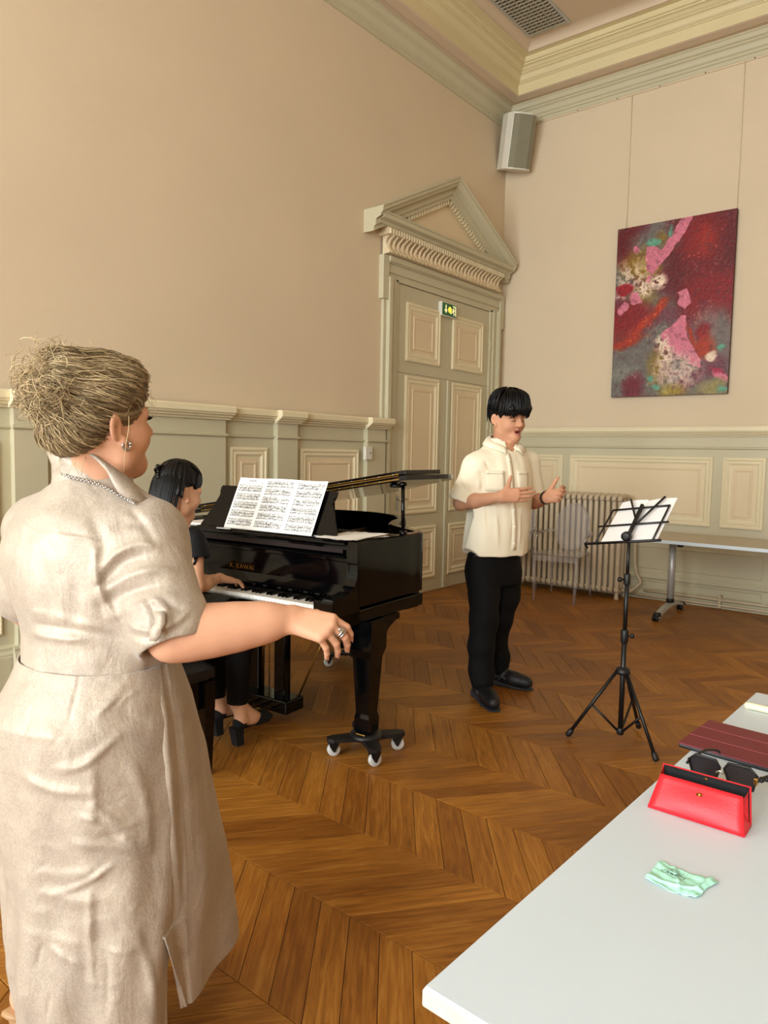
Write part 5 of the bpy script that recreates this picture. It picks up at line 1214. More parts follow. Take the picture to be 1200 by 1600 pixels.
for i in range(150):
    a = g.uniform(-1.35, 1.35); z0_ = g.uniform(.075, .12); f0 = .09*math.cos(a)+.01; l0 = .085*math.sin(a)
    zend = (.019+.012*math.cos(a*6.3+1.2)+g.normal(0, .004)) if abs(a) < .95 else .004+g.normal(0, .004)
    if abs(a) < .95 and g.random() < .25: zend -= .012
    path = [PH(.55*f0, .55*l0, .145), PH(.95*f0+.012, .98*l0, z0_), PH(f0*1.10+.022, l0*1.10, .055), PH(f0*1.10+.020, l0*1.10+g.normal(0, .004), zend+.012), PH(f0*1.06+.017, l0*1.06+g.normal(0, .006), zend)]
    paths.append(catmull(path, 3)); rr_.append(g.uniform(.002, .0042)); tt_.append(g.uniform(0, .7))
for i in range(90):                                 # crown and back
    a = g.uniform(1.3, 2*PI-1.3); zend = g.uniform(-.06, -.01) if abs(a-PI) < 1.1 else g.uniform(.005, .025)
    f0, l0 = .122*math.cos(a)-.012, .101*math.sin(a)
    paths.append(catmull([PH(.3*f0, .3*l0, .150), PH(.75*f0, .75*l0, .125), PH(f0, l0, .06), PH(f0*.96, l0*.98, zend)], 3)); rr_.append(g.uniform(.002, .004)); tt_.append(g.uniform(0, .6))
strands('hair_locks', paths, rr_, tt_, M['hairK'], hair)
# ---- shirt
M['shirt'] = material('ivory_cotton', 'F0E6CC', .8, var=.02, vscale=10, bump=.12, bscale=300, sheen=.2)
cufR = shR*.14+elR*.86; cufL = shL*.14+elL*.86
hemz = (at(770, 862, 4.3))[2]
S = Field((hip_c[0]-.40, hip_c[1]-.42, hemz-.08), (hip_c[0]+.42, hip_c[1]+.48, 1.62), .0042)
hx, hy = hip_c[0], hip_c[1]
S.loft([(hemz-.06, hx, hy, -20, .218, .165, .140), (hemz+.10, hx, hy, -20, .218, .168, .138), (1.20, ch[0]-.0, ch[1], -20, .214, .158, .135), (1.33, ch[0], ch[1], -20, .200, .138, .128), (1.40, ch[0]-.005, ch[1], -20, .185, .118, .118), (1.45, nk[0]-.01, nk[1], -20, .125, .085, .092), (1.50, nk[0]-.01, nk[1], -20, .080, .070, .078)], .03)
for sh_, cu_ in ((shR, cufR), (shL, cufL)):
    d = nrm(cu_-sh_); S.cone(sh_+np.array([0, 0, -.005])-d*.01, cu_, .068, .080, .045)
    S.cone(nk+np.array([0, 0, -.012]), sh_, .052, .062, .05)
for sh_, cu_ in ((shR, cufR), (shL, cufL)):
    d = nrm(cu_-sh_); e_ = cu_+d*.0
    S.cone(e_+d*.104, e_+d*.24, .11, .11, .002, 's')
    S.cone(e_-d*.03, e_+d*.02, .066, .071, .002, 's')
S.cone(nk+np.array([0, 0, .022]), nk+np.array([0, 0, .14]), .068, .085, .004, 's'); S.cone(nk+mF*.05+np.array([0, 0, -.02]), nk+mF*.10+np.array([0, 0, .05]), .022, .05, .006, 's')
S.ell(np.array([hx, hy, hemz-.06])+mF*.0, np.array([.19, .20, .085]), mA, .004, 's')       # hem dips front and back, rises at the sides
for e in (-1, 1): S.ell(np.array([hx, hy, hemz-.045])+mL*e*.21, np.array([.10, .06, .06]), mA, .02, 's')
S.cut((0, 0, hemz-.012), (0, 0, -1))
Vs, Qs = S.mesh(); Vs = relax(Vs, Qs, 2, .4); Ns = vnormals(Vs, Qs)
ls = (Vs-np.array([hx, hy, 0]))@mA.T
Vs = Vs+Ns*(.0055*vnoise(np.stack([ls[:, 1]*14, ls[:, 0]*8, ls[:, 2]*5], 1))+.003*vnoise(np.stack([ls[:, 1]*26, ls[:, 0]*20, ls[:, 2]*9], 1)+7))[:, None]
Ns = vnormals(Vs, Qs)
def bs(px, py, d): return at(px, py, d)
for (a, b, w, am) in (((745, 745, 4.18), (752, 775, 4.15), .012, -.006), ((748, 735, 4.16), (768, 760, 4.12), .012, .005), ((718, 745, 4.18), (735, 768, 4.16), .010, -.005), ((760, 790, 4.14), (765, 850, 4.16), .014, .007), ((775, 785, 4.13), (778, 855, 4.14), .012, -.005), ((805, 810, 4.16), (800, 862, 4.16), .012, .006), ((815, 800, 4.2), (812, 860, 4.2), .010, -.005), ((735, 800, 4.2), (740, 855, 4.2), .012, -.005), ((752, 716, 4.18), (770, 735, 4.14), .012, .004), ((738, 752, 4.14), (742, 770, 4.14), .009, .005), ((812, 735, 4.25), (818, 770, 4.25), .012, -.006)):
    Vs = seg_fold(Vs, Ns, at(*a), at(*b), w, am*1.5)
shirt = fast_mesh('shirt', Vs, Qs, M['shirt'], man)
# things lying on the shirt's surface: find the surface along a camera-facing ray from the torso axis
def snap(P, Vx, dirv, rad=.012):
    """push point P along dirv to the outermost mesh vertex near that line"""
    dirv = nrm(dirv); r = Vx-P; t = r@dirv; d = np.linalg.norm(r-t[:, None]*dirv, axis=1); ok = d < rad
    return P+dirv*(t[ok].max() if ok.any() else 0)
def on_shirt(l, z, f_bias=0.0, out=.002):
    base = np.array([hx, hy, 0])+mL*l+np.array([0, 0, z]); d = nrm(mF+mL*f_bias); return snap(base, Vs, d)+d*out
zt, zb_ = 1.44, hemz-.005
pl = [on_shirt(-.012, z) for z in np.linspace(zb_+.03, zt-.02, 22)]; pr = [on_shirt(.020, z) for z in np.linspace(zb_+.03, zt-.02, 22)]
strip([pl, pr], M['shirt'], 'placket', shirt, .002)
for z in np.linspace(zb_+.07, zt-.06, 6):
    p = on_shirt(.004, z, 0, .004); MB().sphere(tuple(p), .0055, 10).build('button', M['ivory'], shirt)
for (l0, l1, z1, z0_) in ((-.145, -.045, 1.315, 1.20), (.045, .135, 1.315, 1.20)):
    rows = [[on_shirt(l0+(l1-l0)*u, z0_+(z1-z0_)*v, .0, .004) for u in [i/6 for i in range(7)]] for v in [i/6 for i in range(7)]]
    strip(rows, M['shirt'], 'pocket', shirt, .004)
    strip([[r_+mF*.003 for r_ in rows[5]], [r_+mF*.003 for r_ in rows[6]]], M['shirt'], 'pocket_hem', shirt, .004)
# collar: two leaves
ncx = nk+np.array([-.008, 0, .0])
def collar_pt(phi, r, z): return ncx+mF*(r*math.cos(phi)*1.0)+mL*(r*math.sin(phi))+np.array([0, 0, z])
for e in (-1, 1):
    rows = []
    def pushed(P):
        ax_ = np.array([ncx[0], ncx[1], P[2]]); dv = nrm(P-ax_); q_ = snap(ax_, Vs, dv, .012)+dv*.005; return q_ if np.linalg.norm(q_-ax_) > np.linalg.norm(P-ax_) and np.linalg.norm(q_-ax_) < .18 else P
    for t in [i/9 for i in range(10)]:
        phi = e*(PI-t*(PI-.25)); drop = .0 if t < .55 else (t-.55)/.45
        top = collar_pt(phi, .070+.006*t, .085-.080*t**1.5); bot = collar_pt(phi, .092+.022*drop, .038-.062*t**1.4-.018*drop)
        if t > .95: bot = collar_pt(e*.55, .128, -.045)
        bot = pushed(bot); mid_ = pushed(top*.5+bot*.5+np.array([0, 0, .004]))
        rows.append([top, mid_, bot])
    strip(rows, M['shirt'], 'collar_leaf', shirt, .004)
# ---- trousers
M['trouser'] = material('black_trouser_cloth', '060607', .8, var=.15, vscale=12, bump=.2, bscale=120, spec=.25)
ztop = hemz+.03
T_ = Field((hip_c[0]-.34, hip_c[1]-.40, .07), (hip_c[0]+.40, hip_c[1]+.46, ztop+.05), .0048)
T_.loft([(ztop-.22, hx, hy, -20, .170, .118, .125), (ztop-.10, hx, hy, -20, .180, .125, .130), (ztop, hx, hy, -20, .172, .12, .115)], .03)
legR = [at(753, 893, 4.27), at(757, 930, 4.24), at(756, 968, 4.20), at(752, 1010, 4.19), at(752, 1046, 4.20), at(754, 1062, 4.19)]
legL = [at(790, 895, 4.40), at(788, 930, 4.42), at(780, 968, 4.43), at(774, 1005, 4.47), at(779, 1028, 4.49), at(779, 1042, 4.48)]
T_.chain(legR, [.098, .090, .080, .072, .068, .068], .03); T_.chain(legL, [.098, .090, .078, .070, .068, .064], .03)
T_.cut(legR[-1]+np.array([0, 0, -.03]), (.0, 0, -1)) if False else None
Vp, Qp = T_.mesh(); Vp = relax(Vp, Qp, 1, .4); Np = vnormals(Vp, Qp)
Vp = Vp+Np*(.004*vnoise(Vp*np.array([14, 14, 7]))+.006*np.exp(-((Vp[:, 2]-.16)/.09)**2)*vnoise(Vp*np.array([11, 11, 26])))[:, None]
pants = fast_mesh('trousers', Vp, Qp, M['trouser'], man)
for a, b in (((741, 872, 4.15), (747, 868, 4.14)),): MB().tube([snap(at(*a), Vp, -CF), snap(at(*b), Vp, -CF)], .002, 6).build('pocket_zip', M['chrome'], pants)
# ---- sneakers
M['shoe'] = material('black_sneaker', '121317', .5, var=.2, vscale=30, bump=.25, bscale=90); M['sole'] = material('dark_grey_sole', '2A2B2F', .6, var=.15, vscale=40)
def sneaker(heel, toe, parent):
    heel = np.array(heel, float); toe = np.array(toe, float); d = nrm(toe-heel); sd = np.array([-d[1], d[0], 0]); L_ = np.linalg.norm(toe-heel); up = np.array([0, 0, 1.0])
    P = lambda x, y, z: heel+d*x*L_+sd*y+up*z
    lo = np.minimum(heel, toe)-.10; hi = np.maximum(heel, toe)+.10; lo[2] = -.02; hi[2] = .20
    Fs = Field(lo, hi, .0035)
    Fs.chain([P(.12, 0, .055), P(.30, 0, .055), P(.55, 0, .048), P(.86, 0, .040)], [.044, .042, .046, .036], .02)
    Fs.chain([P(.15, 0, .06), P(.18, 0, .125)], [.043, .044], .02); Fs.chain([P(.35, 0, .075), P(.26, 0, .12)], [.038, .044], .02); Fs.ell(P(.62, 0, .05), np.array([.09, .047, .038]), np.stack([d, sd, up]), .02)
    Fs.cone(P(.22, 0, .14), P(.22, 0, .19), .034, .036, .004, 's'); Fs.cut((0, 0, .022), (0, 0, -1)); Fs.cut((0, 0, .150), (0, 0, 1))
    a, b = Fs.mesh(); a = relax(a, b, 1, .4); up_ = fast_mesh('sneaker', a, b, M['shoe'], parent)
    Fo = Field(lo, hi, .0035)
    Fo.chain([P(.07, 0, .018), P(.3, 0, .018), P(.62, .0, .018), P(.88, 0, .018)], [.046, .043, .050, .040], .01); Fo.cone(P(.05, 0, .018), P(.12, 0, .045), .040, .042, .02)
    Fo.cut((0, 0, .001), (0, 0, -1)); Fo.cut(P(.2, 0, .034), nrm(up+d*.12)); a, b = Fo.mesh(); fast_mesh('sole', relax(a, b, 1, .3), b, M['sole'], up_)
    for i in range(5):
        x = .34+.075*i; z = .112-.013*i; MB().tube([P(x, -.030, z-.012), P(x+.01, 0, z), P(x+.03, .030, z-.012)], .003, 6).build('lace', M['shoe'], up_)
    MB().tube([P(.30, -.045, .035), P(.38, -.048, .07), P(.5, -.047, .045)], .003, 6).build('side_stripe', material('grey_stripe', '5C5C60', .5), up_)
    return up_
fR = legR[-1]; fL = legL[-1]
dR = nrm(np.array([.78, -.62, 0])); hR = np.array([fR[0], fR[1], 0])-dR*.075; sneaker(hR, hR+dR*.295, man)
dL = nrm(np.array([.97, .12, 0])); hL = np.array([fL[0], fL[1], 0])-dL*.07; sneaker(hL, hL+dL*.295, man)
# bead bracelet on the left wrist
bx = nrm(wrL-elL); b1 = nrm(np.cross(bx, [0, 0, 1])); b2 = np.cross(bx, b1)
br = empty('bead_bracelet', tuple(wrL), 0, man); br.parent = man
for i in range(16):
    a = 2*PI*i/16; c = wrL+bx*.006+.0345*(math.cos(a)*b1+math.sin(a)*b2); MB().sphere(tuple(c), .0072, 10).build('bead', M['blackp'], br)
# ================================================================== THE PIANIST
pA = axes(97, 0); pF, pL = pA[0], pA[1]
phA = axes(88, 14, 0); phC = at(281, 762, 3.27); PS = .98
pnk = at(280, 826, 3.31); psR = at(303, 844, 3.22); psL = at(244, 842, 3.42)
peR = at(305, 916, 3.21); pwR = at(343, 903, 3.42); peL = at(225, 915, 3.50); pwL = np.array([1.22, -5.15, .80])
def pianist_body(h):
    Fd = Field((1.05, -5.85, .45), (1.95, -4.85, 1.42), h)
    add_head(Fd, phC, phA, PS, pnk+np.array([0, 0, -.02]), (.046, .054), fem=True)
    Fd.loft([(.48, 1.49, -5.56, 97, .15, .10, .11), (.62, 1.49, -5.55, 97, .125, .085, .09), (.78, 1.50, -5.51, 97, .125, .09, .085), (.93, pnk[0], pnk[1]-.03, 97, .13, .085, .075), (1.0, pnk[0], pnk[1]-.01, 97, .09, .05, .055)], .03)
    for sh_, el_, wr_ in ((psR, peR, pwR), (psL, peL, pwL)):
        Fd.cone(pnk+np.array([0, 0, -.035]), sh_, .04, .045, .035); Fd.cone(sh_, el_, .043, .036, .03); md_ = el_*.65+wr_*.35; Fd.cone(el_, md_, .035, .035, .02); Fd.cone(md_, wr_, .035, .022, .02)
    X = nrm(at(380, 911, 3.55)-pwR)
    f1, _, _ = add_hand(Fd, pwR, X, nrm(-CR*.8+CF*.2+CU*.15), True, .92, ((2, 22, 14), (0, 24, 16), (0, 24, 16), (4, 22, 14)), (6, 2, -3, -9))
    f2, _, _ = add_hand(Fd, pwL, np.array([.03, 1, -.25]), np.array([1, 0, .1]), False, .92, ((2, 22, 14), (0, 24, 16), (0, 24, 16), (4, 22, 14)), (6, 2, -3, -9))
    return Fd, (f1, f2)
Fd, pf = pianist_body(.0036); Vt, Q = Fd.mesh(); Vt = relax(Vt, Q, 1, .35)
pian = fast_mesh('person', Vt, Q, [M['skinP']]); tag(pian, 'seated pianist with a black bob, playing the keyboard in a dark cap-sleeved top', 'person')
PP = lambda f, l, u: phC+PS*(f*phA[0]+l*phA[1]+u*phA[2])
for e in (-1, 1):
    MB().sphere(tuple(PP(.080, e*.031, -.014)), .012*PS, 10).build('eye', M['ivory'], pian)
    MB().tube([PP(.096, e*.014, -.008), PP(.094, e*.031, -.008), PP(.084, e*.046, -.012)], [.001, .002, .001], 6).build('eyelashes', M['brow'], pian)
# hair: half-up bob
Fh = Field(PP(-.02, 0, -.02)-.21, PP(-.02, 0, -.02)+.21, .0035)
Fh.ell(PP(-.012, 0, .040), np.array([.108, .088, .088])*PS, phA, .02); Fh.ell(PP(-.055, 0, -.02), np.array([.068, .088, .105])*PS, phA, .03)
Fh.ell(PP(-.052, 0, -.105), np.array([.056, .090, .060])*PS, phA, .04)
for e in (-1, 1): Fh.cone(PP(-.045, e*.070, -.03), PP(-.035, e*.072, -.125), .028, .022, .03)
Fh.cone(PP(-.06, 0, -.158), PP(-.06, 0, -.25), .14, .14, .008, 's')
Fh.ell(PP(.10, 0, -.065), np.array([.082, .09, .115])*PS, phA, .01, 's')
for e in (-1, 1): Fh.ell(PP(.008, e*.102, -.035), np.array([.050, .046, .056])*PS, phA, .008, 's'); Fh.ell(PP(.055, e*.07, -.08), np.array([.055, .05, .085])*PS, phA, .008, 's')
Vh, Qh = Fh.mesh(); Vh = relax(Vh, Qh, 1, .4); Nh = vnormals(Vh, Qh); lh = (Vh-phC)@phA.T; ang = np.arctan2(lh[:, 1], lh[:, 0]+.03); q = np.stack([ang*11, lh[:, 2]*6, 0*ang], 1)
Vh = Vh+Nh*(.0035*vnoise(q+31)+.002*vnoise(q*np.array([3, 1, 1])+3))[:, None]
ph = fast_mesh('hair', Vh, Qh, M['hairK'], pian); set_attr(ph.data, 'tone', 'FLOAT', np.clip(.3+.3*vnoise(q*2.5), 0, 1))
g = np.random.default_rng(8); paths, rr_, tt_ = [], [], []
for i in range(260):
    a = g.uniform(1.55, 2*PI-1.55); ca, sa = math.cos(a), math.sin(a)
    up_half = g.random() < .35
    if up_half:      # swept back to the clip
        a = g.uniform(-1.3, 1.3); p0 = PP(.10*math.cos(a)-.012, .088*math.sin(a), g.uniform(.03, .08)); p1 = PP(.03, .085*math.sin(a)*.9, .118-.03*abs(math.sin(a))); p2 = PP(-.06, .05*math.sin(a), .105); p3 = PP(-.118, .012*math.sin(a), .055)
        paths.append(catmull([p0, p1, p2, p3], 4))
    else:
        rf, rl = .070, .093
        paths.append(catmull([PP(-.05+.05*ca, .05*sa, .085), PP(-.055+rf*ca, rl*sa*.95, .02), PP(-.058+rf*ca, rl*sa, -.07), PP(-.055+rf*.86*ca, rl*.96*sa, g.uniform(-.165, -.145))], 4))
    rr_.append(g.uniform(.0014, .003)); tt_.append(g.uniform(0, .8))
strands('hair_locks', paths, rr_, tt_, M['hairK'], ph)
clip = MB()
for k in range(5):
    c = PP(-.125, -.012+.006*k, .045+.012*(k-2)); clip.sphere(tuple(c), .011, 10)
clip.tube([PP(-.118, -.02, .075), PP(-.142, -.012, .065), PP(-.145, 0, .05), PP(-.12, .012, .03)], .005, 8); clip.build('hair_clip', M['black'], pian)
# top: dark blouse with flutter sleeves
M['blouse'] = material('black_blouse', '0A0A0C', .7, var=.1, bump=.1, bscale=150, spec=.3)
S = Field((1.10, -5.86, .46), (1.95, -5.02, 1.10), .0042)
S.loft([(.50, 1.49, -5.56, 97, .180, .135, .14), (.64, 1.49, -5.55, 97, .150, .11, .11), (.80, 1.50, -5.51, 97, .150, .125, .10), (.92, pnk[0], pnk[1]-.035, 97, .155, .105, .09), (.985, pnk[0], pnk[1]-.02, 97, .145, .07, .075), (1.03, pnk[0], pnk[1]-.012, 97, .09, .055, .06)], .03)
for sh_, el_ in ((psR, peR), (psL, peL)):
    d = nrm(el_-sh_); S.cone(sh_-d*.005, sh_+d*.085, .054, .074, .03); S.cone(sh_+d*.150, sh_+d*.3, .10, .10, .003, 's'); S.cone(sh_+d*.03, sh_+d*.09, .046, .062, .003, 's')
S.cone(pnk+np.array([0, 0, -.008]), pnk+np.array([0, 0, .1]), .068, .085, .006, 's')
S.cut((0, 0, .515), (0, 0, -1))
a, b = S.mesh(); a = relax(a, b, 1, .4); n_ = vnormals(a, b); a = a+n_*(.003*vnoise(a*np.array([16, 16, 9])))[:, None]
cb = a[b].mean(1); fl = (cb[:, 2] < .90) & ((vnoise(cb*13) > .05))
M['pattern'] = material('red_print_cloth', '7C1420', .7, var=.5, vscale=22)
blouse = fast_mesh('blouse', a, b, [M['blouse'], M['pattern']], pian, np.where(fl & (cb[:, 2] < .885), 1, 0))
# ribbon tails at the side
MB().tube([peR*.55+psR*.45+np.array([-.045, -.03, .02]), peR*.5+psR*.5+CR*.01-CF*.04, peR*.35+psR*.65+CR*.02-CF*.045], [.004, .007, .009], 8).build('ribbon', M['black'], blouse)
# trousers
T_ = Field((1.20, -5.86, .09), (1.86, -4.86, .66), .0048)
aR, aL = at(371, 1097, 3.47), at(336, 1083, 3.55); kR, kL = at(374, 992, 3.42), at(330, 990, 3.58)
kR[2] = kL[2] = .54
T_.chain([np.array([1.585, -5.56, .575]), kR, aR], [.095, .068, .052], .03); T_.chain([np.array([1.40, -5.56, .575]), kL, aL], [.095, .068, .052], .03)
T_.cut(aR+np.array([0, 0, -.004]), (0, 0, -1))
a, b = T_.mesh(); a = relax(a, b, 1, .4); n_ = vnormals(a, b); a = a+n_*(.004*vnoise(a*14))[:, None]; fast_mesh('trousers', a, b, M['trouser'], pian)
# feet in strapped heels
M['suede'] = material('black_suede', '08080A', .85, bump=.1, bscale=300)
def heeled_foot(ank, heel, toe, parent, skin, side=1):
    ank, heel, toe = [np.array(q, float) for q in (ank, heel, toe)]; d = nrm(toe-heel); up = np.array([0, 0, 1.0]); sd = nrm(np.cross(up, d)); u2 = np.cross(d, sd); L_ = np.linalg.norm(toe-heel)
    lo = np.minimum(np.minimum(ank, heel), toe)-.09; hi = np.maximum(np.maximum(ank, heel), toe)+.09
    Ff = Field(lo, hi, .0032); hc = heel+u2*.028+d*.02
    Ff.chain([ank+up*.05, ank, hc+d*.01+u2*.02], [.036, .032, .030], .02); Ff.chain([hc, heel+d*L_*.45+u2*.034, heel+d*L_*.8+u2*.020], [.027, .028, .020], .02); Ff.cone(ank, heel+d*L_*.5+u2*.035, .030, .026, .02)
    a, b = Ff.mesh(); ft_ = fast_mesh('foot', a, b, skin, parent)
    Fs = Field(lo, hi, .0032)
    Fs.chain([heel+d*L_*.62+u2*.016, heel+d*L_*.85+u2*.016, toe+u2*.012], [.034, .031, .016], .01); Fs.cone(hc-d*.004, hc+d*.012, .0305, .031, .01); Fs.cone(heel, toe-d*.02, .012, .012, .01)
    Fs.cut(heel+d*L_*.6-u2*.006, -u2)
    Fs.cone(ank+up*.02+d*.01, heel+d*L_*.5+u2*.07, .034, .034, .004, 's'); Fs.cone(hc+up*.03+d*.03, hc+up*.06+d*.03, .03, .03, .004, 's')
    a, b = Fs.mesh(); sh = fast_mesh('shoe', a, b, M['suede'], parent)
    return d, sd, u2, L_, hc, sh
def block_heel(heel, d, sd, parent, z0=0.0, w=.026, mat=None):
    t = np.array(heel)+np.array([0, 0, .012]); bt = np.array([heel[0]+d[0]*.012, heel[1]+d[1]*.012, z0]); vs = []
    for (c, s_) in ((t, 1.0), (t*.5+bt*.5, .85), (bt, .8)):
        for (x, y) in ((-1, -1), (1, -1), (1, 1), (-1, 1)): vs.append(c+nrm([d[0], d[1], 0])*x*w*s_+sd*y*w*s_)
    fs = [(3, 2, 1, 0), (8, 9, 10, 11)]+[(i*4+j, i*4+(j+1) % 4, (i+1)*4+(j+1) % 4, (i+1)*4+j) for i in range(2) for j in range(4)]
    return mesh_obj('heel', vs, fs, mat or M['suede'], parent)
for (ank, hl, to) in ((aR, at(369, 1140, 3.44), at(421, 1122, 3.60)), (aL, at(337, 1125, 3.52), at(385, 1108, 3.68))):
    hl = hl.copy(); to = to.copy(); d, sd, u2, L_, hc, sh = heeled_foot(ank, hl, to, pian, M['skinP'])
    block_heel(hl, d, sd, sh, max(.004, hl[2]-.075))
    MB().tube([hc+sd*.028+u2*.02, ank+d*.022+np.array([0, 0, .0]), hc-sd*.028+u2*.02], .003, 6).build('ankle_strap', M['suede'], sh)
# ================================================================== THE WOMAN IN THE FOREGROUND
WD = 1.62
wA = axes(105); wF, wL = wA[0], wA[1]; wR_ = -wL
def shimmer():
    m = bpy.data.materials.new('champagne_shimmer_linen'); m.use_nodes = True; N = m.node_tree.nodes; L = m.node_tree.links; b = N['Principled BSDF']
    tc = N.new('ShaderNodeTexCoord')
    n1 = N.new('ShaderNodeTexNoise'); n1.inputs['Scale'].default_value = 9; n1.inputs['Detail'].default_value = 6; n1.inputs['Roughness'].default_value = .7; L.new(tc.outputs['Object'], n1.inputs['Vector'])
    r1 = N.new('ShaderNodeValToRGB'); r1.color_ramp.elements[0].position = .3; r1.color_ramp.elements[1].position = .7; r1.color_ramp.elements[0].color = srgb('A69889')+(1,); r1.color_ramp.elements[1].color = srgb('BCAE9C')+(1,); L.new(n1.outputs['Fac'], r1.inputs['Fac']); n4 = N.new('ShaderNodeTexNoise'); n4.inputs['Scale'].default_value = 260; n4.inputs['Detail'].default_value = 3; L.new(tc.outputs['Object'], n4.inputs['Vector']); r4 = N.new('ShaderNodeValToRGB'); r4.color_ramp.elements[0].position = .35; r4.color_ramp.elements[1].position = .65; r4.color_ramp.elements[0].color = (.84, .83, .81, 1); r4.color_ramp.elements[1].color = (1, 1, 1, 1); L.new(n4.outputs['Fac'], r4.inputs['Fac']); mm = N.new('ShaderNodeMix'); mm.data_type = 'RGBA'; mm.blend_type = 'MULTIPLY'; mm.inputs[0].default_value = 1; L.new(r1.outputs['Color'], mm.inputs[6]); L.new(r4.outputs['Color'], mm.inputs[7]); L.new(mm.outputs[2], b.inputs['Base Color'])
    n2 = N.new('ShaderNodeTexNoise'); n2.inputs['Scale'].default_value = 420; n2.inputs['Detail'].default_value = 2; L.new(tc.outputs['Object'], n2.inputs['Vector'])
    mr = N.new('ShaderNodeMapRange'); mr.inputs[1].default_value = .45; mr.inputs[2].default_value = .75; mr.inputs[3].default_value = .10; mr.inputs[4].default_value = .55; L.new(n2.outputs['Fac'], mr.inputs[0]); L.new(mr.outputs[0], b.inputs['Metallic'])
    b.inputs['Roughness'].default_value = .55
    mp = N.new('ShaderNodeMapping'); mp.inputs['Scale'].default_value = (1, 1, .45); L.new(tc.outputs['Object'], mp.inputs['Vector'])
    n3 = N.new('ShaderNodeTexNoise'); n3.inputs['Scale'].default_value = 13; n3.inputs['Detail'].default_value = 5; n3.inputs['Roughness'].default_value = .55; n3.inputs['Distortion'].default_value = .6; L.new(mp.outputs[0], n3.inputs['Vector'])
    b1 = N.new('ShaderNodeBump'); b1.inputs['Strength'].default_value = .55; b1.inputs['Distance'].default_value = .012; L.new(n3.outputs['Fac'], b1.inputs['Height'])
    b2 = N.new('ShaderNodeBump'); b2.inputs['Strength'].default_value = .25; b2.inputs['Distance'].default_value = .0015; L.new(n2.outputs['Fac'], b2.inputs['Height']); L.new(b1.outputs['Normal'], b2.inputs['Normal']); L.new(b2.outputs['Normal'], b.inputs['Normal'])
    b.inputs['Sheen Weight'].default_value = .25
    return m
M['linen'] = shimmer()
whA = axes(90, -3, 2); whC = at(160, 648, 1.59); WS = .97
wnk = at(146, 745, 1.63); wsR = at(232, 836, 1.57); wsL = at(66, 822, 1.75)
weR = at(270, 994, 1.50); wwR = at(452, 967, 1.57)
weL = at(45, 945, 1.85); wwL = weL+wF*.20+np.array([0, 0, .08])+wR_*.02
def woman_body(h):
    Fd = Field(np.minimum(wnk, wwL)-np.array([.26, .26, 0])*[1, 1, 0]+np.array([0, 0, -(wnk[2]-.86)]), (at(545, 1000, 1.62)[0]+.03, at(545, 1000, 1.62)[1]+.06, 1.62), h)
    add_head(Fd, whC, whA, WS, wnk+np.array([0, 0, -.035]), (.054, .060), fem=True, fat=.006)
    Pq = lambda f, l, u: whC+WS*(f*whA[0]+l*whA[1]+u*whA[2])
    Fd.cone(Pq(.03, 0, -.115), Pq(-.01, 0, -.150), .036, .046, .03)     # soft under-chin
    Fd.loft([(.98, at(150, 990, WD)[0], at(150, 990, WD)[1], 105, .13, .10, .10), (1.12, at(140, 900, WD)[0], at(140, 900, WD)[1], 105, .13, .10, .10), (1.24, wnk[0], wnk[1], 105, .11, .07, .08), (1.29, wnk[0], wnk[1], 105, .06, .05, .05)], .03)
    for sh_, el_, wr_ in ((wsR, weR, wwR), (wsL, weL, wwL)):
        Fd.cone(sh_, el_, .052, .046, .03); L5 = [el_*(1-t)+wr_*t for t in (0, .2, .4, .6, .8, 1)]; Fd.chain(L5, [.0435, .0455, .0440, .0395, .0330, .0275], .04)
    X = CR*.85-CF*.12-CU*.22; Y = CR*.45+CF*.65+CU*.6
    fr_, tr_, _ = add_hand(Fd, wwR+CR*.006, X, Y, True, .92, ((34, 34, 16), (44, 30, 14), (52, 26, 14), (58, 22, 12)), (5, 1, -4, -10), [(.02, .028, -.012), (.045, .045, -.022), (.068, .046, -.040), (.085, .040, -.058)])
    fl_, _, _ = add_hand(Fd, wwL, wF+wR_*.2, wR_, False, .9)
    return Fd, fr_, fl_
Fd, wfr, wfl = woman_body(.0032); Vt, Q = Fd.mesh(); Vt = relax(Vt, Q, 1, .35)
loc = (Vt-whC)@whA.T/WS; cen = loc[Q].mean(1); mi = np.zeros(len(Q), int)
mi[(((cen[:, 1]/.023)**2+((cen[:, 2]+.079)/.014)**2) < 1) & (cen[:, 0] > .082)] = 1
wom = fast_mesh('person', Vt, Q, [M['skinW'], M['lip']], None, mi); tag(wom, 'woman seen from behind in a shimmering beige shirt dress, conducting with her right hand', 'person')
nails(wom, wfr, .9, M['nail'])
WP = lambda f, l, u: whC+WS*(f*whA[0]+l*whA[1]+u*whA[2])
for e in (-1, 1):
    MB().sphere(tuple(WP(.080, e*.031, -.014)), .0125*WS, 12).build('eye', M['ivory'], wom)
    ls_ = MB()
    for k in range(11):
        t = k/10; a0 = WP(.094-.010*t, e*(.018+.030*t), -.009-.002*t); a1 = a0+whA[0]*.006+whA[1]*e*.003*(t+.2)+whA[2]*.002; a2 = a1+whA[0]*.003+whA[1]*e*.004*(t+.2)+whA[2]*.005
        ls_.tube([a0, a1, a2], [.0011, .0009, .0004], 5)
    ls_.build('eyelashes', M['brow'], wom)['kind'] = 'stuff'
    MB().tube([WP(.098, e*.014, .010), WP(.094, e*.032, .016), WP(.080, e*.050, .010)], [.0015, .0022, .001], 6).build('eyebrow', material('blond_brow', '6B5136', .8), wom)
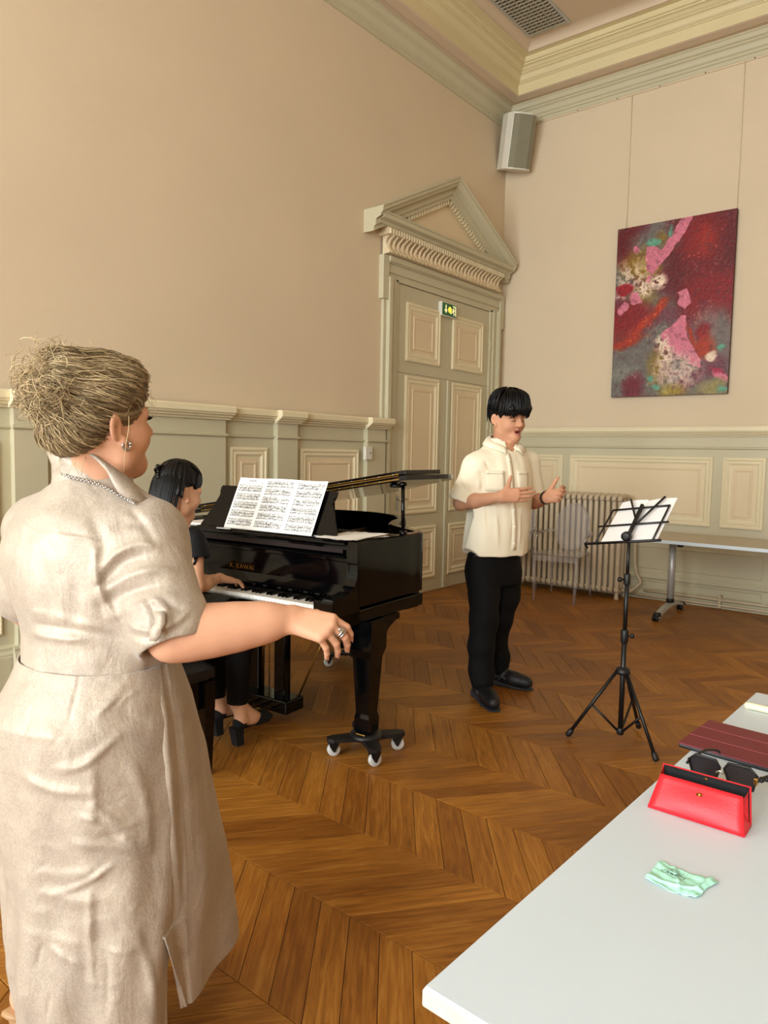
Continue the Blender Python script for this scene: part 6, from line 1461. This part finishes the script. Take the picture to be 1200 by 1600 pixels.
# ear rings
for e in (-1, 1):
    c = WP(.004, e*.086, -.066); hp = [c+.0095*(math.cos(t)*whA[0]+math.sin(t)*whA[2]) for t in [i*2*PI/14 for i in range(15)]]
    er = MB().tube(hp, .0022, 8, cap=False).build('earring', M['chrome'], wom)
    MB().sphere(tuple(WP(.012, e*.089, -.062)), .0042, 10).build('crystal', M['chrome'], er)
# ring on a finger
J = wfr[1][0]; d = nrm(J[1]-J[0]); c = J[0]*.42+J[1]*.58; b1 = nrm(np.cross(d, CU)); b2 = np.cross(d, b1)
rg_ = MB().tube([c+.0112*(math.cos(t)*b1+math.sin(t)*b2) for t in [i*2*PI/20 for i in range(21)]], .003, 8, cap=False).tube([c+d*.006+.0110*(math.cos(t)*b1+math.sin(t)*b2) for t in [i*2*PI/20 for i in range(21)]], .0026, 8, cap=False).build('finger_ring', M['chrome'], wom)
MB().sphere(tuple(c+d*.003-CF*.008+CU*.009), (.0065, .0065, .005), 12).build('stone', M['chrome'], rg_)
# ---- hair
Fh = Field(WP(-.05, 0, .03)-.24, WP(-.05, 0, .03)+.24, .004)
Fh.ell(WP(-.012, 0, .030), np.array([.106, .088, .098])*WS, whA, .02); Fh.ell(WP(-.055, 0, -.01), np.array([.062, .076, .075])*WS, whA, .03)
Fh.ell(WP(-.085, 0, -.04), np.array([.045, .060, .055])*WS, whA, .03); Fh.ell(WP(.03, 0, .066), np.array([.070, .078, .056])*WS, whA, .03)
bunc = WP(-.122, .0, .052); Fh.ell(bunc, np.array([.040, .046, .046]), whA, .03); Fh.ell(WP(-.09, .005, .095), np.array([.05, .045, .035]), whA, .03)
Fh.ell(WP(.112, 0, -.055), np.array([.075, .098, .105])*WS, whA, .012, 's')
for e in (-1, 1): Fh.ell(WP(.012, e*.100, -.062), np.array([.050, .032, .046])*WS, whA, .01, 's')
Fh.ell(WP(-.02, 0, -.165), np.array([.13, .11, .085])*WS, whA, .01, 's')
Vh, Qh = Fh.mesh(); Vh = relax(Vh, Qh, 1, .4); Nh = vnormals(Vh, Qh); lh = (Vh-bunc)@whA.T; a1 = np.arctan2(lh[:, 1], lh[:, 2]); q = np.stack([a1*12, np.linalg.norm(lh, axis=1)*9, 0*a1], 1)
Vh = Vh+Nh*(.0035*vnoise(q+3)+.003*vnoise(q*np.array([3, 1, 1])))[:, None]
wh = fast_mesh('hair', Vh, Qh, M['hairB'], wom); set_attr(wh.data, 'tone', 'FLOAT', np.clip(.16+.22*vnoise(q*np.array([2.6, 1, 1])+5), 0, 1))
g = np.random.default_rng(12); paths, rr_, tt_ = [], [], []
HC = np.array([-.014, 0, .030]); HRd = np.array([.112, .093, .110])
def sph(al, el): return np.array([math.cos(el)*math.cos(al), math.cos(el)*math.sin(al), math.sin(el)])
bd = nrm(np.array([-.92, .05, .30]))
_dv = (Vh-WP(*HC))@whA.T/WS; _rd = np.linalg.norm(_dv, axis=1); _dn = _dv/_rd[:, None]
_bi = (np.clip(((np.arctan2(_dn[:, 1], _dn[:, 0])+PI)/(2*PI)*72).astype(int), 0, 71), np.clip(((_dn[:, 2]+1)/2*40).astype(int), 0, 39))
RMAP = np.zeros((72, 40)); np.maximum.at(RMAP, _bi, _rd)
def base_r(v):
    return RMAP[min(71, int((math.atan2(v[1], v[0])+PI)/(2*PI)*72)), min(39, max(0, int((v[2]+1)/2*40)))]
def skull_path(d0, n=9, lift=0.0, end=1.0, wav=.0):
    d0 = nrm(d0); om = math.acos(np.clip(d0@bd, -1, 1)); out = []; ph0 = g.uniform(0, 6); w1 = g.uniform(2, 5); perp = nrm(np.cross(d0, bd)+1e-6)
    for i in range(n):
        t = i/(n-1)*end; v = (math.sin((1-t)*om)*d0+math.sin(t*om)*bd)/math.sin(om)+perp*wav*math.sin(ph0+w1*t*2)*math.sin(PI*min(1, t*1.1))
        v = nrm(v); r0 = 1/np.linalg.norm(v/HRd); rb_ = base_r(v); r = (rb_ if .05 < rb_ < .17 and v@bd < .93 else r0)+.004*math.sin(ph0*2+t*7)*lift/.05+lift*.10-.001
        out.append(WP(*(HC+v*r)))
    return out
def add(path, r, t): paths.append(path); rr_.append(r); tt_.append(t)
for i in range(2300):
    u = g.random()
    if u < .42: al = g.normal(0, .75); el = .62-.22*abs(al)+g.normal(0, .10)
    elif u < .72: al = g.choice([-1, 1])*g.uniform(.9, 1.45); el = g.uniform(-.05, .55)-.25*(abs(al)-.9)
    elif u < .88: al = g.choice([-1, 1])*g.uniform(1.55, 2.7); el = g.uniform(-.95, -.15)
    else: al = PI+g.normal(0, .45); el = g.uniform(-.85, -.45)
    hi_ = g.random()
    tone = g.uniform(.05, .35) if hi_ < .55 else (g.uniform(.35, .7) if hi_ < .82 else g.uniform(.75, 1.0))
    add(catmull(skull_path(sph(al, el), 7, g.uniform(.01, .075), g.uniform(.80, 1.02), g.uniform(.02, .10)), 2), g.uniform(.0005, .0012), tone)
for i in range(1100):                                 # curls of the bun
    c = bunc+whA.T@(g.normal(0, 1, 3)*np.array([.017, .024, .024])); ax1 = nrm(g.normal(0, 1, 3)); ax2 = nrm(np.cross(ax1, g.normal(0, 1, 3))); R0 = g.uniform(.010, .034); turns = g.uniform(.5, 1.5); ph0 = g.uniform(0, 6)
    P = []
    for k in range(15):
        t = k/14; a = ph0+t*turns*2*PI; rr = R0*(1-.35*t)
        P.append(c+rr*(math.cos(a)*ax1+math.sin(a)*ax2)+np.cross(ax1, ax2)*(t-.5)*.03)
    add(P, g.uniform(.0004, .0009), float(np.clip(g.normal(.55, .28), 0, 1)))
for i in range(70):                                  # loose ends on the crown and flyaways
    b0 = WP(-.09+g.normal(0, .03), g.normal(0, .03), .125+g.normal(0, .012)) if i < 34 else bunc+whA.T@(nrm(g.normal(0, 1, 3))*np.array([.055, .06, .06]))
    v = nrm(nrm(b0-whC)+g.normal(0, .45, 3)); w = nrm(np.cross(v, g.normal(0, 1, 3))); R0 = g.uniform(.008, .02); L_ = g.uniform(.015, .040)
    add([b0+v*L_*t+R0*(math.sin(t*5+i)*w+(1-math.cos(t*4))*np.cross(v, w)*.6) for t in [k/9 for k in range(10)]], g.uniform(.0004, .0008), float(np.clip(g.normal(.6, .2), 0, 1)))
for i in range(26):                                  # wisps at temple and nape
    if i < 14: s0 = WP(.045+g.normal(0, .02), -.082, g.uniform(.0, .06)); v = whA[2]*-.03+whA[0]*g.normal(0, .012)-whA[1]*.012
    else: s0 = WP(-.075+g.normal(0, .02), g.choice([-1, 1])*g.uniform(.02, .06), -.085); v = whA[2]*-.045+whA[0]*g.normal(-.01, .012)+whA[1]*g.normal(0, .01)
    add([s0+v*t+g.normal(0, .003, 3)*t for t in [k/6 for k in range(7)]], .0006, g.uniform(.4, .9))
add(catmull([WP(.010, -.090, .0), WP(.004, -.097, -.03), WP(-.006, -.098, -.07), WP(-.010, -.094, -.125)], 4), .0009, .9)
strands('hair_strands', paths, rr_, tt_, M['hairB'], wh, 3)

# ---- bodice with rolled sleeves
cW = lambda px, py: at(px, py, WD)
def sec(px, py, a, f, b): c = cW(px, py); return (c[2], c[0], c[1], 105, a, f, b)
S = Field(np.array([cW(140, 900)[0]-.36, cW(140, 900)[1]-.36, .915]), np.array([cW(140, 900)[0]+.40, cW(140, 900)[1]+.40, 1.36]), .0036)
S.loft([sec(152, 1034, .174, .148, .140), sec(151, 990, .172, .150, .138), sec(145, 940, .182, .165, .145), sec(136, 890, .195, .175, .150), sec(136, 840, .195, .150, .145), sec(140, 800, .165, .11, .125), sec(144, 770, .115, .08, .095), sec(146, 745, .075, .06, .07)], .02)
cuR = wsR*.10+weR*.90; cuL = wsL*.15+weL*.85
for sh_, cu_, nk_ in ((wsR, cuR, 1), (wsL, cuL, 1)):
    d = nrm(cu_-sh_); S.cone(sh_+np.array([0, 0, -.012]), cu_, .078, .078, .05); S.cone(wnk+np.array([0, 0, -.045]), sh_, .046, .066, .05)
for sh_, cu_ in ((wsR, cuR), (wsL, cuL)):
    d = nrm(cu_-sh_); S.cone(cu_-d*.010, cu_+d*.012, .081, .078, .010)
dR_ = nrm(cuR-wsR+CR*.25*0); dL_ = nrm(cuL-wsL)
S.cone(cuR+dR_*.155, cuR+dR_*.30, .13, .13, .003, 's'); S.cone(cuR-dR_*.03, cuR+dR_*.03, .056, .066, .003, 's')
S.cone(cuL+dL_*.155, cuL+dL_*.30, .13, .13, .003, 's'); S.cone(cuL-dL_*.03, cuL+dL_*.03, .056, .066, .003, 's')
S.cone(wnk+np.array([0, 0, -.018]), wnk+np.array([0, 0, .12]), .062, .08, .006, 's')
S.cut((0, 0, cW(150, 1030)[2]), (0, 0, -1))
Vb, Qb = S.mesh(); Vb = relax(Vb, Qb, 2, .4)
def surf(px, py, Vx, rad=.010, out=0.0):             # where the camera ray through a photo pixel meets a mesh
    dr = nrm(CF+CR*(px-600)/FPX-CU*(py-800)/FPX); r = Vx-CAM; t = r@dr; dd = np.linalg.norm(r-t[:, None]*dr, axis=1); ok = dd < rad
    if not ok.any(): ok = dd < dd.min()+.004
    return CAM+dr*(t[ok].min()-out)
def folds(Vx, Qx, lst):
    for (pts, w, am) in lst:
        n_ = vnormals(Vx, Qx); P = [surf(x, y, Vx) for (x, y) in pts]; C = catmull(P, 4) if len(P) > 2 else P
        d = np.full(len(Vx), 9.0); tt = np.zeros(len(Vx))
        for i in range(len(C)-1):
            a, b = C[i], C[i+1]; ab = b-a; t = np.clip(((Vx-a)@ab)/(ab@ab+1e-12), 0, 1); di = np.linalg.norm(Vx-a-t[:, None]*ab, axis=1); m_ = di < d; d[m_] = di[m_]; tt[m_] = ((i+t)/(len(C)-1))[m_]
        Vx = Vx+n_*(am*np.exp(-(d/w)**2)*np.sin(PI*np.clip(tt, .04, .96))**.5)[:, None]
    return Vx
n_ = vnormals(Vb, Qb); lb = (Vb-cW(145, 900))@wA.T
Vb = Vb+n_*(.0028*vnoise(lb*np.array([17, 17, 11]))+.0016*vnoise(lb*33+4))[:, None]
Vb = folds(Vb, Qb, [
    ([(25, 805), (54, 832), (90, 834), (156, 845)], .0055, -.0035), ([(25, 801), (54, 828), (90, 830), (156, 841)], .005, .002),
    ([(80, 850), (88, 890), (94, 930), (98, 985)], .005, -.003), ([(48, 840), (44, 900), (45, 960)], .005, -.0025),
    ([(150, 905), (175, 870), (215, 850), (245, 855)], .010, -.008), ([(158, 915), (190, 880), (230, 868)], .012, .008),
    ([(155, 930), (190, 905), (240, 890), (272, 893)], .010, -.007), ([(160, 945), (200, 925), (250, 912)], .013, .009),
    ([(170, 965), (215, 945), (270, 930)], .009, -.006), ([(150, 860), (150, 900), (165, 940), (185, 975)], .008, -.010),
    ([(172, 830), (195, 815), (220, 818)], .012, .006), ([(200, 790), (225, 820), (245, 850)], .010, .005), ([(140, 800), (160, 850), (158, 880)], .014, .006),
    ([(60, 870), (75, 930), (70, 980)], .016, .005), ([(110, 880), (118, 930), (112, 980)], .018, .005), ([(40, 955), (90, 965), (170, 985)], .008, -.004), ([(45, 975), (110, 985), (190, 1000)], .009, .006), ([(42, 990), (120, 1000), (220, 1010)], .007, -.005),
    ([(250, 930), (268, 945), (290, 950)], .009, .006), ([(225, 930), (240, 960), (238, 990)], .009, .006), ([(255, 940), (262, 965), (255, 990)], .008, -.006),
    ([(190, 972), (225, 985), (270, 975), (296, 955)], .006, -.006), ([(186, 986), (225, 998), (270, 988), (298, 966)], .008, .006)])
dress = fast_mesh('dress_bodice', Vb, Qb, M['linen'], wom)
# rolled-sleeve tab
tp = [[surf(258+dx, y, Vb, .012, .006) for dx in (-16, -8, 0)] for y in (955, 965, 975)]+[[surf(250+dx, y, Vb, .014, .010) for dx in (-16, -8, 2)] for y in (985, 994)]+[[surf(240+dx, 1002, Vb, .016, .012) for dx in (-6, 0, 5)]]
strip(tp, M['linen'], 'sleeve_tab', dress, .003)
# ---- collar: stand + turned-down leaf, open at the front
def col_pt(phi, r, z):                               # phi clockwise from forward (right = 90)
    a = math.radians(phi); return wnk+r*(math.cos(a)*wF+math.sin(a)*wR_*1.05)+np.array([0, 0, z])
rows = []
for i in range(31):
    t = i/30; phi = 60+(318-60)*t; back = math.sin(PI*min(1, max(0, .12+.88*t)))**.5 if t < .5 else math.sin(PI*t)**.5
    rows.append([col_pt(phi, .086, -.030), col_pt(phi, .082, -.004), col_pt(phi, .082, .026), col_pt(phi, .088+.004*back, .058*max(.35, back))])
stand = strip(rows, M['linen'], 'collar_stand', dress, .003)
up_ = [(138, 706, 1.540), (150, 712, 1.535), (163, 720, 1.530), (179, 731, 1.528), (196, 743, 1.530), (212, 760, 1.535), (233, 783, 1.545)]
lo__ = [(138, 708, 1.538), (154, 721, 1.522), (167, 736, 1.515), (176, 755, 1.508), (184, 769, 1.508), (199, 779, 1.512), (220, 792, 1.528)]
rows = []
for (a, b) in zip(up_, lo__):
    A0, B0 = at(*a), at(*b); rows.append([A0, A0*.5+B0*.5-CF*.006, B0])
strip(rows, M['linen'], 'collar_leaf', dress, .003)
rows = [[col_pt(318-6*k, .092, .03-.012*k), col_pt(318-2*k, .105+.004*k, .01-.016*k), col_pt(322+3*k, .115+.010*k, -.01-.02*k)] for k in range(5)]
strip(rows, M['linen'], 'collar_leaf', dress, .003)
bd_ = bpy.data.objects.new('x', None)
bs_me = MB().sphere((0, 0, 0), .0030, 8).build('tmp', M['chrome']); bme_ = bs_me.data; bpy.data.objects.remove(bs_me)
trim_chain = empty('collar_chain', tuple(wnk), 0, dress)
cl_ = catmull([np.array(q, float) for q in ((92, 737), (108, 745), (130, 750), (155, 757), (176, 768), (198, 779), (210, 786))], 8)
for k, q in enumerate(cl_):
    o = bpy.data.objects.new('crystal', bme_); o.location = tuple(surf(q[0], q[1]+(1 if k % 2 else -1), Vb, .010, .001)); link(o, trim_chain)
# ---- skirt: back panel and forward-swinging front panel, slit at the right side
ZW = cW(150, 1026)[2]+.004
def fnc(y_px): return cW(150, y_px)[2]
ZK = np.array([fnc(y) for y in (1700, 1600, 1474, 1376, 1315, 1194, 1100, 1055, 1026)])
CXp = np.array([150, 150, 145, 145, 145, 143, 143, 150, 152.])
AA = np.array([.205, .212, .220, .228, .226, .222, .213, .192, .180]); BBk = np.array([.140, .150, .170, .165, .168, .185, .192, .165, .146])
FRa = np.array([.50, .46, .40, .355, .325, .275, .225, .185, .160])
def skirt(front):
    rows = []; nz, nc = 190, 210
    zs = np.linspace(ZW, .20 if front else .115, nz)
    I = lambda z, arr: np.interp(z, ZK, arr)
    V_ = np.zeros((nz, nc, 3))
    for i, z in enumerate(zs):
        cx = I(z, CXp); yp = np.interp(z, ZK, np.array([1700, 1600, 1474, 1376, 1315, 1194, 1100, 1055, 1026.])); c = at(cx, yp, WD); c[2] = z
        drop = (ZW-z)/(ZW-.1)
        for j in range(nc):
            t = j/(nc-1)
            if front: phi = 101-202*t
            else: phi = 90+180*t
            a = math.radians(phi); ca, sa = math.cos(a), math.sin(a)
            A_ = I(z, AA)*(1-.004/.2*(1 if front and phi > 84 else 0)); B_ = (I(z, FRa) if ca > 0 else I(z, BBk)-.006) if front else I(z, BBk)
            if sa < 0: A_ *= 1-.46*max(0, drop-.35)**1.0*(1.0 if not front else .6)
            x, y = B_*ca, A_*sa
            fold_ = drop**1.2*(.011*math.sin(phi*.105+1.7*math.sin(z*5))+.006*math.sin(phi*.23+z*9))
            if front:
                sp_ = math.sin(PI*t); fold_ += drop*(.016*math.sin(phi*.16+2*z))*sp_
                y *= 1+.10*drop*(1-abs(2*t-1))
            r_ = math.hypot(x, y); k_ = (r_+fold_)/r_
            V_[i, j] = c+wF*x*k_+wR_*y*k_
            if front and t < .10 and z < .40: V_[i, j] += wF*.10*(1-t/.10)*((.40-z)/.25)+wR_*(.012*(1-t/.10))
    Vf = V_.reshape(-1, 3); i, j = np.meshgrid(np.arange(nz-1), np.arange(nc-1), indexing='ij'); a = (i*nc+j).ravel(); Qf = np.stack([a, a+1, a+nc+1, a+nc], 1)
    if not front: Qf = Qf[:, ::-1]
    n_ = vnormals(Vf, Qf)
    out = np.sign(((Vf-Vf.mean(0))*n_).sum(1).mean())
    if out < 0: Qf = Qf[:, ::-1]
    return Vf, Qf
Vk, Qk = skirt(False); n_ = vnormals(Vk, Qk); lk_ = (Vk-cW(145, 1100))@wA.T
Vk = Vk+n_*(.0022*vnoise(lk_*np.array([14, 14, 16]))+.0012*vnoise(lk_*34))[:, None]
Vk = folds(Vk, Qk, [
    ([(120, 1010), (122, 1060), (106, 1130)], .005, -.003), ([(60, 1010), (52, 1070), (30, 1190)], .005, -.0025),
    ([(85, 1205), (130, 1195), (185, 1150)], .009, .007), ([(35, 1215), (80, 1235), (140, 1240)], .010, .007), ([(145, 1260), (190, 1290), (215, 1287)], .007, .006), ([(118, 1275), (170, 1290), (205, 1318)], .006, .008), ([(110, 1320), (165, 1322), (235, 1325)], .010, .006),
    ([(80, 1400), (130, 1382), (172, 1355)], .006, .011), ([(60, 1395), (110, 1408), (160, 1405)], .014, .006), ([(45, 1435), (75, 1480), (130, 1510)], .006, .005), ([(140, 1400), (140, 1470), (145, 1560)], .009, .009), ([(155, 1460), (165, 1520), (163, 1590)], .008, -.009), ([(55, 1515), (60, 1490), (65, 1480)], .006, -.008), ([(45, 1460), (95, 1472), (140, 1480)], .009, .003), ([(150, 1480), (185, 1490), (215, 1485)], .006, .004), ([(215, 1460), (235, 1520), (245, 1580)], .010, .007), ([(75, 1560), (70, 1580), (66, 1599)], .007, -.010), ([(50, 1365), (100, 1370), (150, 1360)], .012, .005), ([(150, 1120), (175, 1090), (195, 1068)], .010, .005), ([(200, 1190), (225, 1240), (235, 1330)], .014, .006), ([(60, 1130), (90, 1160), (100, 1210)], .020, .005), ([(140, 1200), (147, 1250), (140, 1290)], .012, .005)])
_g = np.random.default_rng(40); _L = []
for _ in range(46):
    x0, y0 = _g.uniform(20, 235), _g.uniform(1090, 1585); a_ = _g.choice([_g.normal(.15, .25), _g.normal(-.45, .2), _g.normal(1.5, .2)], p=[.45, .35, .2]); l_ = _g.uniform(18, 55)
    x1, y1 = x0+l_*math.cos(a_), y0+l_*math.sin(a_)
    _L.append(([(x0, y0), ((x0+x1)/2+_g.normal(0, 3), (y0+y1)/2+_g.normal(0, 4)), (x1, y1)], _g.uniform(.0038, .007), _g.choice([1, 1, -1])*_g.uniform(.0012, .0034)))
Vk = folds(Vk, Qk, _L)
sk = fast_mesh('skirt_back', Vk, Qk, M['linen'], dress); md = sk.modifiers.new('t', 'SOLIDIFY'); md.thickness = .003; md.offset = -1
Vf, Qf = skirt(True); n_ = vnormals(Vf, Qf); Vf = Vf+n_*(.002*vnoise((Vf-cW(145, 1100))*14))[:, None]
Vf = folds(Vf, Qf, [([(240, 1060), (248, 1120), (252, 1230), (262, 1400)], .010, -.012), ([(252, 1070), (262, 1180), (275, 1320), (290, 1480)], .012, .010), ([(270, 1080), (285, 1200), (300, 1340)], .014, -.006)])
sf = fast_mesh('skirt_front', Vf, Qf, M['linen'], dress); md = sf.modifiers.new('t', 'SOLIDIFY'); md.thickness = .003; md.offset = -1
# ---- legs and sandals
M['tan'] = material('tan_sandal_leather', 'B08A63', .5)
hL_ = at(24, 1568, 1.70); 
for (base, lab) in ((hL_, 0), (np.array([cW(150, 1300)[0], cW(150, 1300)[1], hL_[2]])+wR_*.05-wF*.13, 1)):
    hl = np.array([base[0], base[1], .085]); to = hl+wF*.19+np.array([0, 0, -.066]); ank = hl+wF*.035+np.array([0, 0, .075])
    Fl = Field(np.minimum(hl, to)-np.array([.12, .12, .03]), np.maximum(hl, to)+np.array([.12, .12, .75]), .0045)
    cin = cW(148, 1250); knee = np.array([ank[0]*.35+cin[0]*.65, ank[1]*.35+cin[1]*.65, ank[2]+.30])+wF*.03+(wR_*.03 if lab else wR_*-.05); Fl.chain([ank, ank*.6+knee*.4, knee, knee+np.array([0, 0, .16])], [.034, .050, .052, .058], .03)
    d = nrm(to-hl); u2 = nrm(np.array([0, 0, 1.0])-d*d[2]); hc = hl+u2*.03+d*.02
    Fl.chain([ank, hc], [.034, .031], .02); Fl.chain([hc, hl+d*.10+u2*.035, hl+d*.17+u2*.018], [.029, .030, .018], .02); Fl.cone(ank, hl+d*.10+u2*.04, .033, .03, .02)
    for k in range(5): Fl.cone(hl+d*.165+u2*.014+wR_*(.024-.012*k), hl+d*(.205-.007*k)+u2*.012+wR_*(.026-.013*k), .0095, .0085, .004)
    a, b = Fl.mesh(); lg = fast_mesh('leg', a, b, M['skinW'], wom)
    sdv = nrm(np.cross([0, 0, 1.0], d)); sole = []
    for (x, w_) in ((-.02, .022), (.02, .031), (.07, .028), (.12, .034), (.17, .038), (.215, .026)): sole.append([hl+d*x+u2*-.004-sdv*w_, hl+d*x+u2*-.006, hl+d*x+u2*-.004+sdv*w_])
    ss = strip(sole, M['tan'], 'sandal', wom, .010)
    block_heel(hl+d*.005-np.array([0, 0, .006]), nrm([d[0], d[1], 0]), sdv, ss, .001, .017, M['tan'])
    MB().tube([hc+sdv*.032-u2*.0, ank+d*.036-np.array([0, 0, .01]), hc-sdv*.032], .004, 6).build('strap', M['tan'], ss)
